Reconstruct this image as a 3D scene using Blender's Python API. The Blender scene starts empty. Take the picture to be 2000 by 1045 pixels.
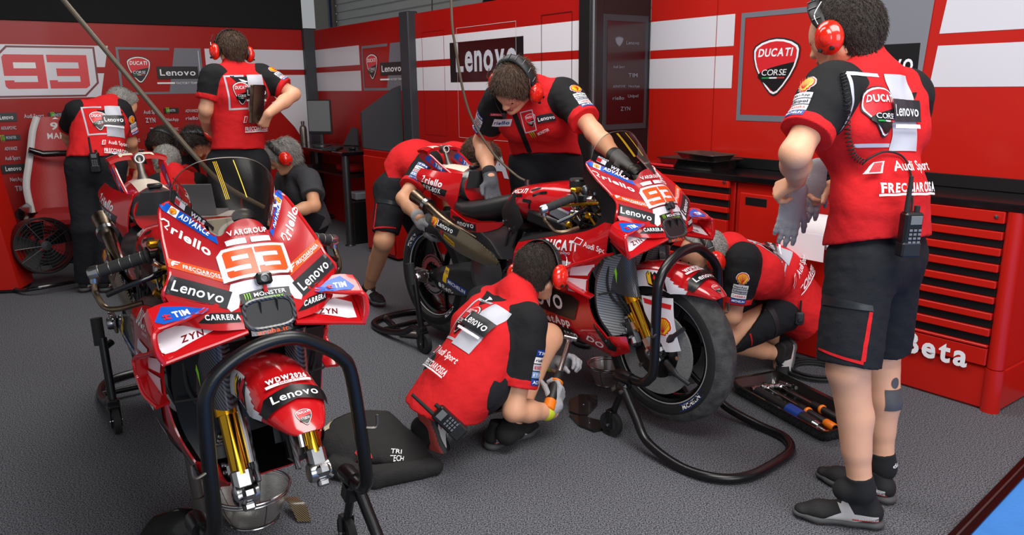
# Race-team pit garage: camera, light and exposure first, then structure, machines, people and small things.
import bpy, math, random
import numpy as np
from mathutils import Vector, Matrix
from mathutils.bvhtree import BVHTree

random.seed(7); np.random.seed(7)
SC = bpy.context.scene
COL = SC.collection
A = lambda *a: np.array(a, float)
def nrm(v):
    v = np.asarray(v, float); return v/(np.linalg.norm(v)+1e-12)

# ------------------------------------------------------------------ camera
EYE = 1.42; FPX = 1500.0; PITCH = 0.23267; ROLL = -0.012652; YAW = -0.630943
_cp, _sp, _cr, _sr = math.cos(PITCH), math.sin(PITCH), math.cos(ROLL), math.sin(ROLL)
RC = np.array([[_cr, -_sr, 0], [_sr, _cr, 0], [0, 0, 1]]) @ np.array([[1, 0, 0], [0, -_sp, -_cp], [0, _cp, -_sp]])
cam_d = bpy.data.cameras.new('camera'); cam = bpy.data.objects.new('camera', cam_d); COL.objects.link(cam)
cam_d.sensor_width = 36.0; cam_d.lens = 36.0*FPX/2000.0; cam_d.clip_start = 0.05; cam_d.clip_end = 100
_m = np.eye(4); _m[:3, 0] = RC[0]; _m[:3, 1] = -RC[1]; _m[:3, 2] = -RC[2]; _m[:3, 3] = (0, 0, EYE)
cam.matrix_world = Matrix(_m.tolist())
SC.camera = cam
SC.view_settings.view_transform = 'Standard'; SC.view_settings.look = 'None'
SC.view_settings.gamma = 1.0; SC.view_settings.exposure = EXPOSURE = 0.0
SC.view_settings.use_curve_mapping = False

# ------------------------------------------------------------------ daylight and lamps
W = bpy.data.worlds.new('daylight'); SC.world = W; W.use_nodes = True
W.node_tree.nodes['Background'].inputs[0].default_value = (0.93, 0.96, 1.0, 1)
W.node_tree.nodes['Background'].inputs[1].default_value = 0.34
def area(name, loc, target, sx, sy, power, col=(1, 1, 1)):
    l = bpy.data.lights.new(name, 'AREA'); l.shape = 'RECTANGLE'; l.size = sx; l.size_y = sy; l.energy = power; l.color = col
    o = bpy.data.objects.new(name, l); COL.objects.link(o); o.location = loc
    o.rotation_euler = (Vector(target)-Vector(loc)).to_track_quat('-Z', 'Y').to_euler()
    return o
area('garage_lamp_front', (0.9, 1.2, 3.2), (0.8, 2.6, 0), 2.6, 1.2, 105, (1, .97, .93))
area('garage_lamp_middle', (-0.6, 4.0, 3.3), (-0.4, 4.2, 0), 3.0, 1.0, 70, (1, .97, .93))
area('garage_lamp_back', (-2.3, 5.0, 3.3), (-2.9, 6.4, 0.6), 2.4, 0.8, 34, (1, .95, .9))
area('garage_door_daylight', (2.2, -2.2, 2.3), (0.5, 3.2, .8), 3.6, 2.2, 115, (.95, .97, 1))

# ------------------------------------------------------------------ pixel rays (2000 x 1045 frame) and room axes
ORG = A(0, 0, EYE)
def RAY(x, y): return RC.T @ A((x-1000)/FPX, (y-522.5)/FPX, 1.0)
def ATZ(x, y, z=0.0):
    d = RAY(x, y); return ORG+d*((z-EYE)/d[2])
def ATY(x, y, Y):
    d = RAY(x, y); return ORG+d*(Y/d[1])
UD = A(math.sin(YAW), math.cos(YAW), 0); VD = A(math.cos(YAW), -math.sin(YAW), 0); ZD = A(0, 0, 1)
def UV(u, v, z=0.0): return UD*u+VD*v+A(0, 0, z)
def ATV(x, y, v):
    d = RAY(x, y); return ORG+d*((v-ORG@VD)/(d@VD))
def ATU(x, y, u):
    d = RAY(x, y); return ORG+d*((u-ORG@UD)/(d@UD))
def uvz(p): return (p@UD, p@VD, p[2])

# ------------------------------------------------------------------ materials
def lin(c): return tuple((x/12.92 if x <= .04045 else ((x+.055)/1.055)**2.4) for x in c)
def hx(s): s = s.lstrip('#'); return lin(tuple(int(s[i:i+2], 16)/255 for i in (0, 2, 4)))
M = {}
def mat(name, color, rough=.5, metal=0., var=.06, scale=30., bump=0., bscale=200., coat=0., spec=.5, kind='noise', col2=None, emit=None, aniso=(1, 1, 1), trans=0., sss=0.):
    m = bpy.data.materials.new(name); m.use_nodes = True
    nt = m.node_tree; N = nt.nodes; L = nt.links; b = N['Principled BSDF']
    c = hx(color)
    b.inputs['Roughness'].default_value = rough; b.inputs['Metallic'].default_value = metal
    b.inputs['Coat Weight'].default_value = coat; b.inputs['Coat Roughness'].default_value = .06
    b.inputs['Specular IOR Level'].default_value = spec
    tc = N.new('ShaderNodeTexCoord'); mp = N.new('ShaderNodeMapping'); mp.inputs['Scale'].default_value = aniso
    L.new(tc.outputs['Object'], mp.inputs['Vector'])
    ramp = N.new('ShaderNodeMix'); ramp.data_type = 'RGBA'
    if kind == 'noise':
        t = N.new('ShaderNodeTexNoise'); t.inputs['Scale'].default_value = scale; t.inputs['Detail'].default_value = 4
        L.new(mp.outputs[0], t.inputs['Vector']); fac = t.outputs['Fac']
        if col2 is None:
            lo = tuple(x*(1-var) for x in c); hi = tuple(min(1, x*(1+var)) for x in c)
        else: lo, hi = c, hx(col2)
        if col2 is not None:
            mr = N.new('ShaderNodeMapRange'); mr.inputs[1].default_value = .36; mr.inputs[2].default_value = .64
            L.new(fac, mr.inputs[0]); fac = mr.outputs[0]
    else:
        t = N.new('ShaderNodeTexWave'); t.bands_direction = 'DIAGONAL'; t.inputs['Scale'].default_value = scale
        t.inputs['Distortion'].default_value = 0.0; L.new(mp.outputs[0], t.inputs['Vector']); fac = t.outputs['Fac']
        lo, hi = c, hx(col2 or color)
    ramp.inputs['A'].default_value = (*lo, 1); ramp.inputs['B'].default_value = (*hi, 1)
    L.new(fac, ramp.inputs['Factor']); L.new(ramp.outputs['Result'], b.inputs['Base Color'])
    if bump:
        bn = N.new('ShaderNodeTexNoise'); bn.inputs['Scale'].default_value = bscale; bn.inputs['Detail'].default_value = 3
        L.new(mp.outputs[0], bn.inputs['Vector'])
        bp = N.new('ShaderNodeBump'); bp.inputs['Strength'].default_value = bump; bp.inputs['Distance'].default_value = .01
        L.new(bn.outputs['Fac'], bp.inputs['Height']); L.new(bp.outputs['Normal'], b.inputs['Normal'])
    if sss:
        b.inputs['Subsurface Weight'].default_value = sss; b.inputs['Subsurface Radius'].default_value = (.01, .004, .002)
    if emit:
        b.inputs['Emission Color'].default_value = (*c, 1); b.inputs['Emission Strength'].default_value = emit
    m.diffuse_color = (*c, 1)
    M[name] = m; return m
def glassy(name, tint, gloss=.06):
    m = bpy.data.materials.new(name); m.use_nodes = True; nt = m.node_tree; N = nt.nodes; L = nt.links
    N.remove(N['Principled BSDF']); out = N['Material Output']
    tr = N.new('ShaderNodeBsdfTransparent'); tr.inputs[0].default_value = (*hx(tint), 1)
    gl = N.new('ShaderNodeBsdfGlossy'); gl.inputs['Roughness'].default_value = .24
    fr = N.new('ShaderNodeFresnel'); fr.inputs[0].default_value = 1.22
    mx = N.new('ShaderNodeMixShader'); L.new(fr.outputs[0], mx.inputs[0]); L.new(tr.outputs[0], mx.inputs[1]); L.new(gl.outputs[0], mx.inputs[2])
    L.new(mx.outputs[0], out.inputs[0]); M[name] = m; return m
mat('carpet', '#17181a', .95, col2='#7c7d84', scale=210, bump=.25, bscale=420, spec=.1)
mat('blue_mat', '#3d86d8', .7, var=.14, scale=9, bump=.15, bscale=60)
mat('sill_metal', '#1c0d0c', .3, metal=.5, var=.4, scale=22)
mat('panel_red', '#b81a10', .3, var=.05, scale=3, coat=.15, spec=.35)
mat('panel_red_dark', '#9f100b', .38, var=.06, scale=3, coat=.08, spec=.25)  # same red panels darkened: weaker light on left and middle walls put into colour
mat('panel_white', '#d3d1d8', .3, var=.02, scale=3, coat=.2)
mat('panel_maroon', '#2a0508', .25, var=.1, scale=4, coat=.3)
mat('panel_grey', '#7b7d85', .35, var=.03, scale=5)
mat('panel_charcoal', '#2f3136', .5, var=.12, scale=260)
mat('curtain_black', '#0b0b0c', .9, var=.3, scale=160)
mat('shutter_grey', '#9b9d9c', .5, var=.05, scale=6)
mat('wall_grey', '#7d7c74', .8, var=.06, scale=10)
mat('navy', '#141a4a', .5)
mat('black_gloss', '#0d0d0f', .18, var=.2, scale=20, coat=.4)
mat('black_satin', '#121214', .36, var=.15, scale=40)
mat('black_plastic', '#17181a', .5, var=.15, scale=60)
mat('rubber', '#1b1b1c', .75, var=.15, scale=30, bump=.1, bscale=300)
mat('tyre_tread', '#3a3a3b', .85, col2='#565655', scale=25, bump=.35, bscale=180)
mat('powder_black', '#0e0e10', .28, var=.2, scale=90, bump=.06, bscale=500)
mat('carbon', '#0b0b0c', .28, kind='wave', col2='#56565a', scale=58, coat=.5)
mat('carbon_gold', '#0c0a07', .26, kind='wave', col2='#7a6c50', scale=70, coat=.6)
mat('carbon_dark', '#0d0d0d', .25, kind='wave', col2='#1d1c1a', scale=60, coat=.6)
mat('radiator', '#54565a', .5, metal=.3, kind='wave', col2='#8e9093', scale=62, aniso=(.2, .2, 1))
mat('steel', '#b9b9bb', .22, metal=1., var=.06, scale=40)
mat('steel_dull', '#77716c', .42, metal=.9, var=.2, scale=24)
mat('alu_dark', '#5e5f62', .35, metal=.9, var=.15, scale=50)
mat('titanium', '#8a7a66', .3, metal=1., col2='#5a4a3c', scale=14)
mat('gold_anodised', '#d99a1c', .25, metal=.9, var=.08, scale=20)
mat('fork_gold', '#d8a52e', .12, metal=1., var=.05, scale=20)
mat('fork_bronze', '#c0561b', .12, metal=1., var=.05, scale=20)
mat('disc_carbon', '#5f5f5f', .7, col2='#8f8f8f', scale=400, spec=.3)
mat('bike_red', '#c0141a', .16, var=.03, scale=5, coat=.6)
mat('bike_red_matte', '#a8131c', .38, var=.04, scale=5, coat=.15)
mat('bike_white', '#e4e2e8', .25, var=.02, scale=5, coat=.4)
mat('bike_cream', '#e3d6c4', .35, var=.02, scale=5)
mat('orange_neon', '#f2521a', .3, var=.03, scale=10)
mat('tim_blue', '#0f57bf', .3, var=.03, scale=10)
mat('ink_black', '#0c0d10', .35, var=.1, scale=10)
mat('ink_charcoal', '#1d2024', .4, var=.1, scale=10)
mat('ink_white', '#f0eff2', .4, var=.02, scale=10)
mat('ink_silver', '#b9bbc6', .4, var=.02, scale=10)
mat('ink_grey', '#6d6f78', .4, var=.04, scale=10)
mat('ink_red', '#d4202a', .35, var=.03, scale=10)
mat('ink_darkred', '#6d0d16', .35, var=.03, scale=10)
mat('ink_yellow', '#f4c21d', .35, var=.03, scale=10)
mat('ink_green', '#8edc2c', .4, var=.03, scale=10)
mat('ink_flag_green', '#149a44', .4)
mat('ink_blue', '#1b3f8f', .35, var=.03, scale=10)
mat('ink_lightblue', '#7f9fd0', .4, var=.03, scale=10)
mat('ink_purple', '#5c3aa0', .4)
mat('shirt_red', '#cd2024', .85, var=.07, scale=60, bump=.55, bscale=20, spec=.2)
mat('shirt_black', '#1d1d1f', .85, var=.12, scale=60, bump=.55, bscale=20, spec=.2)
mat('shirt_grey', '#3f4044', .9, var=.08, scale=60, bump=.55, bscale=20, spec=.2)
mat('trouser_black', '#1f2024', .88, var=.14, scale=34, bump=.55, bscale=24, spec=.2)
mat('sock_black', '#111113', .9, var=.15, scale=90, bump=.2, bscale=400)
mat('skin', '#dfa684', .5, var=.06, scale=26, bump=.08, bscale=260, sss=.12)
mat('skin_tan', '#cf9672', .5, var=.06, scale=26, bump=.08, bscale=260, sss=.12)
mat('lips', '#a65a4c', .45); mat('eye_white', '#d8d2ca', .2); mat('eye_dark', '#1c120c', .15)
mat('tattoo', '#4c4a4c', .55, var=.2, scale=40)
mat('stubble', '#9a7a66', .7, col2='#5f5048', scale=300)
mat('hair_brown', '#2b1c12', .55, col2='#553a26', scale=150, bump=.8, bscale=160, aniso=(1, 1, .25))
mat('hair_dark', '#0e0b09', .5, col2='#33271d', scale=90, bump=.8, bscale=160)
mat('hair_short', '#120d0a', .7, col2='#3c2f25', scale=300, bump=.8, bscale=320)
mat('hair_grey', '#6f6d69', .6, col2='#aaa8a3', scale=240, bump=.8, bscale=150)
mat('cup_red', '#e02312', .16, var=.04, scale=12, coat=.6)
mat('glove_grey', '#5a5c62', .9, var=.12, scale=60, bump=.5, bscale=300)
mat('glove_dark', '#1c1d20', .85, var=.12, scale=60)
mat('glove_light', '#a9a8ac', .9, var=.08, scale=60, bump=.5, bscale=300)
mat('lime', '#c9d22a', .8)
mat('orange_grip', '#ef7a12', .4, var=.05, scale=20)
mat('shoe_black', '#131315', .7, var=.2, scale=120, bump=.3, bscale=500)
mat('shoe_grey', '#4a4b4d', .7, var=.1, scale=40)
mat('shoe_red', '#c8322c', .6)
mat('sole_coral', '#c4524a', .7)
mat('paper', '#dcd3d6', .8, var=.03, scale=40)
mat('cloth_black', '#1c1b1b', .85, var=.2, scale=40, bump=.4, bscale=200)
mat('beige', '#cbbba2', .8, var=.05, scale=40)
mat('mesh_steel', '#8f8f8d', .35, metal=.9, var=.1, scale=60)
mat('screen_grey', '#6d7072', .3, var=.05, scale=8)
mat('cable_brown', '#5c5142', .5, var=.15, scale=30)
mat('leather_red', '#a8151b', .45, var=.08, scale=20, bump=.15, bscale=120)
mat('leather_white', '#c9c6c6', .45, var=.03, scale=20)
glassy('screen_clear', '#cfc8bd'); glassy('glass_clear', '#f4f4f4')
def wire_mat(name, n):
    m = bpy.data.materials.new(name); m.use_nodes = True; nt = m.node_tree; N = nt.nodes; L = nt.links; b = N['Principled BSDF']
    b.inputs['Base Color'].default_value = (*hx('#d6d5d0'), 1); b.inputs['Metallic'].default_value = .9; b.inputs['Roughness'].default_value = .3
    uv = N.new('ShaderNodeUVMap'); sep = N.new('ShaderNodeSeparateXYZ'); L.new(uv.outputs[0], sep.inputs[0])
    hs = []
    for k in (0, 1):
        mu = N.new('ShaderNodeMath'); mu.operation = 'MULTIPLY'; mu.inputs[1].default_value = n[k]; L.new(sep.outputs[k], mu.inputs[0])
        fr = N.new('ShaderNodeMath'); fr.operation = 'FRACT'; L.new(mu.outputs[0], fr.inputs[0])
        gt = N.new('ShaderNodeMath'); gt.operation = 'LESS_THAN'; gt.inputs[1].default_value = .5; L.new(fr.outputs[0], gt.inputs[0]); hs.append(gt)
    mx = N.new('ShaderNodeMath'); mx.operation = 'MAXIMUM'; L.new(hs[0].outputs[0], mx.inputs[0]); L.new(hs[1].outputs[0], mx.inputs[1])
    L.new(mx.outputs[0], b.inputs['Alpha']); M[name] = m
wire_mat('wire_mesh', (220, 60))

# ------------------------------------------------------------------ objects, labels
def link(o, parent=None):
    COL.objects.link(o)
    if parent is not None: o.parent = parent
    return o
def tag(o, label=None, cat=None, group=None, kind=None):
    if label: o['label'] = label
    if cat: o['category'] = cat
    if group: o['group'] = group
    if kind: o['kind'] = kind
    return o
def thing(name, label, cat, loc=(0, 0, 0), rotz=0.0, group=None):
    o = bpy.data.objects.new(name, None); o.empty_display_size = .1; link(o)
    o.location = tuple(loc); o.rotation_euler = (0, 0, rotz); return tag(o, label, cat, group)
def copy_tree(o, parent=None):
    c = o.copy(); COL.objects.link(c)
    if parent is not None: c.parent = parent
    for ch in [x for x in bpy.data.objects if x.parent == o]: copy_tree(ch, c)
    return c
def frame_of(z, x=None):
    z = nrm(z); x = A(1, 0, 0) if x is None else np.asarray(x, float)
    if abs(nrm(x)@z) > .98: x = A(0, 1, 0)
    x = nrm(x-z*(x@z)); y = np.cross(z, x); return x, y, z
def rotm(ax, ang):
    return np.array(Matrix.Rotation(ang, 3, Vector(ax)))
def RZ(a): return rotm((0, 0, 1), a)

def crom(P, n, axis=0):
    """Catmull-Rom resampling of control points along one axis to n samples."""
    P = np.moveaxis(np.asarray(P, float), axis, 0); k = len(P)
    if k < 3:
        t = np.linspace(0, 1, n).reshape((-1,)+(1,)*(P.ndim-1)); out = P[0]*(1-t)+P[-1]*t
        return np.moveaxis(out, 0, axis)
    Q = np.concatenate([[2*P[0]-P[1]], P, [2*P[-1]-P[-2]]])
    out = []
    for s in np.linspace(0, k-1, n):
        i = min(int(s), k-2); t = s-i; a, b, c, d = Q[i:i+4]
        out.append(.5*((2*b)+(-a+c)*t+(2*a-5*b+4*c-d)*t*t+(-a+3*b-3*c+d)*t**3))
    return np.moveaxis(np.array(out), 0, axis)
def bispl(P, nu, nv): return crom(crom(P, nu, 0), nv, 1)
def path(P, n=None):
    P = np.array(P, float); return crom(P, n or (len(P)-1)*6+1)

class MB:
    """Collects shapes and links them as one mesh object."""
    def __init__(s): s.v = []; s.f = []; s.m = []; s.n = 0; s.uv = {}
    def add(s, V, F, m=0):
        V = np.asarray(V, float).reshape(-1, 3); o = s.n
        s.v.append(V); s.n += len(V)
        ms = m if hasattr(m, '__len__') else [m]*len(F)
        for f, k in zip(F, ms): s.f.append(tuple(int(i)+o for i in f)); s.m.append(int(k))
        return s
    def box(s, c, size, R=None, m=0, r=.004):
        h = A(*size)/2; r = min(r, h.min()*.9); R = np.eye(3) if R is None else np.asarray(R); V = []; idx = {}
        for sx in (-1, 1):
            for sy in (-1, 1):
                for sz in (-1, 1):
                    for ax in range(3):
                        q = (h-r)*A(sx, sy, sz); q[ax] = h[ax]*(sx, sy, sz)[ax]; idx[(sx, sy, sz, ax)] = len(V); V.append(q)
        F = []
        for ax in range(3):
            b, c2 = [(1, 2), (2, 0), (0, 1)][ax]
            for sg in (-1, 1):
                q = []
                for (p1, p2) in ((-1, -1), (1, -1), (1, 1), (-1, 1)):
                    t = [0, 0, 0]; t[ax] = sg; t[b] = p1; t[c2] = p2; q.append(idx[(*t, ax)])
                F.append(q if sg > 0 else q[::-1])
        for ax in range(3):
            b, c2 = [(1, 2), (2, 0), (0, 1)][ax]
            for p1 in (-1, 1):
                for p2 in (-1, 1):
                    t0 = [0, 0, 0]; t0[b] = p1; t0[c2] = p2; t1 = list(t0); t0[ax] = -1; t1[ax] = 1
                    q = [idx[(*t0, b)], idx[(*t1, b)], idx[(*t1, c2)], idx[(*t0, c2)]]
                    F.append(q if p1*p2 < 0 else q[::-1])
        for sx in (-1, 1):
            for sy in (-1, 1):
                for sz in (-1, 1):
                    q = [idx[(sx, sy, sz, 0)], idx[(sx, sy, sz, 1)], idx[(sx, sy, sz, 2)]]
                    F.append(q if sx*sy*sz > 0 else q[::-1])
        return s.add((np.array(V) @ R.T)+np.asarray(c, float), F, m)
    def tube(s, P, r, n=10, m=0, cap=True, closed=False, flat=None):
        P = np.asarray(P, float); k = len(P); r = np.full(k, r, float) if np.isscalar(r) else np.asarray(r, float)
        T = np.gradient(P, axis=0)
        if closed: T = np.roll(P, -1, 0)-np.roll(P, 1, 0)
        T = T/(np.linalg.norm(T, axis=1)[:, None]+1e-12)
        x = frame_of(T[0])[0]; V = []; th = np.linspace(0, 2*math.pi, n, endpoint=False)
        for i in range(k):
            x = nrm(x-T[i]*(x@T[i])); y = np.cross(T[i], x)
            if flat is not None:
                x = nrm(np.asarray(flat[0])-T[i]*(np.asarray(flat[0])@T[i])); y = np.cross(T[i], x)
                V.append(P[i]+r[i]*(np.cos(th)[:, None]*x*flat[1]+np.sin(th)[:, None]*y*flat[2]))
            else: V.append(P[i]+r[i]*(np.cos(th)[:, None]*x+np.sin(th)[:, None]*y))
        F = []
        for i in range(k if closed else k-1):
            a, b = i*n, ((i+1) % k)*n
            for j in range(n): F.append((a+j, a+(j+1) % n, b+(j+1) % n, b+j))
        if cap and not closed: F.append(tuple(range(n))[::-1]); F.append(tuple((k-1)*n+j for j in range(n)))
        return s.add(np.concatenate(V), F, m)
    def lathe(s, prof, o=(0, 0, 0), ax=(0, 0, 1), n=32, m=0, x=None, cap=False, closed=False):
        X, Y, Z = frame_of(ax, x); th = np.linspace(0, 2*math.pi, n, endpoint=False); V = []
        for (r, h) in prof: V.append(np.asarray(o, float)+Z*h+r*(np.cos(th)[:, None]*X+np.sin(th)[:, None]*Y))
        F = []; k = len(prof)
        for i in range(k if closed else k-1):
            a, b = i*n, ((i+1) % k)*n
            for j in range(n): F.append((a+j, a+(j+1) % n, b+(j+1) % n, b+j))
        if cap: F.append(tuple(range(n))[::-1]); F.append(tuple((k-1)*n+j for j in range(n)))
        return s.add(np.concatenate(V), F, m)
    def loft(s, rings, m=0, cap=True):
        n = len(rings[0]); F = []
        for i in range(len(rings)-1):
            a, b = i*n, (i+1)*n
            for j in range(n): F.append((a+j, a+(j+1) % n, b+(j+1) % n, b+j))
        if cap: F.append(tuple(range(n))[::-1]); F.append(tuple((len(rings)-1)*n+j for j in range(n)))
        return s.add(np.concatenate([np.asarray(r, float) for r in rings]), F, m)
    def prism(s, poly, o, ex, ey, d, m=0):
        ex = np.asarray(ex, float); ey = np.asarray(ey, float); nz = nrm(np.cross(ex, ey)); P = [np.asarray(o, float)+ex*x+ey*y for x, y in poly]
        n = len(P); V = P+[p+nz*d for p in P]
        F = [tuple(range(n))[::-1], tuple(range(n, 2*n))]+[(i, (i+1) % n, n+(i+1) % n, n+i) for i in range(n)]
        return s.add(V, F, m)
    def ell(s, c, rad, R=None, m=0, nu=16, nv=10):
        R = np.eye(3) if R is None else np.asarray(R); V = []
        for i in range(nv+1):
            t = math.pi*i/nv
            for j in range(nu):
                p = 2*math.pi*j/nu; V.append(A(rad[0]*math.sin(t)*math.cos(p), rad[1]*math.sin(t)*math.sin(p), rad[2]*math.cos(t)))
        F = [(i*nu+j, (i+1)*nu+j, (i+1)*nu+(j+1) % nu, i*nu+(j+1) % nu) for i in range(nv) for j in range(nu)]
        return s.add(np.array(V) @ R.T+np.asarray(c, float), F, m)
    def shell(s, G, t, m=0, m2=None):
        """A curved plate: control grid G (rows x cols x 3) thickened by t to its back."""
        G = np.asarray(G, float); a, b = G.shape[:2]; du = np.gradient(G, axis=0); dv = np.gradient(G, axis=1)
        Nn = np.cross(du, dv); Nn /= (np.linalg.norm(Nn, axis=2)[..., None]+1e-12)
        V = np.concatenate([G.reshape(-1, 3), (G-Nn*t).reshape(-1, 3)]); o = a*b; F = []; ms = []
        for i in range(a-1):
            for j in range(b-1):
                q = (i*b+j, (i+1)*b+j, (i+1)*b+j+1, i*b+j+1); F.append(q); ms.append(m)
                F.append(tuple(k+o for k in q[::-1])); ms.append(m if m2 is None else m2)
        bd = [(0, j) for j in range(b)]+[(i, b-1) for i in range(1, a)]+[(a-1, j) for j in range(b-2, -1, -1)]+[(i, 0) for i in range(a-2, 0, -1)]
        ids = [i*b+j for i, j in bd]
        for k in range(len(ids)):
            p, q = ids[k], ids[(k+1) % len(ids)]; F.append((q, p, p+o, q+o)[::-1] if False else (p, q, q+o, p+o)); ms.append(m)
        return s.add(V, F, ms)
    def ring(s, R, r, o, ax, n=36, k=8, m=0):
        X, Y, Z = frame_of(ax); th = np.linspace(0, 2*math.pi, n, endpoint=False)
        return s.tube(np.asarray(o, float)+R*(np.cos(th)[:, None]*X+np.sin(th)[:, None]*Y), r, n=k, m=m, closed=True)
    # graphics laid on the surface itself
    def bvh(s): return BVHTree.FromPolygons([Vector(p) for p in np.concatenate(s.v)], s.f)
    def decal(s, g, o, ex, ey, bvh=None, far=.3, base=.0012, step=.0006, flat=False, dens=None, mats=None, back=None):
        """Lay graphic g (list of (verts2d, tris, ink)) on this mesh: o + ex*x + ey*y, dropped along -(ex x ey)."""
        o = np.asarray(o, float); ex = np.asarray(ex, float); ey = np.asarray(ey, float); nz = nrm(np.cross(ex, ey))
        for lay, (V2, T, ink) in enumerate(g):
            k = mats.index(ink) if ink in mats else None
            if k is None: mats.append(ink); k = len(mats)-1
            V2 = np.asarray(V2, float); P = o+V2[:, :1]*ex+V2[:, 1:2]*ey
            if flat: s.add(P+nz*(base+step*lay), T, k); continue
            V2, T = split_tris(P, V2, T, dens or .012); P = o+V2[:, :1]*ex+V2[:, 1:2]*ey
            H = np.zeros_like(P); ok = np.zeros(len(P), bool)
            for i, p in enumerate(P):
                h = bvh.ray_cast(Vector(p+nz*far), Vector(-nz), far*2 if back is None else far+back)
                if h[0] is not None:
                    nn = A(*h[1]); nn = nn if nn@nz > 0 else -nn
                    H[i] = A(*h[0])+nn*(base+step*lay); ok[i] = nn@nz > .12
            T = [t for t in T if ok[list(t)].all() and max(np.linalg.norm(H[t[0]]-H[t[1]]), np.linalg.norm(H[t[1]]-H[t[2]])) < 5*(dens or .012)]
            s.add(H, T, k)
        return s
    def build(s, name, mats, parent=None, smooth=35, loc=None):
        me = bpy.data.meshes.new(name); V = np.concatenate(s.v); me.vertices.add(len(V)); me.vertices.foreach_set('co', V.astype(np.float32).ravel())
        ln = np.array([len(f) for f in s.f]); fl = np.fromiter((i for f in s.f for i in f), np.int32, ln.sum())
        me.loops.add(len(fl)); me.loops.foreach_set('vertex_index', fl)
        me.polygons.add(len(ln)); me.polygons.foreach_set('loop_start', np.concatenate([[0], np.cumsum(ln)[:-1]]).astype(np.int32))
        me.polygons.foreach_set('material_index', np.array(s.m, np.int32))
        me.update(calc_edges=True); me.validate()
        for x in ([mats] if isinstance(mats, str) else mats): me.materials.append(M[x])
        if smooth:
            me.polygons.foreach_set('use_smooth', np.ones(len(me.polygons), bool)); me.set_sharp_from_angle(angle=math.radians(smooth))
        o = bpy.data.objects.new(name, me); link(o, parent)
        if loc is not None: o.location = tuple(loc)
        return o
def recentre(o):
    """Put a top-level mesh's origin at the foot of its own bounds."""
    n = len(o.data.vertices); co = np.zeros(n*3, np.float32); o.data.vertices.foreach_get('co', co); co = co.reshape(-1, 3)
    b = A((co[:, 0].min()+co[:, 0].max())/2, (co[:, 1].min()+co[:, 1].max())/2, co[:, 2].min())
    o.data.vertices.foreach_set('co', (co-b).astype(np.float32).ravel()); o.location = tuple(b); o.data.update(); return o
def struct(name, mb, mats, smooth=35):
    o = mb.build(name, mats, None, smooth); o['kind'] = 'structure'; return o
def solo(name, mb, mats, label, cat, group=None, smooth=35, kind=None):
    return tag(recentre(mb.build(name, mats, None, smooth)), label, cat, group, kind)

def split_tris(P, V2, T, L):
    V2 = [tuple(v) for v in V2]; P = [tuple(p) for p in P]; out = []; st = [tuple(t) for t in T]; cache = {}
    while st:
        t = st.pop(); e = [(sum((P[t[i]][k]-P[t[(i+1) % 3]][k])**2 for k in range(3)), i) for i in range(3)]; m, i = max(e)
        if m <= L*L or len(V2) > 60000: out.append(t); continue
        a, b, c = t[i], t[(i+1) % 3], t[(i+2) % 3]; key = (min(a, b), max(a, b))
        if key not in cache:
            cache[key] = len(V2); V2.append(tuple((V2[a][k]+V2[b][k])/2 for k in range(2))); P.append(tuple((P[a][k]+P[b][k])/2 for k in range(3)))
        d = cache[key]; st.append((a, d, c)); st.append((d, b, c))
    return np.array(V2), out

# ------------------------------------------------------------------ lettering
_gl = {}
def _glyph(ch, bold):
    key = (ch, bold)
    if key not in _gl:
        cu = bpy.data.curves.new('t', 'FONT'); cu.body = ch; cu.fill_mode = 'FRONT'; cu.resolution_u = 3; cu.offset = bold
        o = bpy.data.objects.new('t', cu); COL.objects.link(o); bpy.context.view_layer.update()
        me = o.evaluated_get(bpy.context.evaluated_depsgraph_get()).to_mesh()
        me.calc_loop_triangles()
        V = np.array([v.co[:2] for v in me.vertices]).reshape(-1, 2); T = [tuple(t.vertices) for t in me.loop_triangles]
        T = [t if np.cross(V[t[1]]-V[t[0]], V[t[2]]-V[t[0]]) > 0 else t[::-1] for t in T] if len(V) else T
        bpy.data.objects.remove(o); bpy.data.curves.remove(cu); _gl[key] = (V, T)
    return _gl[key]
np_cross = np.cross
def text(s, ink, x, y, w, h, bold=.02, shear=0., gap=.07):
    """Lettering filling the box (x, y, w, h): lower-left corner, width, cap height."""
    Vs = []; Ts = []; cx = 0.; n = 0
    for ch in s:
        if ch == ' ': cx += .28; continue
        V, T = _glyph(ch, bold)
        if not len(V): cx += .3; continue
        lo, hi = V[:, 0].min(), V[:, 0].max(); q = V-[lo, 0]; q[:, 0] += cx; cx += hi-lo+gap+2*max(0, bold)*.4
        Vs.append(q); Ts += [tuple(i+n for i in t) for t in T]; n += len(V)
    V = np.concatenate(Vs); V[:, 0] += shear*V[:, 1]; V[:, 0] -= V[:, 0].min(); cap = .70
    V = V*[w/V[:, 0].max(), h/cap]+[x, y]
    return (V, Ts, ink)
def poly(P, ink):
    P = np.array(P, float)
    ar = sum(P[i][0]*P[(i+1) % len(P)][1]-P[(i+1) % len(P)][0]*P[i][1] for i in range(len(P)))
    if ar < 0: P = P[::-1]
    from mathutils.geometry import tessellate_polygon
    T = tessellate_polygon([[Vector((*p, 0)) for p in P]])
    T = [t if np.cross(P[t[1]]-P[t[0]], P[t[2]]-P[t[0]]) > 0 else t[::-1] for t in T]
    return (P, [tuple(t) for t in T], ink)
def rect(x, y, w, h, ink, sh=0.): return poly([(x, y), (x+w, y), (x+w+sh, y+h), (x+sh, y+h)], ink)
def frame2(x, y, w, h, t, ink):
    V = [(x, y), (x+w, y), (x+w, y+h), (x, y+h), (x+t, y+t), (x+w-t, y+t), (x+w-t, y+h-t), (x+t, y+h-t)]
    T = []
    for i in range(4):
        j = (i+1) % 4; T += [(i, j, 4+j), (i, 4+j, 4+i)]
    return (np.array(V, float), T, ink)
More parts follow.
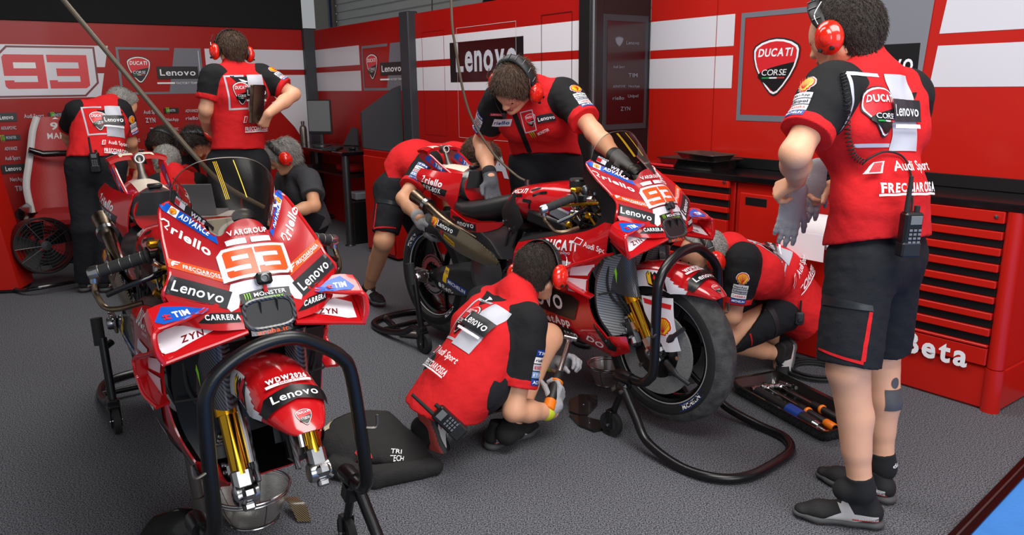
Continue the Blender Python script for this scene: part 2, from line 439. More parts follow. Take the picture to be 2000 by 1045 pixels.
def disc(x, y, rx, ry, ink, n=24, a0=0, a1=2*math.pi):
    return poly([(x+rx*math.cos(a0+(a1-a0)*i/n), y+ry*math.sin(a0+(a1-a0)*i/n)) for i in range(n)], ink)
def place(g, x, y, sx, sy=None, rot=0.):
    sy = sx if sy is None else sy; c, s = math.cos(rot), math.sin(rot); out = []
    for V, T, k in g:
        q = np.asarray(V)*[sx, sy]; out.append((np.stack([q[:, 0]*c-q[:, 1]*s+x, q[:, 0]*s+q[:, 1]*c+y], 1), T, k))
    return out
# emblem shapes in a unit box, bottom-left origin
def shield_pts(k=1.0):
    R = [(0, 1), (.16, .985), (.33, .94), (.46, .87), (.5, .80), (.49, .66), (.44, .5), (.34, .32), (.2, .14), (.08, .02), (0, -.01)]
    P = R+[(-x, y) for x, y in R[1:-1][::-1]]
    return [(.5+x*k, .52+(y-.52)*k) for x, y in P]
def crest(detail=True):
    g = [poly(shield_pts(1.06), 'ink_charcoal'), poly(shield_pts(1.0), 'ink_white'), poly(shield_pts(.92), 'ink_red')]
    lo = [p for p in shield_pts(.92)]
    def cut(fn): # keep the part of the shield below a rising curve
        out = []
        for (x, y) in lo:
            c = fn(x); out.append((x, min(y, c)))
        return out
    dense = []
    for i in range(len(lo)):
        a, b = lo[i], lo[(i+1) % len(lo)]
        for t in np.linspace(0, 1, 6, endpoint=False): dense.append((a[0]+(b[0]-a[0])*t, a[1]+(b[1]-a[1])*t))
    lo = dense
    g.append(poly(cut(lambda x: .50+.13*math.sqrt(max(0, min(1, x)))), 'ink_silver'))
    blk = [(.12, .30)]+[(x, .34+.24*math.sqrt((x-.12)/.84)) for x in np.linspace(.13, .92, 9)]
    rt = [p for p in shield_pts(.92) if p[0] > .5 and p[1] < .56]
    rt = sorted(rt, key=lambda p: -p[1])
    lf = sorted([p for p in shield_pts(.92) if p[0] < .5 and p[1] < .30], key=lambda p: p[1])
    g.append(poly(blk+[q for q in rt if q[1] < .55]+[(.5, .03)]+lf[1:], 'ink_black'))
    if detail:
        g.append(text('DUCATI', 'ink_white', .1, .69, .78, .14, .03, .18))
        g.append(text('CORSE', 'ink_white', .21, .34, .56, .11, .0, .15))
        g += [rect(.22, .28, .17, .025, 'ink_flag_green'), rect(.39, .28, .17, .025, 'ink_white'), rect(.56, .28, .17, .025, 'ink_red')]
    return g
def scallop():
    P = [(.30, .0), (.70, .0), (.72, .14), (.86, .16), (.84, .26)]
    for i in range(13):
        a = -0.25+(math.pi+.5)*i/12; r = .5+.018*(i % 2); P.append((.5+r*math.cos(a), .5+r*.98*math.sin(a)))
    P += [(.16, .26), (.14, .16), (.28, .14)]
    g = [poly([(.5+(x-.5)*1.1, .5+(y-.5)*1.1) for x, y in P], 'ink_white'), poly(P, 'ink_red')]
    g.append(poly([(.5+(x-.5)*.84, .5+(y-.5)*.84) for x, y in P], 'ink_yellow'))
    for k in range(-3, 4):
        a = math.pi/2+k*.36; g.append(poly([(.48+.02*0, .14), (.52, .14), (.5+.40*math.cos(a)+.015, .5+.40*math.sin(a)), (.5+.40*math.cos(a)-.015, .5+.40*math.sin(a))], 'ink_red'))
    return g
def claws(ink='ink_green'):
    g = []
    for i in range(3):
        x = .06+.33*i; b = (.12, .0, .1)[i]
        g.append(poly([(x-.05, 1), (x+.17, .98), (x+.14, .9), (x+.2, .5), (x+.13, b), (x+.08, .45), (x+.03, .88)], ink))
    return g
def lenovo(ink='ink_white', bg='ink_black', w=4., h=1.):
    g = [rect(0, 0, w, h, bg)] if bg else []
    return g+[text('Lenovo', ink, w*.07, h*.27, w*.86, h*.5, .012)]
def audi(ink='ink_white'):
    return [poly([(0, 0), (.14, 0), (.22, .2), (.08, .2)], ink), poly([(.03, .02), (.125, .02), (.19, .18), (.095, .18)], 'ink_red'), text('Audi Sport', ink, .3, .03, 1.0, .15, .012)]
def freccia(ink='ink_white', bar=True):
    g = [text('FRECCIAROSSA', ink, 0, .05, 1., .13, .03, .2)]
    return g+([rect(-.02, 0, 1., .03, ink)] if bar else [])
def teamback(w):
    """Back print of the team shirt, drawn about its centre, width w."""
    g = []
    g.append(poly([(-.5, .5), (.02, .5), (.02, .455), (-.455, .455), (-.42, -.33), (.02, -.33), (.02, -.375), (-.46, -.375)], 'ink_silver'))
    g.append(poly([(.10, .5), (.5, .5), (.5, -.42), (.02, -.42)], 'ink_silver'))
    g += place(crest(), -.33, -.24, .42, .56)
    g += place(lenovo(bg='ink_charcoal'), -.02, -.08, .135, .26)
    g.append(rect(-.02, -.16, .5, .045, 'ink_white'))
    g += place(audi(), -.17, -.70, .52, .75)
    g += place(freccia(), -.15, -.96, .65, .8)
    return place(g, 0, 0, w)
def patch(w, h, ink, word=None, wink='ink_white', bold=.02, edge='ink_white'):
    g = [rect(-w/2, -h/2, w, h, edge), rect(-w*.47, -h*.44, w*.94, h*.88, ink)] if edge else [rect(-w/2, -h/2, w, h, ink)]
    if word: g.append(text(word, wink, -w*.42, -h*.22, w*.84, h*.46, bold))
    return g
# ------------------------------------------------------------------ structure: floor, walls, posts
V_R, V_M, U_B, V_CAB = 3.887, 3.365, 8.24, 3.528      # right wall, middle wall, back-left wall, cabinet fronts
U_P = 3.73                                            # the dark return wall between the right and the middle wall
TOP = 2.02                                            # height of the panel walls
Z_T2, Z_B2, Z_T1, Z_B1 = 1.816, 1.634, 1.579, 1.388   # the two white stripes
e0 = ATZ(1852, 1045); e1 = ATZ(2000, 893); f0 = ATZ(1897, 1045); f1 = ATZ(2000, 935)
dE = nrm((e1-e0)*[1, 1, 0]); nE = A(dE[1], -dE[0], 0)
def quad_on(a, b, z0, z1): return [a+A(0, 0, z0), b+A(0, 0, z0), b+A(0, 0, z1), a+A(0, 0, z1)]
wd = abs((f0-e0)@nE)
fl = MB()
p0 = e0-dE*5; p1 = e0+dE*9
fl.add([p0, p1, p1-nE*14, p0-nE*14], [(0, 1, 2, 3)]); struct('floor', fl, 'carpet', 0)
b = MB(); c = (e0+e0+nE*wd)/2+dE*1.5
RE = np.stack([dE, nE, ZD], 1)
b.box(c+A(0, 0, .002), (13, wd, .012), RE, 0, .003); b.box(c+A(0, 0, .010), (13, .006, .006), RE, 1, .001); struct('trim_1', b, ['sill_metal', 'steel_dull'])
b = MB(); q = e0+nE*wd
b.add([q-dE*5-A(0, 0, .001), q+nE*4-dE*5-A(0, 0, .001), q+nE*4+dE*9-A(0, 0, .001), q+dE*9-A(0, 0, .001)], [(0, 1, 2, 3)]); struct('floor_outside', b, 'blue_mat', 0)

def wall_panel(name, fixed, along, a0, a1, base, stripes, thick, n_out, graphics=(), top=TOP, seams=()):
    """A panel wall: solid slab plus flat printed stripes and graphics. along: 'u' or 'v'; a0 -> a1 runs left to right as seen."""
    mb = MB(); mats = [base]
    P = (lambda a, z: UV(a, fixed, z)) if along == 'u' else (lambda a, z: UV(fixed, a, z))
    c = (P(a0, top/2)+P(a1, top/2))/2-n_out*thick/2; ex = nrm(P(a1, 0)-P(a0, 0)); L = np.linalg.norm(P(a1, 0)-P(a0, 0))
    R = np.stack([ex, np.cross(ZD, ex), ZD], 1); mb.box(c, (L, thick, top), R, 0, .002)
    o = P(a0, 0)+n_out*.0005
    g = []
    for (x0, x1, z0, z1, ink, *sl) in stripes: g.append(poly([(x0, z0), (x1+(sl[1] if len(sl) > 1 else 0), z0), (x1, z1), (x0+(sl[0] if sl else 0), z1)], ink))
    for s in seams: g.append(rect(s-.002, 0.02, .004, top-.03, 'panel_red_dark'))
    g += list(graphics)
    mb.decal(g, o, ex, ZD, flat=True, mats=mats, base=.0008, step=.0004)
    return mb, mats, P, ex

def pos_u(u_list): return u_list
# right wall: runs from the dark return wall (u = U_P) towards the camera side (u decreasing)
nR = -VD
X = lambda px, py=171: U_P-uvz(ATV(px, py, V_R))[0]
xs = X(1429); gx0, gx1 = X(1438, 235), X(1800, 171)
def teambox(x0, x1, z0, z1, ink_l='ink_grey'):
    w = x1-x0; h = z1-z0; t = w*.028
    sh = [poly([(x0, z0), (x0+w*.72, z0), (x0+w*.72, z0+t), (x0+t, z0+t), (x0+t, z1-t), (x0+w*.62, z1-t), (x0+w*.62, z1), (x0, z1)], ink_l)]
    sh.append(poly([(x0+w*.56, z0), (x1, z0), (x1, z1), (x0+w*.68, z1)], ink_l))
    sh.append(poly([(x1-t*1.4, z0+t), (x1-t, z0+t), (x1-t, z1-t), (x1-t*1.4, z1-t)], 'ink_silver'))
    sh += place(crest(), x0+w*.11, z0+h*.26, w*.26, h*.54)
    sh += place(lenovo(), x0+w*.44, z0+h*.33, w*.125, h*.27)
    sh.append(rect(x0+w*.43, z0+h*.22, w*.21, h*.035, 'ink_white')); sh.append(text('FACTORY TEAM', 'ink_white', x0+w*.66, z0+h*.215, w*.26, h*.045, .0))
    return sh
zt, zb = ATV(1448, 26, V_R)[2], ATV(1437, 235, V_R)[2]
cx0, cx1 = X(1473, 120), X(1560, 120); cz1, cz0 = ATV(1520, 76, V_R)[2], ATV(1512, 183, V_R)[2]
w_ = gx1-gx0; t_ = w_*.026
gR = [poly([(gx0, zb), (gx0+w_*.66, zb), (gx0+w_*.66, zb+t_*1.2), (gx0+t_, zb+t_*1.2), (gx0+t_, zt-t_), (gx0+w_*.6, zt-t_), (gx0+w_*.6, zt), (gx0, zt)], 'ink_grey'),
      poly([(gx0+w_*.58, zb), (gx1-.02, zb), (gx1+.02, zt), (gx0+w_*.68, zt)], 'panel_grey')]
lx0, lx1 = X(1660, 110), X(1797, 100); lz1, lz0 = ATV(1790, 84, V_R)[2], ATV(1790, 160, V_R)[2]
gR += place(lenovo(), lx0, lz0, (lx1-lx0)/4, lz1-lz0)
gR += place(crest(), cx0, cz0, cx1-cx0, cz1-cz0)
sx0 = X(1824, 165)
mb, ms, _, _ = wall_panel('wall_right', V_R, 'u', U_P, -0.6, 'panel_red',
    [(0, xs, Z_B2, Z_T2, 'panel_white', 0, -.0), (0, xs, Z_B1, Z_T1, 'panel_white'),
     (sx0, 4.3, Z_B2, Z_T2+.06, 'panel_white', .03), (sx0-.02, 4.3, Z_B1, Z_T1, 'panel_white', .02)], .06, nR, gR, top=2.3, seams=(X(1400, 60),))
struct('wall_right', mb, ms, 20)
# dark return wall with a display set in it
mb = MB(); ms = ['panel_charcoal']
cR = UV(U_P+.03, (V_R+V_M)/2, 1.2); mb.box(cR, (.06, V_R-V_M, 2.4), np.stack([UD, VD, ZD], 1), 0, .004)
struct('wall_return', mb, ['black_satin'])
dsp = thing('wall_screen', 'tall dark display set in the black return wall, faint sponsor names on it', 'screen', UV(U_P-.012, (V_R+V_M)/2, 0))
VX = lambda px, py: uvz(ATU(px, py, U_P))[1]
va, vb_ = VX(1183, 100), VX(1257, 100); za, zb_ = ATU(1183, 40, U_P)[2], ATU(1181, 243, U_P)[2]
oD = A(*dsp.location); mb = MB(); RD = np.stack([VD, -UD, ZD], 1)
mb.box(UV(U_P-.006, (va+vb_)/2, (za+zb_)/2)-oD, (vb_-va+.06, .012, za-zb_+.08), RD, 0, .003); mb.build('bezel', 'panel_charcoal', dsp)
mb = MB(); mb.box(UV(U_P-.0135, (va+vb_)/2, (za+zb_)/2)-oD, (vb_-va, .004, za-zb_), RD, 0, .001); dm = ['panel_maroon']
dw, dh = vb_-va, za-zb_; gd = place(crest(False), .2*dw, .76*dh, .2*dw, .09*dh)
for (t, x, y, w, h) in (('Lenovo', .48, .78, .34, .035), ('Audi Sport', .15, .55, .3, .025), ('TIM', .55, .46, .25, .04), ('AKRAPOVIC', .15, .36, .33, .025), ('NetApp', .56, .36, .3, .025), ('riello', .15, .24, .3, .035), ('Unipol', .55, .26, .28, .03), ('ZYN', .36, .13, .26, .04)):
    gd.append(text(t, 'ink_grey', x*dw, y*dh, w*dw, h*dh, .01))
gd = [(a_, b_, 'ink_grey' if i != 1 else 'ink_charcoal') for i, (a_, b_, c_) in enumerate(gd)]
mb.decal(gd, UV(U_P-.0157, va, zb_)-oD, VD, ZD, flat=True, mats=dm, base=.0004, step=.0002); mb.build('screen', dm, dsp)
# rounded dark corner post between the middle wall and the return wall
mb = MB(); pv = V_M+.0
mb.box(UV(U_P+.05, V_M+.04, 1.2), (.16, .12, 2.4), np.stack([UD, VD, ZD], 1), 0, .03); mb.tube([UV(U_P-.03, V_M-.015, 0), UV(U_P-.03, V_M-.015, 2.4)], .016, 12, 1)
struct('pillar', mb, ['black_satin', 'alu_dark'])

# middle wall with the sign, hatch seams
u1 = uvz(ATV(806, 100, V_M))[0]; U0 = u1
XM = lambda px, py: U0-uvz(ATV(px, py, V_M))[0]
ZM = lambda px, py: ATV(px, py, V_M)[2]
sA, sB, sZ0, sZ1 = XM(879, 100), XM(1023, 100), ZM(880, 161), ZM(879, 84)
gM = [rect(0.0, Z_B1, .1, Z_T1-Z_B1, 'panel_white'),
      rect(sA, sZ0, sB-sA, sZ1-sZ0, 'ink_black'), rect(sA+.12*(sB-sA), sZ0, (sB-sA)*.78, sZ1-sZ0, 'panel_maroon'),
      text('Lenovo', 'ink_silver', XM(891, 120), ZM(892, 139), XM(1010, 120)-XM(891, 120), (ZM(892, 82)-ZM(892, 139))*.95, .028)]
def seam(x0, x1, z0, z1, ink='panel_grey', t=.004): return [frame2(x0, z0, x1-x0, z1-z0, t, ink)]
gM += seam(XM(893, 100), XM(1009, 100), ZM(893, 268), ZM(1005, 41), 'leather_white', .003)
gM += seam(XM(825, 100), XM(868, 100), ZM(830, 262), ZM(830, 62), 'panel_red_dark', .004)
gM += seam(XM(1058, 100), XM(1118, 100), ZM(1058, 300), ZM(1115, 22), 'black_satin', .004)
gM.append(text('DUCATI', 'ink_silver', XM(866, 320), ZM(985, 345), XM(1045, 320)-XM(866, 320), .17, .05))
mb, ms, _, _ = wall_panel('wall_middle', V_M, 'u', U0, U_P-.02, 'panel_red_dark',
    [(0, U0-U_P, Z_B2, Z_T2, 'panel_white'), (0, U0-U_P, Z_B1, Z_T1, 'panel_white')], .06, -VD, gM)
struct('wall_middle', mb, ms, 20)
# left stretch of the middle wall behind the desk
U1 = U_B; XL = lambda px, py: U1-uvz(ATV(px, py, V_M))[0]
gL = teambox(XL(706, 130), XL(791, 130), ZM(708, 177), ZM(706, 90))
mb, ms, _, _ = wall_panel('wall_desk', V_M+.012, 'u', U1, U0+.01, 'panel_red_dark',
    [(0.02, XL(700, 110), Z_B2, Z_T2, 'panel_white'), (0.02, XL(703, 150), Z_B1, Z_T1, 'panel_white')], .06, -VD, gL)
struct('wall_desk', mb, ms, 20)
mb = MB(); mb.box(UV(U0+.02, V_M-.02, 1.02), (.16, .1, 2.04), np.stack([UD, VD, ZD], 1), 0, .008); struct('pillar_2', mb, 'panel_charcoal')
mb = MB(); mb.box(UV(U_B-.03, V_M-.03, 1.02), (.1, .14, 2.04), np.stack([UD, VD, ZD], 1), 0, .008); struct('pillar_3', mb, 'panel_charcoal')
# back-left wall with the big number and the sponsor rows; x runs left to right = v increasing
VL = -1.6
XB = lambda px, py=180: uvz(ATU(px, py, U_B))[1]-VL
ZB = lambda px, py: ATU(px, py, U_B)[2]
def num93(w, h, ink='ink_red'):
    """The number in square letterforms, in a box w x h."""
    g = []; a = w*.485; k = h/1.0
    def pl(P, ox): return poly([(ox+x*a, y*h) for x, y in P], ink)
    g.append(pl([(.06, 1), (1, 1), (1, 0), (.06, 0), (.0, .08), (.0, .25), (.22, .25), (.22, .20), (.78, .20), (.78, .38), (.0, .38), (.0, .92)], 0))
    g.append((*poly([(.25*a, .60*h), (.78*a, .60*h), (.78*a, .77*h), (.25*a, .77*h)], 'ink_white')[:2], 'ink_white'))
    ox = w-a
    g.append(pl([(0, 1), (1, 1), (1, .08), (.9, 0), (0, 0), (0, .25), (.2, .25), (.2, .20), (.77, .20), (.77, .37), (.2, .37), (.2, .6), (.77, .6), (.77, .78), (0, .78)], ox))
    return g
n0, n1, nz0, nz1 = XB(13), XB(178), ZB(15, 174), ZB(15, 106)
gB = [rect(0, ZB(300, 185), 6, ZB(300, 93)-ZB(300, 185), 'panel_white')]
oz0, oz1 = ZB(15, 188), ZB(15, 91)
gB = [poly([(XB(-120), oz0-.02), (XB(196), oz0-.02), (XB(222), oz1+.02), (XB(-120), oz1+.02)], 'panel_white'),
      rect(XB(190), (Z_B2+Z_T1)/2-.028, XB(226)-XB(190), .056, 'panel_red_dark')]
def cham(x0, x1, z0, z1, c, ink): return poly([(x0, z0), (x1-c, z0), (x1, z0+c), (x1, z1), (x0+c, z1), (x0, z1-c)], ink)
gB += [cham(n0-.075, n1+.075, nz0-.075, nz1+.075, .12, 'ink_darkred'), cham(n0-.058, n1+.058, nz0-.058, nz1+.058, .11, 'panel_white')]
gB += place(num93(n1-n0, nz1-nz0), n0, nz0, 1)
bx0, bx1, bz0, bz1 = XB(236), XB(400), ZB(300, 184), ZB(300, 93)
gB += teambox(bx0, bx1, bz0, bz1)
gB += [rect(XB(407), Z_B2-.02, 3.4, Z_T2-Z_B2+.02, 'panel_white'), rect(XB(470), Z_B1-.02, 3.4, Z_T1-Z_B1, 'panel_white')]
gB += [poly([(XB(530), 1.38), (XB(600), 1.38), (XB(600), .72)], 'panel_white'), poly([(XB(528), ZB(528, 200)), (XB(560), ZB(560, 186)), (XB(604), ZB(604, 270)), (XB(602), ZB(602, 285))], 'panel_white')]
def tx(t, px0, px1, py, hpx=9, ink='ink_silver', bold=.015, sh=0., bg=None):
    x0, x1, z = XB(px0, py), XB(px1, py), ZB((px0+px1)/2, py); h = hpx*ZB(300, 200)-hpx*ZB(300, 201); h = hpx*(ZB(300, 200)-ZB(300, 201))
    if bg: gB.append(rect(x0-.03, z-h*.45, x1-x0+.06, h*1.9, bg))
    gB.append(text(t, ink, x0, z, x1-x0, h, bold, sh))
for row in [('Lenovo', 0, 26, 233, 8, 'ink_white', .02, 0, 'ink_black'), ('Audi Sport', 47, 86, 230, 7), ('AKRAPOVIC', 2, 32, 253, 6), ('MONSTER', 12, 32, 271, 5, 'ink_silver', .01, 0, 'ink_black'), ('ADVANCE', 9, 34, 293, 6, 'ink_silver', .02, .2),
            ('Audi Sport', 10, 40, 312, 7), ('Lenovo', 11, 42, 333, 8, 'ink_white', .02, 0, 'ink_black'), ('NetApp', 20, 48, 353, 7), ('TIM', 30, 48, 372, 9, 'ink_silver', .03), ('MONSTER', 102, 122, 227, 5, 'ink_silver', .01, 0, 'ink_black'), ('NetApp', 101, 122, 247, 7),
            ('Audi Sport', 280, 312, 222, 7), ('MONSTER', 326, 342, 218, 5, 'ink_silver', .01, 0, 'ink_black'), ('ADVANCE', 361, 386, 219, 6, 'ink_silver', .02, .2), ('ZYN', 284, 303, 239, 9, 'ink_silver', .03), ('NetApp', 325, 348, 236, 6), ('riello', 362, 386, 234, 7),
            ('TIM', 293, 312, 257, 8, 'ink_silver', .03), ('AKRAPOVIC', 326, 348, 255, 6), ('ADVANCE', 257, 273, 277, 6, 'ink_silver', .02, .2), ('riello', 285, 300, 276, 8), ('Unipol', 399, 414, 233, 8), ('Lenovo', 400, 416, 250, 7, 'ink_white', .02, 0, 'ink_black'),
            ('Audi Sport', 262, 282, 296, 6), ('MONSTER', 330, 345, 275, 5, 'ink_silver', .01, 0, 'ink_black')]: tx(*row)
for px, py in ((328, 220), (104, 230), (6, 275), (329, 277)): gB += place(claws(), XB(px-5, py), ZB(px, py+4), .035, .07)
mb, ms, _, _ = wall_panel('wall_left', U_B, 'v', VL, V_M+.0, 'panel_red_dark', [], .06, -UD, gB, top=2.03)
struct('wall_left', mb, ms, 20)
# black curtain above the back-left wall, garage masonry and the roller shutter behind the panels
mb = MB(); Rb = np.stack([VD, UD, ZD], 1); k = uvz(ATU(588, 30, U_B))[1]
mb.box(UV(U_B+.0, (k-3.4)/2, 2.03+.75), (k+3.4, .05, 1.5), Rb, 0, .004); struct('wall_curtain', mb, 'curtain_black')
mb = MB(); V_S = V_M+1.1
mb.box(UV(6.6, V_S+.9, 1.7), (9, .1, 4.6), np.stack([UD, VD, ZD], 1), 0, .01); struct('wall_garage', mb, 'wall_grey')
mb = MB(); us = uvz(ATV(660, 30, V_S))[0]; n = 20
for i in range(16): mb.box(UV(us-3.6, V_S-.02, 1.62+.1*i), (7.2, .03, .098), np.stack([UD, VD, ZD], 1), 0, .012)
struct('door_1', mb, 'shutter_grey')
mb = MB(); mb.box(UV(us+.32, V_S-.04, 1.7), (.5, .1, 4.0), np.stack([UD, VD, ZD], 1), 0, .01); mb.box(UV(us+.03, V_S-.1, 1.7), (.06, .03, 4.0), np.stack([UD, VD, ZD], 1), 1, .005); mb.box(UV(us-.02, V_S-.08, 1.7), (.03, .03, 4.0), np.stack([UD, VD, ZD], 1), 2, .005)
struct('trim_2', mb, ['wall_grey', 'navy', 'steel_dull'])
# the ceiling of the garage, open on the camera's side
mb = MB(); mb.add([UV(9.6, -4, 3.7), UV(9.6, 5.2, 3.7), UV(1.2, 5.2, 3.7), UV(1.2, -4, 3.7)], [(0, 1, 2, 3)]); struct('ceiling', mb, 'wall_grey', 0)
# red column at the left edge of the picture
mb = MB(); q = ATZ(38, 565, .03); ql = ATZ(-60, 570, .03); qx = nrm((q-ql)*[1, 1, 0]); qy = np.cross(ZD, qx)
topz = .03+ (ATY(4, 268, q[1])[2]-.03)
mb.loft([[ql+A(0, 0, 0), q, q+qy*.25, ql+qy*.25], [ql+A(-.0, 0, topz), q+A(-.155, 0, topz), q+qy*.25+A(-.155, 0, topz), ql+qy*.25+A(0, 0, topz)]], 0)
mb.box((q+ql)/2+qy*.12+A(0, 0, -.0), (np.linalg.norm(q-ql)*.96, .2, .06), np.stack([qx, qy, ZD], 1), 1, .01)
solo('display_plinth', mb, ['panel_red', 'black_plastic'], 'tapering red panel standing at the left edge beside the fan', 'panel', smooth=20)
# ------------------------------------------------------------------ the race motorcycle (x forward, y left, z up, front axle over x = 0)
def mir(P): return np.asarray(P, float)*[1, -1, 1]
def sd(P, s):
    """Point(s) written for |y| put on side s (-1 right, +1 left)."""
    return np.asarray(P, float)*[1, s, 1]
def qf(s, TL, TR, BL, BR):
    """Frame for lettering on side s from corners written for the right side as read from the right."""
    TL, TR, BL, BR = [sd(p, s) for p in (TL, TR, BL, BR)]
    if s > 0: TL, TR, BL, BR = TR, TL, BR, BL
    return BL, ((BR-BL)+(TR-TL))/2, ((TL-BL)+(TR-BR))/2
def unit_word(t, ink, x=.06, y=.22, w=.88, h=.56, bold=.03, sh=0.): return text(t, ink, x, y, w, h, bold, sh)

def facing(G, out):
    n = np.cross(np.gradient(G, axis=0), np.gradient(G, axis=1)).reshape(-1, 3).sum(0)
    return G if n @ np.asarray(out, float) > 0 else G[:, ::-1]
def sheet(s, rows, nu, nv, t, mb, m=0, m2=None, out=None):
    G = np.array([[sd(p, s) for p in r] for r in rows]); G = facing(bispl(G, nu, nv), (.3, s, .3) if out is None else out)
    mb.shell(G, t, m, m2); return G

FORK_B, FORK_T = A(.02, .1, .355), A(-.33, .1, .93)
def fork_at(z, s=1):
    t = (z-FORK_B[2])/(FORK_T[2]-FORK_B[2]); p = FORK_B+(FORK_T-FORK_B)*t; return p*[1, s, 1]
FDIR = nrm(FORK_T-FORK_B)

def fairing(root):
    half = [
     [(-.124, 0, 1.040), (-.127, .036, 1.028), (-.136, .066, 1.000), (-.210, .106, 1.038), (-.292, .140, 1.073)],
     [(-.112, 0, 1.015), (-.110, .040, 1.006), (-.122, .072, .985), (-.195, .124, 1.012), (-.286, .166, 1.056)],
     [(-.092, 0, .990), (-.089, .045, .982), (-.095, .084, .966), (-.150, .148, .982), (-.212, .182, 1.006)],
     [(-.057, 0, .955), (-.055, .045, .947), (-.062, .084, .934), (-.098, .140, .945), (-.130, .192, .957)],
     [(-.024, 0, .915), (-.020, .038, .908), (-.022, .075, .890), (-.058, .138, .908), (-.096, .197, .926)],
     [(-.002, 0, .875), (.000, .034, .868), (.006, .066, .853), (-.030, .150, .866), (-.080, .219, .888)]]
    full = [[mir(p) for p in r[:0:-1]]+[A(*p) for p in r] for r in half]
    mb = MB(); ms = ['bike_red_matte', 'black_satin', 'bike_red']
    G = bispl(np.array(full), 36, 49); mb.shell(G[:, :], .006, 0, 1)
    for s in (-1, 1):
        # cheek under the edge, down to the lower lip of the intake
        sheet(s, [[(.006, .066, .853), (-.026, .146, .864), (-.080, .219, .888)], [(.023, .067, .826), (-.007, .140, .832), (-.06, .205, .846)], [(.034, .066, .800), (.010, .132, .803), (-.06, .200, .812)]][::-1], 10, 12, .006, mb, 2, 1)
        # rounded rim of the side edge
        mb.tube(path([sd(p, s) for p in [(-.292, .140, 1.071), (-.286, .166, 1.055), (-.212, .183, 1.005), (-.130, .193, .956), (-.096, .198, .925), (-.080, .220, .887), (-.1, .209, .850), (-.12, .201, .812)]], 40), .0055, 8, 2)
        # black back lip curling from the edge into the side panel
        sheet(s, [[(-.290, .160, 1.050), (-.215, .180, .995), (-.132, .190, .945), (-.100, .196, .905), (-.115, .203, .850), (-.125, .205, .80)], [(-.330, .150, 1.010), (-.270, .168, .960), (-.200, .180, .905), (-.190, .188, .860), (-.23, .195, .815), (-.25, .2, .79)]], 5, 24, .004, mb, 1, 1)
    # intake mouth: lip ring, tunnel, splitters
    B = mb.bvh(); o = A(-.001, 0, .872); ey = nrm(A(-.124, 0, .17)); ex = A(0, 1, 0)
    g = [poly([(-.085, .013), (-.102, -.005), (-.088, -.03), (-.07, -.025), (-.06, -.002), (.06, -.002), (.07, -.025), (.088, -.03), (.102, -.005), (.085, .013), (.074, .039), (-.074, .039)], 'bike_white')]
    g += [rect(-.058, .141, .048, .016, 'bike_white'), rect(.002, .141, .05, .016, 'bike_white')]
    g.append(cham(-.088, .086, .044, .134, .016, 'bike_white')); g += place(num93(.148, .072, 'orange_neon'), -.074, .053, 1)
    g += [poly([(-.08, .044), (.08, .044), (.076, .0405), (-.076, .0405)], 'ink_darkred')]
    g.append(text('VARGROUP', 'ink_white', -.047, .166, .094, .0145, .02))
    mb.decal(g, o, ex, ey, B, mats=ms, far=.1, dens=.01, base=.0010)
    for s in (-1, 1):
        def lay(gr, *q, **k): fo, fx, fy = qf(s, *q); mb.decal(gr, fo, fx, fy, B, mats=ms, far=.06, dens=.012, **k)
        fl = (lambda gr: gr) if s < 0 else (lambda gr: [(np.asarray(V)*[-1, 1]+[1, 0], [t[::-1] for t in T], k) for V, T, k in gr])
        lay(fl([rect(-.0, 0, 1.0, 1, 'tim_blue'), poly([(.99, 0), (1.14, .0), (.99, 1)], 'tim_blue'), poly([(.12, .02), (.30, .02), (.30, .98), (.12, .98)], 'ink_white'), poly([(0, 0), (0, 1), (-.04, .8), (-.06, .4)], 'tim_blue')])+place(scallop(), .135 if s < 0 else .73, .14, .14, .72)+[unit_word('ADVANCE', 'ink_white', .36 if s < 0 else .04, .2, .6, .6, .03, .25)],
            (-.290, .142, 1.072), (-.148, .066, 1.003), (-.283, .164, 1.055), (-.136, .074, .988), base=.0012)
        lay([text('riello', 'ink_white', .22, .2, .76, .62, .03), poly([(.02, .62), (.05, .8), (.13, .8), (.15, .62), (.08, .35), (.16, .2), (.17, .3), (.12, .36), (.18, .62), (.15, .92), (.04, .92), (-.005, .66)], 'ink_white')],
            (-.268, .168, 1.040), (-.118, .084, .978), (-.236, .180, 1.008), (-.090, .100, .950))
        lay([rect(0, 0, 1.0, 1, 'orange_neon'), text('FRECCIAROSSA', 'ink_white', .24, .3, .7, .42, .02), rect(.42, .14, .32, .06, 'ink_white'), poly([(.03, .2), (.07, .2), (.1, .45), (.16, .5), (.17, .6), (.1, .6), (.11, .7), (.2, .75), (.2, .88), (.08, .85), (.05, .6)], 'ink_white')],
            (-.128, .191, .958), (-.046, .074, .922), (-.113, .194, .942), (-.027, .076, .898))
        lay([rect(0, 0, 1, 1, 'ink_charcoal'), unit_word('Lenovo', 'ink_white', .07, .24, .84, .56, .014)],
            (-.094, .194, .924), (-.016, .075, .884), (-.078, .216, .890), (.003, .097, .847))
        lay([poly([(0, .1), (.3, 0), (1, .1), (1, .9), (.35, .85)], 'ink_black'), text('CARRERA', 'ink_white', .2, .3, .75, .42, .03, .2)],
            (-.032, .172, .846), (.014, .069, .842), (-.014, .162, .818), (.028, .069, .814))
    mb.build('upper_fairing', ms, root, 40)
    # nose intake
    mb = MB(); ring = [A(.006, .062*math.copysign(abs(math.cos(a))**.55, math.cos(a)), .826+.034*math.copysign(abs(math.sin(a))**.6, math.sin(a))) for a in np.linspace(0, 2*math.pi, 40, endpoint=False)]
    ring = [p+A(.42*(.86-p[2]), 0, 0) for p in ring]
    mb.tube(ring, .006, 8, 0, closed=True)
    r2 = [p*[1, .8, 1]+A(-.14, 0, .01) for p in ring]; mb.loft([ring, r2], 1)
    for y in (-.02, .022): mb.box(A(-.01, y, .825), (.06, .003, .066), None, 1, .001)
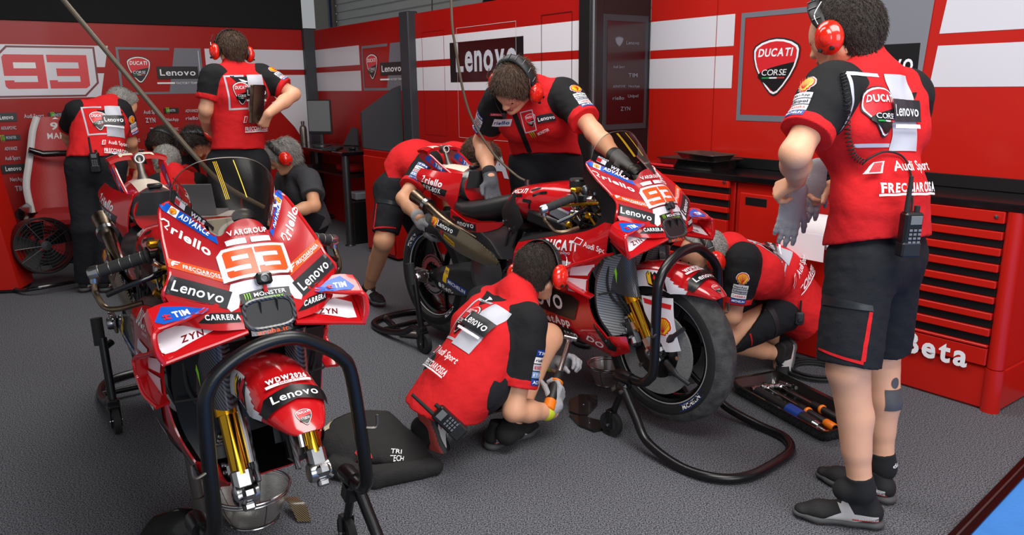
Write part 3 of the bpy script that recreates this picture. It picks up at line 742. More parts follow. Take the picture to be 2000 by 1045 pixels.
    mb.box(A(-.09, 0, .835), (.03, .08, .004), rotm((0, 1, 0), .3), 2, .001)
    mb.build('nose_intake', ['carbon', 'black_satin', 'steel_dull'], root)
    mb = MB(); ms = ['ink_black']; lip = []
    for z, x0 in ((.862, .0045), (.884, -.009)): lip.append([A(x0-.12*abs(y)*abs(y)/.06*0+.0, y, z-.25*abs(y)**1.2*.6) for y in np.linspace(-.062, .062, 13)])
    mb.shell(np.array(lip)[::-1]+A(.006, 0, 0), .006); o = A(.011, -.06, .856); ey = nrm(A(-.014, 0, .022))
    mb.decal(place(claws(), .006, .005, .018, .02)+[text('MONSTER', 'ink_white', .03, .013, .08, .010, .02), text('ENERGY', 'ink_green', .052, .004, .05, .005, .02)], o, A(0, 1, 0), ey, mb.bvh(), mats=ms, far=.05, dens=.02)
    mb.build('nose_band', ms, root)
    mb = MB(); ms = ['carbon']; low = [[A(.030-y*y*3.0, y, .793) for y in np.linspace(-.05, .05, 11)], [A(.036-y*y*3.0, y, .776) for y in np.linspace(-.05, .05, 11)]]
    mb.shell(np.array(low)[::-1], .008); mb.decal([text('aruba.it', 'orange_neon', 0, 0, .076, .011, .02)], A(.04, -.038, .780), A(0, 1, 0), nrm(A(-.3, 0, 1)), mb.bvh(), mats=ms, far=.06, dens=.02)
    mb.build('nose_lower_lip', ms, root)
    # little camera on the nose
    mb = MB(); d = nrm(A(.75, 0, .35)); x, y, z = frame_of(d, (0, 1, 0)); R = np.stack([x, y, d], 1)
    mb.box(A(-.004, 0, .909), (.04, .032, .022), R, 0, .006); mb.lathe([(.011, 0), (.011, .004), (.007, .005), (.006, .002), (0, .002)], A(-.004, 0, .909)+d*.010, d, 18, 1); mb.box(A(.002, 0, .888), (.010, .026, .006), R, 2, .002)
    mb.build('nose_camera', ['black_gloss', 'alu_dark', 'bike_red'], root)
    # upper and lower wings with their end plates
    for s in (-1, 1):
        mb = MB(); ms = ['bike_red', 'bike_red']
        up = [[(-.030, .085, .868), (-.016, .150, .853), (-.004, .215, .839), (.000, .262, .832)], [(-.040, .095, .869), (-.022, .150, .853), (-.028, .215, .851), (-.032, .264, .848)], [(-.05, .12, .868), (-.058, .165, .870), (-.066, .225, .869), (-.062, .262, .862)]]
        sheet(s, up[::-1], 10, 16, .011, mb, out=(0, 0, 1))
        lowp = [[(.036, .060, .797), (.030, .130, .781), (.022, .200, .765), (.014, .258, .750)], [(-.012, .075, .812), (-.014, .130, .800), (-.020, .200, .788), (-.024, .262, .776)], [(-.075, .10, .832), (-.08, .150, .826), (-.075, .215, .818), (-.066, .264, .806)]]
        sheet(s, lowp[::-1], 10, 16, .010, mb, out=(0, 0, 1))
        endp = [[(.000, .258, .833), (-.03, .262, .849), (-.063, .262, .863)], [(.006, .272, .815), (-.03, .274, .825), (-.066, .272, .838)], [(.014, .270, .775), (-.025, .273, .79), (-.068, .271, .815)], [(.014, .256, .749), (-.022, .26, .775), (-.066, .262, .804)]]
        sheet(s, endp, 16, 8, .010, mb, out=(0, s, 0))
        for row in (up[0], lowp[0]): mb.tube(path([sd(p, s)-A(.002, 0, .005) for p in row], 16), .0065, 8, 0)
        mb.tube(path([sd(p, s) for p in [(.000, .254, .828), (.006, .266, .815), (.013, .264, .775), (.013, .252, .747)]], 14), .0075, 8, 0)
        B = mb.bvh()
        o, fx, fy = qf(s, (-.066, .262, .868), (-.055, .120, .868), (.004, .262, .832), (.012, .100, .842))
        fx_ = lambda gr: gr if s < 0 else [(np.asarray(V)*[-1, 1]+[1, 0], [t[::-1] for t in T], k) for V, T, k in gr]
        mb.decal(fx_([poly([(.05, .30), (.25, .92), (.55, .75), (.97, .30), (.75, .22), (.15, .12)], 'tim_blue')])+[text('TIM', 'ink_white', .34 if s < 0 else .56, .32, .24, .26, .05), rect(.19 if s < 0 else .42, .29, .11, .07, 'ink_red'), rect(.19 if s < 0 else .42, .42, .11, .07, 'ink_red'), rect(.22 if s < 0 else .45, .29, .03, .22, 'ink_red')], o, fx, fy, B, mats=ms, far=.03, back=.02, dens=.012)
        o, fx, fy = qf(s, (-.066, .255, .808), (-.07, .100, .834), (.012, .255, .753), (.034, .075, .797))
        mb.decal(fx_([poly([(.03, .16), (.03, .7), (.3, .86), (.55, .72), (.98, .40), (.75, .30), (.2, .12)], 'bike_white')])+[text('ZYN', 'ink_darkred', .32 if s < 0 else .34, .27, .34, .2, .03, .3)], o, fx, fy, B, mats=ms, far=.03, back=.02, dens=.012)
        mb.build('wing', ms, root, 40)
    # windscreen
    rows = []
    for (cx, cz, bx, by, bz) in ((-.122, 1.041, -.134, .066, 1.001), (-.150, 1.073, -.160, .078, 1.012), (-.190, 1.113, -.205, .102, 1.036), (-.230, 1.150, -.250, .124, 1.055), (-.266, 1.180, -.290, .138, 1.074)):
        r = []
        for t in np.linspace(-1, 1, 13):
            k = math.cos(t*math.pi/2); sy = math.copysign(abs(math.sin(t*math.pi/2))**.8, t)
            r.append(A(bx+(cx-bx)*k**1.2, by*sy, bz+(cz-bz)*k**.9))
        rows.append(r)
    W_ = bispl(np.array(rows), 24, 33); mb = MB(); ms = ['screen_clear']
    V = W_.reshape(-1, 3); F = [(i*33+j, i*33+j+1, (i+1)*33+j+1, (i+1)*33+j) for i in range(23) for j in range(32)]; mb.add(V, F, 0)
    ed = list(W_[-1]); ms.append('steel_dull'); mb.tube(ed, .0015, 6, 1)
    B = mb.bvh()
    for s in (-1, 1):
        o, fx, fy = qf(s, (-.288, .122, 1.098), (-.145, .055, 1.028), (-.288, .139, 1.074), (-.150, .075, 1.008))
        blk = [(-.02, 0), (1.0, 0), (.98, .5), (.0, .86)]
        q = lambda P: P if s < 0 else [(1-x, y) for x, y in P]
        gr = [poly(q(blk), 'ink_black'), text('WRS', 'ink_white', .50 if s < 0 else .2, .12, .3, .36, .04, .2), poly(q([(.12, .15), (.36, .12), (.36, .6), (.12, .66)]), 'ink_white'), poly(q([(.12, .2), (.24, .18), (.24, .6), (.12, .62)]), 'ink_red'), text('MARQUEZ', 'ink_white', .13 if s < 0 else .60, .68, .27, .14, .03, .1)]
        mb.decal(gr, o, fx, fy, B, mats=ms, far=.04, dens=.012, base=.001)
    for y0, w in ((-.030, .0012), (-.026, .0012), (-.022, .0012), (.022, .0022)):  # lamp reflections painted on the screen as thin yellow lines
        mb.decal([rect(0, 0, w, 1, 'ink_yellow')], A(-.26, y0-.008, 1.19), A(0, 1, 0), A(.115, 0, -.115)*(-1)*-1 if False else A(.10, 0, -.10), B, mats=ms, far=.1, dens=.01) if False else mb.decal([rect(0, 0, w, 1, 'ink_yellow')], A(-.165, y0, 1.085), A(0, 1, 0), A(-.095, 0, .085), B, mats=ms, far=.08, dens=.02)
    mb.build('windscreen', ms, root, 60)

def side_fairing(root, s):
    rows = [
     [(-.118, .196, .872), (-.250, .200, .805), (-.450, .205, .755), (-.660, .200, .700)],
     [(-.126, .215, .800), (-.270, .222, .752), (-.460, .228, .710), (-.670, .215, .660)],
     [(-.138, .220, .725), (-.290, .232, .690), (-.480, .235, .655), (-.680, .215, .610)],
     [(-.210, .222, .640), (-.340, .238, .610), (-.500, .240, .580), (-.670, .210, .550)],
     [(-.222, .220, .550), (-.360, .235, .530), (-.500, .235, .510), (-.650, .200, .480)],
     [(-.205, .205, .455), (-.330, .215, .440), (-.480, .210, .420), (-.620, .180, .410)],
     [(-.150, .175, .375), (-.270, .180, .360), (-.420, .175, .345), (-.580, .140, .350)],
     [(-.170, .130, .290), (-.280, .120, .300), (-.420, .110, .310), (-.560, .090, .320)],
     [(-.180, .000, .275), (-.290, .000, .285), (-.420, .000, .290), (-.550, .000, .300)]]
    mb = MB(); ms = ['bike_red', 'black_satin']
    G = np.array([[sd(p, s) for p in r] for r in rows]); G = bispl(G, 44, 24)
    mb.shell(facing(G, (0, s, 0)), .005, 0, 1)
    # black upper ledge
    sheet(-s, [[(-.118, -.196, .874), (-.250, -.200, .807), (-.450, -.205, .757), (-.660, -.200, .702)], [(-.19, -.17, .850), (-.280, -.165, .805), (-.460, -.165, .775), (-.660, -.150, .735)]], 5, 20, .004, mb, 1, 1, out=(0, 0, 1))
    # forward foot of the belly pan
    sheet(s, [[(-.150, .178, .388), (-.118, .165, .392), (-.092, .135, .393)], [(-.150, .170, .350), (-.112, .155, .360), (-.082, .125, .345)], [(-.170, .132, .292), (-.13, .125, .305), (-.09, .11, .322)]][::-1] if s < 0 else [[(-.150, .178, .388), (-.118, .165, .392), (-.092, .135, .393)], [(-.150, .170, .350), (-.112, .155, .360), (-.082, .125, .345)], [(-.170, .132, .292), (-.13, .125, .305), (-.09, .11, .322)]][::-1], 10, 8, .006, mb, 0, 1)
    B = mb.bvh(); cnt = [0]
    def lay(gr, x0, z0, rot=0., fwd=.26):
        """Lay a graphic read from this side; x0, z0 its lower-left corner in side view."""
        ex = A(-s*1.0, 0, 0)*(1)
        ex = A(1, 0, 0) if s < 0 else A(-1, 0, 0)
        ey = A(0, 0, 1); c, q = math.cos(rot), math.sin(rot); e1 = ex*c+ey*q; e2 = ey*c-ex*q
        cnt[0] += 1; mb.decal(gr, A(x0, s*.30, z0), e1, e2, B, mats=ms, far=.0, back=.3, dens=.012, base=.001+.0005*cnt[0])
    L = (lambda a, b: a if s < 0 else b)
    lay([text('DUCATI', 'ink_white', 0, 0, .19, .036, .05)], L(-.47, -.28), .705, L(.10, -.10)); lay([text('LENOVO', 'ink_white', 0, 0, .06, .009, 0)], L(-.37, -.32), .698, L(.1, -.1))
    lay([poly([(0, 0), (.045, 0), (.055, .024), (.01, .024)], 'ink_white'), poly([(.005, .003), (.041, .003), (.05, .021), (.013, .021)], 'bike_red'), text('Audi Sport', 'ink_white', .062, 0, .14, .021, .012)], L(-.305, -.11), .752, L(-.10, .10))
    w = lambda *P: poly([(x if s < 0 else -x, z) for x, z in P], 'bike_white')
    lay([w((-.42, .672), (-.30, .676), (-.31, .652), (-.43, .64))], 0, 0); lay([w((-.30, .655), (-.165, .690), (-.205, .636), (-.305, .622))], 0, 0); lay([w((-.315, .612), (-.218, .618), (-.224, .552), (-.315, .558))], 0, 0)
    lay([w((-.44, .63), (-.36, .628), (-.35, .60), (-.37, .577), (-.45, .575))], 0, 0)
    k = lambda *P: poly([(x if s < 0 else -x, z) for x, z in P], 'ink_black')
    lay([k((-.64, .52), (-.42, .555), (-.30, .54), (-.262, .52), (-.30, .43), (-.48, .445), (-.63, .45))], 0, 0)
    lay([text('LENOVO', 'ink_white', 0, 0, .28, .058, .03)], L(-.63, -.345), .462, L(.03, -.03))
    lay([text('NetApp', 'ink_white', 0, 0, .17, .036, .03)], L(-.50, -.33), .392, L(.03, -.03))
    lay([k((-.60, .385), (-.33, .385), (-.30, .34), (-.60, .345))], 0, 0); lay([text('tren', 'ink_white', 0, 0, .07, .026, .02)], L(-.38, -.31), .350)
    lay([text('DO', 'ink_white', 0, 0, .085, .028, .02, .3)], L(-.265, -.18), L(.355, .32), L(-.35, .35))
    lay([k((-.255, .575), (-.235, .575), (-.24, .552), (-.26, .556))], 0, 0)
    lay([k((-.19, .52), (-.175, .44), (-.12, .352), (-.132, .33), (-.155, .335), (-.20, .42), (-.205, .50))], 0, 0)
    mb.build('side_fairing', ms, root, 40)
    # downforce fins on the flank, black duct between them
    mb = MB()
    sheet(s, [[(-.105, .205, .742), (-.18, .215, .712), (-.30, .225, .672)], [(-.110, .230, .740), (-.185, .250, .708), (-.295, .268, .664)]][::-1], 6, 12, .010, mb)
    sheet(s, [[(-.295, .268, .664), (-.30, .272, .632), (-.305, .268, .600)], [(-.30, .23, .665), (-.32, .235, .630), (-.33, .235, .595)]][::1], 8, 6, .008, mb)
    sheet(s, [[(-.32, .225, .600), (-.25, .222, .575), (-.19, .215, .560)], [(-.305, .268, .600), (-.24, .266, .578), (-.178, .248, .560)]], 6, 12, .008, mb)
    mb.tube(path([sd(p, s) for p in [(-.110, .236, .739), (-.185, .251, .705), (-.296, .269, .661), (-.304, .272, .632), (-.303, .268, .598), (-.24, .267, .575), (-.178, .249, .557)]], 30), .006, 8, 0)
    mb.build('side_fin', ['bike_red', 'black_satin'], root, 40)
    # radiator half behind the fork
    mb = MB()
    sheet(s, [[(-.150, .205, .700), (-.115, .130, .715), (-.10, .03, .725)], [(-.185, .208, .600), (-.150, .130, .605), (-.14, .03, .61)], [(-.185, .195, .480), (-.150, .120, .480), (-.14, .03, .48)], [(-.135, .165, .392), (-.12, .100, .392), (-.12, .03, .392)]][::-1], 16, 14, .02, mb)
    mb.tube([sd((-.175, .206, .562), s), sd((-.13, .11, .572), s)], .004, 6, 1); mb.tube(path([sd(p, s) for p in [(-.15, .18, .69), (-.158, .175, .60), (-.15, .15, .54), (-.12, .11, .49), (-.09, .10, .43)]], 24), .0045, 6, 1)
    mb.build('radiator', ['radiator', 'rubber'], root)

def front_end(root, full=True):
    for s in (-1, 1):
        mb = MB(); P = lambda z: fork_at(z, s); d = FDIR*[1, s, 1]
        for z0, z1, r, m in ((.395, .535, .0235, 0), (.530, .572, .0300, 1), (.572, .80, .0285, 2), (.80, .945, .026, 3)):
            mb.lathe([(0, 0), (r, 0), (r, np.linalg.norm(P(z1)-P(z0))), (0, np.linalg.norm(P(z1)-P(z0)))], P(z0), d, 24, m)
        mb.build('fork_leg', ['fork_gold', 'gold_anodised', 'black_satin', 'alu_dark'], root)
        mb = MB(); R = np.stack(frame_of(d, (0, 1, 0)), 1)
        mb.box(P(.385), (.05, .045, .06), R, 0, .010); mb.lathe([(.0, -.03), (.026, -.03), (.028, -.02), (.028, .025), (.02, .03), (.012, .032), (.012, .02), (0, .02)], P(.352), (0, s, 0), 24, 0)
        mb.box(P(.365)+A(.03, 0, 0), (.035, .05, .03), R, 0, .008); mb.box(P(.345)+A(.02, 0, -.018), (.03, .03, .02), R, 0, .005)
        for k in (-1, 1): mb.lathe([(.006, 0), (.006, .012), (0, .012)], P(.36)+A(.03+.014*k, s*.012, -.005*k), nrm((.6, s*.6, -.4)), 10, 1)
        mb.tube(path([P(.56)+A(.012, -s*.028, 0), P(.50)+A(.018, -s*.03, 0), P(.42)+A(.012, -s*.03, 0)], 8), .009, 10, 0)
        mb.build('axle_clamp', ['steel', 'alu_dark'], root)
        mb = MB(); c = P(.42)+A(-.075, -s*.022, -.012)
        mb.box(c, (.055, .060, .13), rotm((0, 1, 0), -.5), 0, .014); mb.box(c+A(.02, s*.02, .03), (.04, .03, .05), rotm((0, 1, 0), -.5), 1, .010); mb.box(c+A(.012, s*.024, -.035), (.036, .03, .04), rotm((0, 1, 0), -.5), 1, .008)
        for k in range(7): mb.lathe([(.0065, 0), (.0065, .012), (.003, .014), (0, .012)], c+A(-.028+.018*math.cos(k), s*.032, -.05+.018*k), (0, s, 0), 10, 1)
        for k in (-.04, .0, .045): mb.ell(c+A(-.03, s*.01, k), (.014, .02, .012), None, 1, 12, 8)
        mb.tube(path([c+A(0, s*.03, .06), c+A(-.01, s*.04, .10), P(.55)+A(-.04, s*.03, 0), P(.62)+A(-.05, s*.03, 0)], 20), .004, 8, 2)
        mb.tube([P(.48)+A(-.045, s*.0, 0), P(.42)+A(-.03, s*.0, 0)], .014, 14, 3)
        mb.build('brake_caliper', ['alu_dark', 'steel', 'rubber', 'gold_anodised'], root)
        mb = MB(); up, lo = P(.725), P(.555); n = A(.5, 0, .3)
        rows = [[(-.235, .205, .690), (-.165, .165, .705), (-.105, .132, .722), (-.088, .100, .728), (-.108, .072, .722)], [(-.205, .185, .600), (-.155, .150, .590), (-.098, .130, .620), (-.075, .100, .625), (-.095, .072, .618)], [(-.19, .160, .575), (-.135, .140, .560), (-.082, .128, .556), (-.058, .100, .556), (-.078, .072, .556)]]
        ms = ['carbon', 'carbon_dark']; sheet(s, rows[::-1], 14, 20, .004, mb, 0, 1); B = mb.bvh()
        o = sd((-.195, .20, .605), s); ex = nrm(sd((.10, -.06, .01), s))*(-s); o = sd((-.172, .215, .588), s) if s < 0 else sd((-.09, .18, .588), s)
        mb.decal(place(claws(), 0, 0, .078, .105), o, ex, nrm(A(-.1, 0, 1)), B, mats=ms, far=.02, back=.1, dens=.012)
        mb.build('fork_cover', ms, root, 40)
        mb = MB(); mb.box(P(.45)+A(-.075+.055, -s*.045, -.02), (.014, .022, .18), R, 0, .004); mb.build('fork_guard', 'carbon', root)
    # fender
    ph = np.radians(np.linspace(46, 122, 64)); G = []; 
    for a in ph:
        k = (math.degrees(a)-46)/76; w = .030+.058*min(1, (k/.28))**.6; Rs = .350-.085*min(1, k/.35)**.9; R0 = .362-.01*k; row = []
        for t in np.linspace(-1, 1, 41):
            rr = Rs+(R0-Rs)*math.cos(t*math.pi/2)**.7; row.append(A(rr*math.cos(a), w*math.sin(t*math.pi/2), .339+rr*math.sin(a)))
        G.append(row)
    mb = MB(); ms = ['bike_red', 'black_satin', 'bike_white', 'bike_red']; G = facing(np.array(G), (0, 0, 1)); mb.shell(G, .004, 0, 1)
    nf = 0
    for i in range(63):
        for j in range(40):
            t = abs((j+.5)/20-1)
            if t > .60+max(0, .45-.0125*i) and i > 12: mb.m[nf] = 2
            nf += 2
    B = mb.bvh(); o = A(.205, 0, .66); ey = nrm(A(-.55, 0, .40)); ex = A(0, 1, 0); mb_o = A(.22, 0, .63)
    g = place(crest(), -.016, -.012, .032, .036)
    g += [poly([(-.066, .055), (-.056, .075), (0, .088), (.056, .075), (.066, .055), (.06, .036), (0, .050), (-.06, .036)], 'ink_black'), text('Lenovo', 'ink_white', -.046, .054, .092, .019, .014)]
    g += [text('WDW2026', 'ink_white', -.040, .104, .08, .014, .05, .1), rect(-.045, .093, .09, .008, 'ink_white'), text('DUCATI', 'ink_red', -.02, .0945, .04, .005, .02)]
    mb.decal(place(g, 0, -.012, 1.16, 1.16), mb_o, ex, ey, B, mats=ms, far=.15, dens=.010)
    for s in (-1, 1):
        o = sd((.02, .12, .60), s); ex = nrm(sd((.75, -.35, .1), s))*(1 if s < 0 else -1)
        mb.decal([rect(-.034, -.018, .084, .054, 'ink_black'), poly([(-.002, -.010), (.018, -.010), (.026, .003), (.038, -.006), (.045, .008), (.033, .014), (.040, .028), (.022, .026), (.014, .012), (.004, .018), (-.002, .008), (.008, .002)], 'ink_red'), rect(-.030, -.012, .018, .042, 'ink_yellow')], o, ex, nrm(sd((-.15, .55, .6), s)), B, mats=ms, far=.02, back=.12, dens=.012)
    mb.build('front_fender', ms, root, 40)
    if full:
        for s in (-1, 1):
            mb = MB(); ms = ['bike_white', 'black_satin', 'panel_grey', 'bike_red']
            rows = [[(-.06, .088, .560), (.02, .092, .568), (.09, .088, .578)], [(-.03, .100, .50), (.05, .102, .500), (.105, .098, .505)], [(.02, .102, .44), (.075, .104, .435), (.125, .098, .430)], [(.075, .100, .365), (.105, .100, .372), (.140, .094, .384)]]
            G = np.array([[sd(p, s) for p in r] for r in rows]); G = facing(bispl(G, 18, 10), (0, s, 0)); mb.shell(G, .004, 0, 1)
            B = mb.bvh(); ex = A(1, 0, 0) if s < 0 else A(-1, 0, 0)
            mb.decal(place(scallop(), -.033, -.035, .066, .07), A(.065, s*.12, .465), ex, A(0, 0, 1), B, mats=ms, far=.0, back=.1, dens=.02)
            mb.decal([rect(-.08, 0, .16, .018, 'ink_red')], A(.03, s*.12, .535), ex, A(0, 0, 1), B, mats=ms, far=.0, back=.1, dens=.02)
            mb.build('wheel_spat', ms, root, 40)
    # clip-on bars, grips, levers and guards
    for s in (-1, 1):
        mb = MB(); gi, go = sd((-.316, .200, .930), s), sd((-.360, .331, .891), s); d = nrm(go-gi)
        mb.lathe([(.0165, 0), (.0165, np.linalg.norm(go-gi))], gi, d, 20, 0, cap=True)
        for k in range(5): mb.lathe([(.0172, 0), (.0178, .001), (.0172, .002)], gi+(go-gi)*(.12+.19*k), d, 20, 1)
        mb.lathe([(.0245, 0), (.0245, .006), (.0165, .008)], gi, d, 20, 0); mb.lathe([(.0, .012), (.016, .011), (.019, .004), (.019, -.014), (.0165, -.015)], go, d, 20, 2)
        mb.build('grip', ['rubber', 'steel_dull', 'steel'], root)
        mb = MB(); a = go+A(.004, 0, -.012)
        mb.tube(path([a, a+A(.012, s*.004, -.03), sd((-.325, .333, .835), s), sd((-.30, .322, .812), s), sd((-.275, .295, .810), s), sd((-.255, .24, .822), s)], 30), .0075, 10, 0); mb.lathe([(.012, -.012), (.012, .012)], a, (0, 0, 1), 12, 1, cap=True)
        mb.build('lever_guard', ['titanium', 'steel'], root)
        mb = MB(); mb.tube(path([sd((-.285, .155, .905), s), sd((-.255, .20, .890), s), sd((-.262, .26, .872), s), sd((-.295, .315, .845), s)], 20), [.008]*8+[.006]*12, 10, 0, flat=((0, 0, 1), 1.2, .7)); mb.build('lever', 'black_gloss', root)
        mb = MB(); mb.box(sd((-.31, .15, .925), s), (.05, .07, .045), rotm((0, 0, 1), -s*.3), 0, .012); mb.box(sd((-.275, .145, .92), s), (.04, .06, .03), rotm((0, 0, 1), -s*.3), 1, .010); mb.ell(sd((-.295, .165, .955), s), (.018, .016, .022), None, 2, 14, 8)
        mb.tube([sd((-.33, .1, .93), s), gi], .011, 12, 0); mb.box(sd((-.33, .175, .955), s), (.03, .05, .02), None, 3, .005)
        for k in range(4): mb.lathe([(.007, 0), (.007, .01), (0, .011)], sd((-.27+.012*k, .12+.018*k, .945), s), (0, 0, 1), 10, 1)
        mb.build('switchgear', ['black_satin', 'steel', 'alu_dark', 'gold_anodised'], root)
    mb = MB(); mb.box(A(-.335, 0, .93), (.07, .24, .025), rotm((0, 1, 0), -.5), 0, .010); mb.box(A(-.29, 0, .80), (.07, .24, .03), rotm((0, 1, 0), -.5), 0, .010); mb.box(A(-.25, 0, .985), (.02, .13, .075), rotm((0, 1, 0), -.6), 1, .006)
    mb.ell(A(-.2, .02, 1.03), (.028, .03, .022), None, 2); mb.build('triple_clamp', ['alu_dark', 'black_gloss', 'black_satin'], root)
    mb = MB(); rg = random.Random(3)
    for i in range(26):
        s = rg.choice((-1, 1)); p = [A(rg.uniform(-.42, -.2), s*rg.uniform(.08, .19), rg.uniform(.78, .93)) for _ in range(4)]
        mb.tube(path(p, 24), rg.choice((.003, .0045, .006)), 8, rg.choice((0, 0, 0, 1, 2)))
    for i in range(14):
        s = rg.choice((-1, 1)); mb.lathe([(0, 0), (.012, 0), (.012, .02), (.006, .022), (0, .022)], A(rg.uniform(-.42, -.22), s*rg.uniform(.1, .18), rg.uniform(.80, .9)), nrm((rg.uniform(-1, 1), s, rg.uniform(0, 1))), 12, rg.choice((1, 1, 2, 3)))
    mb.lathe([(.03, 0), (.034, .004), (.034, .035), (.03, .04), (0, .04)], A(-.40, -.10, .95), (0, 0, 1), 24, 0); mb.lathe([(.0345, .03), (.0345, .037)], A(-.40, -.10, .95), (0, 0, 1), 24, 1)
    mb.build('wiring', ['rubber', 'steel', 'gold_anodised', 'ink_blue'], root)

def body(root):
    # dark engine and frame filling the middle
    mb = MB(); rings = []
    for (x, w, z0, z1) in ((-.22, .10, .40, .74), (-.35, .150, .34, .78), (-.55, .165, .33, .80), (-.75, .150, .36, .78), (-.92, .12, .42, .74), (-1.0, .09, .50, .70)):
        rings.append([A(x, w*math.copysign(abs(math.cos(a))**.6, math.cos(a)), (z0+z1)/2+(z1-z0)/2*math.copysign(abs(math.sin(a))**.6, math.sin(a))) for a in np.linspace(0, 2*math.pi, 28, endpoint=False)])
    mb.loft(rings, 0)
    for s in (-1, 1):
        mb.lathe([(0, .02), (.075, .02), (.085, .01), (.085, -.05)], sd((-.72, .165, .50), s), (0, s, 0), 28, 1); mb.lathe([(0, .012), (.05, .012), (.055, 0)], sd((-.72, .19, .50), s), (0, s, 0), 24, 2)
        for k in range(8): mb.lathe([(.006, 0), (.006, .008), (0, .008)], sd((-.72+.07*math.cos(k*.785), .186, .50+.07*math.sin(k*.785)), s), (0, s, 0), 8, 2)
        for k in range(6): mb.tube([sd((-.5-.05*k, .17, .74), s), sd((-.54-.05*k, .165, .66), s)], .006, 8, 2)
        mb.box(sd((-.52, .14, .80), s), (.24, .07, .06), rotm((0, 1, 0), .15), 1, .012); mb.box(sd((-.44, .155, .842), s), (.12, .02, .045), rotm((0, 1, 0), .25), 3, .004)
    mb.build('engine', ['carbon_dark', 'black_satin', 'alu_dark', 'panel_grey'], root, 40)
    for s in (-1, 1):
        mb = MB(); sheet(s, [[(-.70, .150, .79), (-.85, .140, .735), (-1.02, .13, .70), (-1.2, .12, .745)], [(-.72, .165, .70), (-.88, .150, .67), (-1.02, .135, .64), (-1.2, .125, .68)], [(-.76, .150, .60), (-.88, .145, .58), (-1.0, .13, .57), (-1.12, .12, .60)]], 14, 20, .006, mb)
        mb.build('rear_subframe', 'carbon', root, 40)
    # tank
    mb = MB(); rings = []; ms = ['bike_red', 'black_satin']
    for (x, w, zb, zt) in ((-.405, .085, .82, .925), (-.43, .125, .80, .945), (-.54, .168, .795, .958), (-.64, .172, .80, .948), (-.72, .155, .82, .934), (-.79, .125, .84, .918), (-.83, .09, .85, .905)):
        h_ = zt-zb; half_ = [(.80, 0), (.97, .18), (1, .45), (.97, .70), (.84, .90), (.55, .985), (.2, 1.0)]
        rr = [A(x-(.10*(1-q) if -.78 < x < -.5 else 0), w*k, zb+h_*q) for k, q in half_]; rr = rr+[mir(p) for p in rr[::-1]]
        rings.append(rr)
    mb.loft(rings, 0); B = mb.bvh()
    for s in (-1, 1):
        ex = A(1, 0, 0) if s < 0 else A(-1, 0, 0); ey = nrm(A(0, -s*.75, .65))
        def lay(gr, x, z): mb.decal(gr, A(x, s*.17, z), ex, ey, B, mats=ms, far=.1, back=.12, dens=.014)
        lay([text('DUCATI', 'ink_white', 0, 0, .11, .022, .05, .15)], -.755 if s < 0 else -.645, .920)
        for (x, z, w, r) in ((-.73, .895, .06, 0), (-.62, .935, .05, .35), (-.60, .905, .07, .35), (-.66, .872, .05, 0), (-.62, .85, .014, 1)):
            lay(place([poly([(0, 0), (w, 0), (w+.004, .005), (w, .011), (0, .011), (-.004, .005)], 'ink_black')], 0, 0, 1, 1, r if s < 0 else -r), x if s < 0 else x+w, z)
    mb.build('tank_cover', ms, root, 45)
    for s in (-1, 1):
        mb = MB(); sheet(s, [[(-.715, .160, .900), (-.735, .155, .905), (-.775, .140, .890)], [(-.680, .176, .830), (-.735, .175, .840), (-.815, .160, .820)], [(-.655, .180, .780), (-.715, .178, .765), (-.800, .160, .760)], [(-.705, .175, .735), (-.725, .172, .728), (-.765, .160, .735)]], 14, 10, .006, mb)
        for p in ((-.735, .182, .745), (-.795, .166, .77)): mb.lathe([(.007, 0), (.007, .004), (0, .005)], sd(p, s), (0, s, 0), 10, 1)
        mb.build('side_plate', ['black_plastic', 'steel'], root, 40)
    # seat and its back pad
    mb = MB(); rings = []
    for (x, w, zb, zt) in ((-.79, .07, .80, .875), (-.86, .10, .77, .878), (-.95, .13, .735, .860), (-1.05, .148, .725, .835), (-1.14, .15, .735, .815), (-1.21, .13, .76, .812), (-1.25, .10, .78, .83)):
        rings.append([A(x, w*math.copysign(abs(math.cos(a))**.7, math.cos(a)), (zb+zt)/2+(zt-zb)/2*math.copysign(abs(math.sin(a))**.75, math.sin(a))) for a in np.linspace(0, 2*math.pi, 28, endpoint=False)])
    mb.loft(rings, 0); mb.build('seat', 'black_plastic', root, 50)
    for s in (-1, 1):
        mb = MB(); ms = ['bike_red', 'ink_black']; sheet(s, [[(-.80, .142, .765), (-.95, .152, .742), (-1.08, .158, .735), (-1.22, .150, .775)], [(-.86, .146, .726), (-.97, .152, .695), (-1.08, .155, .690), (-1.225, .150, .735)]], 6, 18, .006, mb)
        B = mb.bvh(); mb.decal([rect(0, 0, .19, .055, 'ink_black'), text('Lenovo', 'ink_white', .015, .014, .16, .028, .014)], A(-1.205 if s < 0 else -1.015, s*.2, .692), A(1, 0, .0) if s < 0 else A(-1, 0, 0), A(0, 0, 1), B, mats=ms, far=0, back=.2, dens=.02)
        mb.build('seat_fairing', ms, root, 40)
    mb = MB(); mb.shell(bispl(np.array([[A(-1.172-.02*abs(y)/.08, y, z)+A(.12*(.92-z)*.0, 0, 0) for y in np.linspace(-.078+.025*(z-.88)/.08, .078-.025*(z-.88)/.08, 5)] for z in (.875, .90, .93, .957)]), 10, 14), .02, 0)
    mb.build('back_pad', 'black_plastic', root, 60)
    # tail cowl
    mb = MB(); ms = ['bike_red', 'black_satin', 'carbon', 'bike_cream']; rings = []
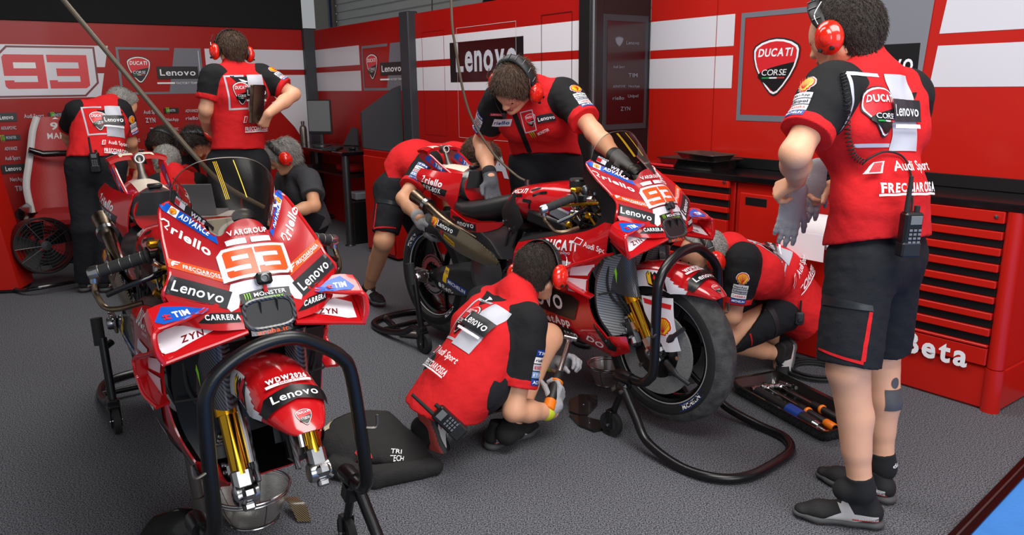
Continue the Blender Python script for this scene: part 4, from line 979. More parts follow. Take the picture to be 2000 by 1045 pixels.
    for (x, w, zb, zt) in ((-1.185, .088, .80, .958), (-1.23, .095, .80, .966), (-1.30, .098, .81, .970), (-1.40, .092, .84, .972), (-1.50, .075, .875, .964), (-1.56, .05, .90, .945), (-1.58, .02, .915, .93)):
        rings.append([A(x-.02*0, w*math.copysign(abs(math.cos(a))**.8, math.cos(a))*(1-.35*max(0, math.sin(a))**2), (zb+zt)/2+(zt-zb)/2*math.sin(a)) for a in np.linspace(0, 2*math.pi, 28, endpoint=False)])
    n0_ = len(mb.f); mb.loft(rings, 0)
    for i in range(28):
        mb.m[i] = 2
    B = mb.bvh(); mb.decal([poly([(-.055, 0), (.055, 0), (.05, .22), (-.05, .22)], 'bike_cream')], A(-1.24, 0, 1.0), A(0, 1, 0), A(-1, 0, 0)*1.0, B, mats=ms, far=.05, back=.1, dens=.02) if False else mb.decal([poly([(-.052, 0), (.052, 0), (.045, .24), (-.045, .24)], 'bike_cream')], A(-1.235, 0, 1.0), A(0, -1, 0)*-1, A(-1, 0, 0)*1.0, B, mats=ms, far=.05, back=.1, dens=.02)
    mb.box(A(-1.215, 0, .972), (.03, .05, .015), None, 1, .004); mb.build('tail_cowl', ms, root, 40)
    for s in (-1, 1):
        mb = MB(); ms = ['bike_red', 'black_satin']
        rows = [[(-1.21, .080, .945), (-1.30, .100, .945), (-1.40, .120, .950), (-1.50, .125, .955)], [(-1.205, .100, .890), (-1.30, .130, .895), (-1.40, .150, .905), (-1.505, .150, .925)], [(-1.215, .110, .825), (-1.29, .140, .845), (-1.40, .155, .860), (-1.50, .152, .895)], [(-1.245, .112, .755), (-1.285, .128, .800), (-1.37, .140, .832), (-1.47, .140, .872)]]
        sheet(s, rows, 16, 16, .005, mb, 0, 1); B = mb.bvh(); ex = A(1, 0, 0) if s < 0 else A(-1, 0, 0); r = -.12 if s < 0 else .12
        e1 = ex*math.cos(r)+ZD*math.sin(r); e2 = ZD*math.cos(r)-ex*math.sin(r)
        mb.decal([text('riello', 'ink_white', .03, 0, .12, .03, .03), poly([(0, .0), (.02, 0), (.005, .008), (.022, .022), (.016, .034), (.0, .03), (.002, .026), (.014, .026), (.012, .02)], 'ink_white')], A(-1.455 if s < 0 else -1.285, s*.2, .892 if s < 0 else .88), e1, e2, B, mats=ms, far=0, back=.2, dens=.015)
        mb.decal([poly([(-.02, -.012), (.16, -.012), (.17, .02), (-.02, .028)], 'ink_black'), text('FLEX-BOX', 'ink_white', 0, -.004, .13, .022, .03)], A(-1.44 if s < 0 else -1.29, s*.2, .862 if s < 0 else .842), e1, e2, B, mats=ms, far=0, back=.2, dens=.015)
        mb.build('tail_side_panel', ms, root, 40)
        mb = MB(); ms = ['bike_red', 'tim_blue']
        rows = [[(-1.285, .088, .905), (-1.30, .090, .940)], [(-1.37, .092, .925), (-1.375, .094, .975)], [(-1.46, .094, .960), (-1.45, .097, 1.015)], [(-1.555, .096, 1.005), (-1.53, .098, 1.04)]]
        G = np.array([[sd(p, s) for p in r] for r in rows]); G = bispl(G, 18, 6); mb.shell(G if s > 0 else G[:, ::-1], .010, 0); B = mb.bvh()
        ed = [G[0, 0]]+list(G[:, -1])+[G[-1, 0]]; mb.tube([p-A(0, s*.005, 0) for p in ed], .0065, 8, 0)
        ex = nrm(A(1, 0, -.42)) if s < 0 else nrm(A(-1, 0, .42)); o = A(-1.50, s*.13, .995) if s < 0 else A(-1.32, s*.13, .918)
        for sgn in (1, -1):
            mb.decal([rect(0, 0, .19, .036, 'tim_blue'), text('TIM', 'ink_white', .085, .008, .06, .02, .03), rect(.045, .008, .03, .02, 'ink_red')], o if sgn > 0 else A((-1.32 if s < 0 else -1.50), s*.04, (.918 if s < 0 else .995)), ex*sgn, nrm(A(.42, 0, 1)), B, mats=ms, far=0, back=.12, dens=.02)
        mb.build('tail_fin', ms, root, 40)
    mb = MB(); ms = ['bike_red', 'bike_cream']; mb.shell(bispl(np.array([[A(x+.01*(abs(y)/.1)**2, y, z-.012*(abs(y)/.1)**4) for y in np.linspace(-.102, .102, 9)] for x, z in ((-1.48, 1.040), (-1.52, 1.046), (-1.565, 1.040))]), 8, 20), .014, 0); B = mb.bvh()
    mb.decal([rect(-.065, -.01, .05, .12, 'bike_cream'), rect(.01, -.01, .05, .12, 'bike_cream')], A(-1.47, 0, 1.08), A(0, 1, 0), A(-1, 0, 0), B, mats=ms, far=.05, back=.1, dens=.03); mb.build('tail_wing', ms, root, 40)
    mb = MB(); p0_, p1_ = A(-1.425, 0, .965), A(-1.462, 0, 1.045); d = nrm(p1_-p0_)
    mb.tube([p0_, p0_+d*.03, p1_], [.022, .014, .013], 14, 0, flat=((0, 1, 0), 1, .8)); mb.lathe([(0, -.03), (.020, -.028), (.022, -.01), (.022, .014), (.017, .016), (.014, .006), (0, .006)], p1_, nrm((1, 0, .12)), 24, 0); mb.lathe([(.012, .0), (0, .001)], p1_+A(.007, 0, 0), nrm((1, 0, .12)), 18, 1); mb.lathe([(.018, .0165), (.014, .0165)], p1_, nrm((1, 0, .12)), 24, 2)
    mb.build('tail_camera', ['steel_dull', 'ink_black', 'ink_white'], root)
    # exhausts and their carbon shroud
    for s, ends in ((-1, [(-1.53, .150, .812), (-1.40, .150, .765), (-1.25, .145, .70), (-1.05, .12, .64)]), (1, [(-1.52, .120, .82), (-1.40, .12, .78), (-1.25, .115, .74), (-1.05, .10, .70)])):
        mb = MB(); P = path([sd(p, s) for p in ends], 20); mb.tube(P, list(np.linspace(.036, .026, 8))+[.024]*12, 20, 0, cap=False); mb.tube(P[:4], .031, 18, 1, cap=True); mb.tube(P[5:7], .040, 20, 2)
        mb.build('exhaust', ['titanium', 'rubber', 'steel'], root)
    mb = MB(); ms = ['carbon_gold', 'black_satin']
    for s in (-1,):
        sheet(s, [[(-1.335, .175, .735), (-1.22, .18, .715), (-1.08, .178, .685), (-.95, .172, .640), (-.845, .160, .575)], [(-1.335, .185, .70), (-1.22, .192, .66), (-1.08, .19, .625), (-.96, .180, .590), (-.855, .162, .560)], [(-1.315, .175, .665), (-1.21, .180, .605), (-1.09, .178, .570), (-.97, .17, .550), (-.87, .155, .545)]], 14, 26, .006, mb, 0, 1); B = mb.bvh()
        ex = nrm(A(1, 0, -.42)); e2 = nrm(A(.42, 0, 1))
        mb.decal([rect(.028, -.01, .09, .026, 'ink_yellow'), text('AKRAPOVIC', 'ink_black', .032, -.004, .082, .014, .02), poly([(0, 0), (.012, .004), (.018, 0), (.022, .01), (.014, .014), (.02, .024), (.008, .02), (.002, .026), (0, .016)], 'ink_red')], A(-1.255, -.23, .655), ex, e2, B, mats=ms, far=0, back=.15, dens=.02)
        ex = nrm(A(1, 0, -.2)); e2 = nrm(A(.2, 0, 1))
        mb.decal([poly([(.035, -.01), (.215, .0), (.22, .035), (.045, .04)], 'ink_black'), text('Lenovo', 'ink_white', .05, .003, .13, .026, .014)]+place(scallop(), -.012, -.016, .062, .068), A(-1.335, -.24, .700), ex, e2, B, mats=ms, far=0, back=.15, dens=.02)
    mb.build('exhaust_shroud', ms, root, 40)
    # swingarm
    for s in (-1, 1):
        mb = MB(); ms = ['carbon_dark', 'black_satin']; rows = [[(-.88, .120, .56), (-1.10, .150, .53), (-1.30, .158, .475), (-1.43, .155, .43)], [(-.88, .130, .50), (-1.10, .158, .45), (-1.30, .165, .42), (-1.44, .16, .40)], [(-.90, .120, .43), (-1.10, .148, .36), (-1.28, .155, .345), (-1.43, .152, .365)]]
        sheet(s, rows, 12, 20, .012, mb, 0, 1)
        if s < 0:
            B = mb.bvh(); ex = nrm(A(1, 0, -.28)); e2 = nrm(A(.28, 0, 1))
            mb.decal([poly([(.0, 0), (.018, -.008), (.036, 0), (.034, .05), (.002, .05)], 'ink_yellow'), text('WD', 'ink_blue', .006, .018, .025, .018, .03)], A(-1.275, -.2, .435), ex, e2, B, mats=ms, far=0, back=.1, dens=.02)
            mb.decal([rect(0, 0, .17, .036, 'ink_blue'), rect(-.012, 0, .03, .045, 'ink_yellow'), text('MICHELIN', 'ink_white', .03, .01, .13, .018, .03)], A(-1.275, -.2, .400), ex, e2, B, mats=ms, far=0, back=.1, dens=.02)
            mb.decal([text('Reflexall', 'ink_white', .03, .0, .16, .024, .02), disc(.012, .01, .013, .013, 'ink_white', 16)], A(-1.33, -.2, .372), ex, e2, B, mats=ms, far=0, back=.1, dens=.02)
        mb.build('swingarm', ms, root, 40)
    for s in (-1, 1):
        mb = MB(); mb.box(sd((-1.47, .165, .40), s), (.11, .012, .075), None, 0, .004); mb.lathe([(0, .02), (.022, .02), (.026, .012), (.026, -.02)], sd((-1.5, .168, .383), s), (0, s, 0), 20, 1); mb.box(sd((-1.42, .168, .41), s), (.04, .01, .03), None, 1, .004)
        for k in range(5): mb.lathe([(.008, 0), (.008, .006), (0, .007)], sd((-1.52+.025*k, .172, .425-.012*(k % 2)), s), (0, s, 0), 10, 1)
        mb.build('chain_adjuster', ['steel_dull', 'steel'], root)
    mb = MB(); mb.lathe([(.10, -.012), (.12, 0), (.10, .012)], A(-.95, -.15, .50), (0, 1, 0), 28, 0, cap=True); mb.build('sprocket_cover', 'carbon', root)

def wheel(root, c, R, w, rim_r, front):
    """Tyre, rim and discs around the axle point c."""
    mb = MB(); ms = ['tyre_tread', 'rubber']; prof = []
    for t in np.linspace(-1, 1, 25):
        a = t*1.32; prof.append((R-w*.62*(1-math.cos(a)), w/2*math.sin(a)/math.sin(1.32)))
    inner = prof[-1][0]
    pr = [(rim_r, -w*.36), (rim_r+.012, -w*.42)]+[(rim_r+(inner-rim_r)*.5, -w*.5)]+prof+[(rim_r+(inner-rim_r)*.5, w*.5)]+[(rim_r+.012, w*.42), (rim_r, w*.36)]
    n = 72; mb.lathe(pr, c, (0, 1, 0), n, 0)
    for i in range(len(pr)-1):
        if i < 5 or i > len(pr)-7:
            for j in range(n): mb.m[i*n+j] = 1
    B = mb.bvh()
    for s in (-1, 1):
        for a in (2.35, 2.35-math.pi, ):
            for t, ink, off, wd in (('MICHELIN', 'ink_blue', 0, .62),):
                rm = rim_r+(inner-rim_r)*.72; gr = []
                N_ = 14
                outer = [(rm+.013)*A(math.cos(a-s*x), math.sin(a-s*x)) for x in np.linspace(-wd/2, wd/2, N_)]; inn = [(rm-.013)*A(math.cos(a-s*x), math.sin(a-s*x)) for x in np.linspace(-wd/2, wd/2, N_)]
                V = outer+inn; T = []
                for i in range(N_-1): T += [(i, i+1, N_+i+1), (i, N_+i+1, N_+i)]
                V = np.array(V); T = [q if np.cross(V[q[1]]-V[q[0]], V[q[2]]-V[q[0]]) > 0 else q[::-1] for q in T]
                V2, T2, _ = text(t, 'ink_white', -wd*.36, -.008, wd*.72, .016, .03); q = []
                fl_ = 1 if a > 0 else -1
                for x, y in V2: rr = rm+y*fl_; q.append((rr*math.cos(a-x*fl_/rm*rm), rr*math.sin(a-x*fl_)))
                if s < 0:
                    gr = [(V, T, ink), (np.array(q), [tt for tt in T2], 'ink_white')]
                else:
                    gr = [(V*[-1, 1], [tt[::-1] for tt in T], ink), (np.array(q), [tt for tt in T2], 'ink_white')]
                ex = A(1, 0, 0) if s < 0 else A(-1, 0, 0)
                mb.decal(gr, A(c[0], s*.2, c[2]), ex, ZD, B, mats=ms, far=0, back=.2, dens=.03)
    t_ = mb.build('tyre', ms, root, 50)
    mb = MB(); prof = [(rim_r+.004, -w*.40), (rim_r+.006, -w*.34), (rim_r-.012, -w*.30), (rim_r-.022, -w*.1), (rim_r-.022, w*.1), (rim_r-.012, w*.30), (rim_r+.006, w*.34), (rim_r+.004, w*.40)]
    mb.lathe(prof, c, (0, 1, 0), 64, 0); mb.ring(rim_r+.004, .0022, A(*c)+A(0, w*.40, 0), (0, 1, 0), 64, 6, 2); mb.ring(rim_r+.004, .0022, A(*c)-A(0, w*.40, 0), (0, 1, 0), 64, 6, 2)
    mb.lathe([(0, -w*.36), (.03, -w*.36), (.036, -w*.2), (.036, w*.2), (.03, w*.36), (0, w*.36)], c, (0, 1, 0), 28, 0); mb.lathe([(.012, -w*.5), (.012, w*.5)], c, (0, 1, 0), 16, 1, cap=True)
    for k in range(7):
        a = k*2*math.pi/7+.3; d = A(math.cos(a), 0, math.sin(a)); mb.tube(path([A(*c)+d*.03, A(*c)+d*(rim_r*.55), A(*c)+d*(rim_r-.015)], 8), [.016]*4+[.012]*4, 10, 0, flat=((0, 1, 0), 1.2, .7))
    rm_ = mb.build('rim', ['black_gloss', 'steel', 'leather_white'], root)
    mb = MB()
    if front:
        for s in (-1, 1):
            mb.lathe([(.105, s*.070), (.170, s*.070), (.170, s*.078), (.105, s*.078)], c, (0, 1, 0), 64, 0, closed=True)
            mb.lathe([(.06, s*.066), (.100, s*.070), (.105, s*.076), (.06, s*.074)], c, (0, 1, 0), 48, 1, closed=True)
            for k in range(8): a = k*math.pi/4; mb.lathe([(.008, 0), (.008, .006), (0, .006)], A(*c)+A(.103*math.cos(a), s*.076, .103*math.sin(a)), (0, s, 0), 10, 2)
            for a in (.75, -.45):
                d = A(math.cos(a), 0, math.sin(a)); mb.tube(path([A(*c)+d*.06+A(0, s*.085, 0), A(*c)+d*.13+A(0, s*.10, 0), A(*c)+d*.19+A(0, s*.09, 0)], 10), [.014]*5+[.008]*5, 10, 3, flat=((0, 1, 0), .7, 1.1))
    else:
        mb.lathe([(.07, -.075), (.11, -.075), (.11, -.07), (.07, -.07)], c, (0, 1, 0), 48, 2, closed=True); mb.lathe([(.08, .075), (.105, .075), (.105, .081), (.08, .081)], c, (0, 1, 0), 48, 1, closed=True)
        for k in range(40): a = k*2*math.pi/40; mb.lathe([(.005, -.079), (.005, -.068)], A(c[0]+.10*math.cos(a), 0, c[2]+.10*math.sin(a)), (0, 1, 0), 8, 1, cap=True)
    mb.build('brake_disc' if front else 'rear_sprocket', ['disc_carbon', 'black_satin', 'steel', 'alu_dark'], root)

BIKE_S = 1.0429
def motorcycle(label, loc, rot, front_wheel):
    r = thing('race_motorcycle', label, 'motorcycle', loc); r.rotation_euler = rot; r.scale = (BIKE_S,)*3
    return r
bike_right = motorcycle('red race motorcycle with both wheels on, front and rear stands under it', (.6348, 3.0219, 0), (0, 0, math.radians(-49.505)), True)
fairing(bike_right); side_fairing(bike_right, -1); side_fairing(bike_right, 1); front_end(bike_right, True); body(bike_right)
wheel(bike_right, (-1.5, 0, .383), .335, .19, .215, False)
n_shared = [c for c in bike_right.children if c.name.split('.')[0] != 'wheel_spat']
bike_left = motorcycle('red race motorcycle with no front wheel, its nose and number 93 facing the viewer', (-.6607, 1.9688, -.0065), (math.radians(.418), math.radians(2.478), math.radians(-54.596)), False)
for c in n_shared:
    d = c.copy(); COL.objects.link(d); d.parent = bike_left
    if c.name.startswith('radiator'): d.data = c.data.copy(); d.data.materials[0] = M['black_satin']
wheel(bike_right, (.012, 0, .345), .302, .125, .212, True)
def bike_pt(which, P):
    """Local bike point(s) to world."""
    o, e = {'R': ((.6348, 3.0219, 0), (0, 0, math.radians(-49.505))), 'L': ((-.6607, 1.9688, -.0065), (math.radians(.418), math.radians(2.478), math.radians(-54.596)))}[which]
    R = RZ(e[2]) @ rotm((0, 1, 0), e[1]) @ rotm((1, 0, 0), e[0]); return np.asarray(P, float)*BIKE_S @ R.T+A(*o)
# ------------------------------------------------------------------ figures: smooth skin and cloth grown from bones
class Field:
    """Rounded bones melted together on a grid; the skin is taken where the distance is zero."""
    def __init__(s, vox=.006): s.vox = vox; s.pr = []; s.cuts = []; s.subs = []
    def cone(s, a, b, ra, rb, m=0, k=.02, sq=None, cut=()):
        """Tapered bone a -> b. sq = (axis, factor): thinner along that axis. cut: planes (point, normal) trimming this bone."""
        s.pr.append((np.asarray(a, float), np.asarray(b, float), ra, rb, m, k, sq, cut)); return s
    def ball(s, c, r, m=0, k=.015, sq=None): return s.cone(c, A(*c)+A(0, 0, 1e-4), r, r, m, k, sq)
    def cut(s, p, n): s.cuts.append((np.asarray(p, float), nrm(n))); return s
    def mesh(s, noise=0., nscale=9., seed=1):
        vx = s.vox; lo = np.min([np.minimum(p[0], p[1])-max(p[2], p[3]) for p in s.pr], 0)-4*vx; hi = np.max([np.maximum(p[0], p[1])+max(p[2], p[3]) for p in s.pr], 0)+4*vx
        n = np.ceil((hi-lo)/vx).astype(int)+1; Fd = np.full(n, .05, np.float32); best = np.full(n, 9., np.float32); mid = np.zeros(n, np.int8)
        ax = [lo[i]+vx*np.arange(n[i]) for i in range(3)]
        for (a, b, ra, rb, m, k, sq, cut) in s.pr:
            r = max(ra, rb)+k+2*vx; i0 = np.maximum(0, np.floor((np.minimum(a, b)-r-lo)/vx).astype(int)); i1 = np.minimum(n, np.ceil((np.maximum(a, b)+r-lo)/vx).astype(int)+1)
            sl = tuple(slice(i0[q], i1[q]) for q in range(3)); x, y, z = np.meshgrid(*[ax[q][sl[q]].astype(np.float32) for q in range(3)], indexing='ij', sparse=True)
            d = b-a; L2 = d@d+1e-12; px, py, pz = x-a[0], y-a[1], z-a[2]; t = np.clip((px*d[0]+py*d[1]+pz*d[2])/L2, 0, 1)
            wx, wy, wz = px-t*d[0], py-t*d[1], pz-t*d[2]
            if sq is not None:
                q, f_ = nrm(sq[0]), sq[1]; dt = (wx*q[0]+wy*q[1]+wz*q[2])*(1/f_-1); wx, wy, wz = wx+dt*q[0], wy+dt*q[1], wz+dt*q[2]
            D = np.sqrt(wx*wx+wy*wy+wz*wz)-(ra+t*(rb-ra))
            for (cp, cn) in cut: D = np.maximum(D, (x-cp[0])*cn[0]+(y-cp[1])*cn[1]+(z-cp[2])*cn[2])
            h = np.maximum(k-np.abs(Fd[sl]-D), 0)/k if k > 0 else 0
            bt = D < best[sl]; best[sl] = np.where(bt, D, best[sl]); mid[sl] = np.where(bt, m, mid[sl])
            Fd[sl] = np.minimum(Fd[sl], D)-h*h*k*.25
        x, y, z = np.meshgrid(*[ax[q].astype(np.float32) for q in range(3)], indexing='ij', sparse=True)
        for (c, r) in s.subs: Fd = np.maximum(Fd, r-np.sqrt((x-c[0])**2+(y-c[1])**2+(z-c[2])**2))
        for (p, nn) in s.cuts: Fd = np.maximum(Fd, (x-p[0])*nn[0]+(y-p[1])*nn[1]+(z-p[2])*nn[2])
        if noise:
            rg = np.random.default_rng(seed); W_ = 0
            for o in range(5):
                k1, k2 = rg.normal(size=3)*nscale*(1+.5*o), rg.normal(size=3)*nscale*(1+.5*o); f1, f2 = rg.uniform(0, 6, 2)
                W_ = W_+np.sin(x*k1[0]+y*k1[1]+z*k1[2]+f1+1.5*np.sin(x*k2[0]+y*k2[1]+z*k2[2]+f2))/(1+.5*o)
            Fd = Fd+(noise*W_/2.2).astype(np.float32)
        Fd[0] = Fd[-1] = .02; Fd[:, 0] = Fd[:, -1] = .02; Fd[:, :, 0] = Fd[:, :, -1] = .02
        S = Fd < 0; st = A(n[1]*n[2], n[2], 1).astype(int); pts = []; ids = []; quads = []
        for axx in range(3):
            s0 = [slice(None)]*3; s1 = [slice(None)]*3; s0[axx] = slice(0, -1); s1[axx] = slice(1, None); f0, f1 = Fd[tuple(s0)], Fd[tuple(s1)]
            I = np.argwhere(S[tuple(s0)] != S[tuple(s1)]); g0 = f0[tuple(I.T)]; g1 = f1[tuple(I.T)]; P = I.astype(float); P[:, axx] += g0/(g0-g1)
            u, v = [q for q in range(3) if q != axx]; base = I @ st; c4 = [base-st[u]-st[v], base-st[v], base, base-st[u]]
            for c in c4: pts.append(P); ids.append(c)
            q = np.stack(c4, 1); neg = (g0 < 0) if axx != 1 else (g0 >= 0); q[~neg] = q[~neg][:, ::-1]; quads.append(q)
        P = np.concatenate(pts); ids = np.concatenate(ids); uq, inv = np.unique(ids, return_inverse=True); cnt = np.bincount(inv)
        V = np.stack([np.bincount(inv, P[:, q])/cnt for q in range(3)], 1); Q = np.searchsorted(uq, np.concatenate(quads))
        gi = np.clip(np.rint(V[Q].mean(1)).astype(int), 0, np.array(n)-1); mm = mid[gi[:, 0], gi[:, 1], gi[:, 2]]
        return V*vx+lo, Q, mm
def grown(F, **k):
    mb = MB(); V, Q, m = F.mesh(**k)
    if len(set(m.tolist())) > 1:   # even out the seams between cloth colours
        E_ = np.concatenate([np.stack([Q[:, i], Q[:, (i+1) % 4]], 1) for i in range(4)]); fm = np.tile(m, 4); E_.sort(axis=1); key = E_[:, 0].astype(np.int64)*len(V)+E_[:, 1]; o = np.argsort(key, kind='stable'); k_, f_, e_ = key[o], fm[o], E_[o]
        sel = (k_[1:] == k_[:-1]) & (f_[1:] != f_[:-1]); B_ = e_[1:][sel]
        for _ in range(10):
            S_ = np.zeros_like(V); c_ = np.zeros(len(V)); np.add.at(S_, B_[:, 0], V[B_[:, 1]]); np.add.at(S_, B_[:, 1], V[B_[:, 0]]); np.add.at(c_, B_.ravel(), 1); w = c_ == 2; V[w] = V[w]*.5+.5*S_[w]/2
    mb.v.append(V); mb.n = len(V); mb.f = [tuple(q) for q in Q.tolist()]; mb.m = m.tolist(); return mb

def hand(F, wr, d, pn, side, curl=(.35, .45, .3), m=0, r=1., spread=.06, thumb=(.75, .35), k=.006):
    """Palm and five fingers: wr wrist, d pointing direction, pn palm normal, side +1 left / -1 right hand."""
    d = nrm(d); pn = nrm(np.asarray(pn, float)-d*(np.asarray(pn, float)@d)); lat = np.cross(d, pn)*(-side)   # towards the thumb
    wr = np.asarray(wr, float)
    kn = [wr+d*(.088+dl)*r+lat*o*r for o, dl in ((.030, 0), (.010, .004), (-.010, .001), (-.028, -.008))]
    for i, q in enumerate(kn): F.cone(wr+d*.012+lat*(.016-.011*i)*r, q, .0145*r, .0115*r, m, .012)
    for i, (L, q) in enumerate(zip((.068, .076, .071, .056), kn)):
        dd = nrm(d+lat*spread*(1.5-i)); p = q; ang = 0
        for j, fr in enumerate((.44, .32, .26)):
            ang += curl[j]*(1+.08*i); v = dd*math.cos(ang)+pn*math.sin(ang); e = p+v*L*fr*r
            F.cone(p, e, (.0098, .009, .0082)[j]*r, (.009, .0082, .0072)[j]*r, m, k); p = e
    t0 = wr+d*.022*r+lat*.020*r; dv = nrm(d*.62+lat*thumb[0]+pn*thumb[1]); t1 = t0+dv*.042*r; dv2 = nrm(d*.9+lat*.25+pn*(thumb[1]+.25)); t2 = t1+dv2*.033*r; t3 = t2+nrm(dv2+pn*.35)*.026*r
    F.cone(t0, t1, .0145*r, .0115*r, m, .010); F.cone(t1, t2, .0112*r, .0098*r, m, k); F.cone(t2, t3, .0098*r, .0080*r, m, k)
def head(F, c, f, u, m=0, face=True, beard=None, r=1.):
    f = nrm(f); u = nrm(np.asarray(u, float)-f*(np.asarray(u, float)@f)); rt = np.cross(f, u); P = lambda a, b, l=0.: np.asarray(c, float)+(f*a+u*b+rt*l)*r
    F.cone(P(-.030, .012), P(.022, .022), .084*r, .078*r, m, .02, (rt, .88)); F.cone(P(.040, -.005), P(.048, -.078), .060*r, .036*r, m, .03, (rt, .95))
    for s in (-1, 1):
        F.cone(P(-.005, -.055, .050*s), P(.052, -.094, .014*s), .026*r, .020*r, beard if beard is not None else m, .02)
        F.cone(P(.055, -.030, .034*s), P(.070, -.040, .022*s), .022*r, .014*r, m, .016)
        F.cone(P(.082, .020, .012*s), P(.070, .022, .042*s), .0095*r, .008*r, m, .010)
        F.cone(P(-.012, .008, .074*s), P(-.010, -.028, .072*s), .018*r, .012*r, m, .006, (rt, .4))
        if face:
            F.ball(P(.0755, .001, .030*s), .0125*r, m, .004); F.cone(P(.086, -.004, .036*s), P(.0865, -.005, .024*s), .0028*r, .0028*r, 2, .001)
            F.cone(P(.085, .024, .014*s), P(.074, .026, .044*s), .0042*r, .0032*r, 3, .002)
    F.cone(P(.086, .008), P(.106, -.034), .0085*r, .0125*r, m, .008)
    for s in (-1, 1): F.ball(P(.098, -.036, .011*s), .0085*r, m, .006)
    F.cone(P(.086, -.062, -.017), P(.086, -.062, .017), .0075*r, .0075*r, 1 if face else m, .004); F.cone(P(.084, -.070, -.012), P(.084, -.070, .012), .0075*r, .0075*r, 1 if face else m, .004)
    F.ball(P(.075, -.094), .021*r, beard if beard is not None else m, .015)
    return P
def hair(parent, c, f, u, mt, r=1., top=.012, nape=-.085, noise=.0022, front=.062, seed=2, sides=1., vox=.005, ns=60, L=.014, N=2600, curl=.25):
    f = nrm(f); u = nrm(np.asarray(u, float)-f*(np.asarray(u, float)@f)); rt = np.cross(f, u); P = lambda a, b, l=0.: np.asarray(c, float)+(f*a+u*b+rt*l)*r
    F = Field(vox); F.cone(P(-.032, .014), P(.022, .024+top*.4), (.0875+top*.6)*r, (.081+top*.75)*r, 0, .02, (rt, .90*sides)); F.cone(P(-.05, -.02), P(-.045, -.075), .062*r, .052*r, 0, .03, (rt, 1.0))
    F.cut(P(front, .045), f*.80-u*.60); F.cut(P(.012, -.02) if front < .08 else P(.034, -.02), f*.93-u*.37 if front < .08 else f*.78-u*.62); F.cut(P(-.04, nape), -u*.95+f*.3)
    mb = grown(F, noise=noise, nscale=ns, seed=seed); V = mb.v[0]; Q = np.array(mb.f); rg = np.random.default_rng(seed); q = Q[rg.integers(0, len(Q), N)]; c0, c1, c2, c3 = [V[q[:, i]] for i in range(4)]
    nn = np.cross(c2-c0, c3-c1); nn /= np.linalg.norm(nn, axis=1)[:, None]+1e-12; w = rg.random((N, 2)); p = c0+(c1-c0)*w[:, :1]+(c3-c0)*w[:, 1:]
    out = p-P(-.02, .0); nn[np.einsum('ij,ij->i', nn, out) < 0] *= -1; t = p-P(-.035, .115); t -= nn*np.einsum('ij,ij->i', t, nn)[:, None]; t /= np.linalg.norm(t, axis=1)[:, None]+1e-9
    t = t+rg.normal(0, curl, (N, 3)); ln = L*rg.uniform(.6, 1.3, (N, 1)); k1 = p+(t*.5+nn*.42)*ln*.55; k2 = p+(t*.95+nn*.30)*ln; b_ = np.cross(t, nn); b_ /= np.linalg.norm(b_, axis=1)[:, None]+1e-9; rr = .0011*r
    VV = np.stack([p-nn*.003+b_*rr, p-nn*.003-b_*rr, p-nn*.003+t*rr, k1+b_*rr*.9, k1-b_*rr*.9, k1+nn*rr*.9, k2], 1).reshape(-1, 3); base = np.arange(N)[:, None]*7
    T = np.array([[0, 1, 4], [0, 4, 3], [1, 2, 5], [1, 5, 4], [2, 0, 3], [2, 3, 5], [3, 4, 6], [4, 5, 6], [5, 3, 6]]); mb.add(VV, (base[:, :, None]+T[None]).reshape(-1, 3).tolist(), 0)
    return mb.build('hair', mt, parent, 60)
def headset(parent, c, f, u, r=1.12, cup='cup_red', tilt=0., mic=0, over=0., mics=1):
    f = nrm(f); u = nrm(np.asarray(u, float)-f*(np.asarray(u, float)@f)); rt = np.cross(f, u); P = lambda a, b, l=0.: np.asarray(c, float)+(f*a+u*b+rt*l)*r
    e = Empty = bpy.data.objects.new('headset', None); e.empty_display_size = .05; link(e, parent)
    mb = MB(); arc = [P(.1*over*math.sin(t)-.005, -.015+.128*math.sin(t), .098*math.cos(t)) for t in np.linspace(.0, math.pi, 30)]
    mb.tube(arc, [.011]*4+[.013]*22+[.011]*4, 12, 0, flat=(f, 1.5, .45)); 
    for k in range(4, 26, 3): mb.tube([arc[k]+(arc[k]-P(0, 0))*.06+f*.014, arc[k]+(arc[k]-P(0, 0))*.06-f*.014], .002, 6, 1)
    mb.build('headband', ['black_plastic', 'alu_dark'], e)
    for s in (-1, 1):
        mb = MB(); o = P(-.008, -.022, .088*s); R = np.stack([f, u, rt*s], 1)
        mb.lathe([(.030, -.012), (.038, -.010), (.040, 0), (.036, .006)], o, rt*s, 28, 1)
        mb.ell(o+rt*s*.012*r, (.040*r, .047*r, .026*r), R, 0, 24, 14); mb.ell(o+rt*s*.026*r, (.024*r, .030*r, .016*r), R, 0, 18, 10)
        mb.lathe([(.006, 0), (.006, .012), (0, .013)], P(-.02, -.055, .112*s), rt*s, 12, 1); mb.lathe([(.006, 0), (.006, .012), (0, .013)], P(.012, -.052, .112*s), rt*s, 12, 1)
        mb.tube(path([P(.012, .02, .11*s), P(.02, .05, .105*s), P(-.0, .08, .095*s)], 12), .0022, 6, 2)
        mb.build('ear_cup', [cup, 'black_plastic', 'steel'], e)
    if mic:
        mb = MB(); mb.tube(path([P(.01, -.05, .105*mic), P(.05, -.085, .085*mic), P(.095, -.09, .03*mic)], 16), .0025, 8, 0); mb.ell(P(.097, -.09, .02*mic), (.010, .010, .014), None, 0); mb.build('microphone', 'rubber', e)
    return e
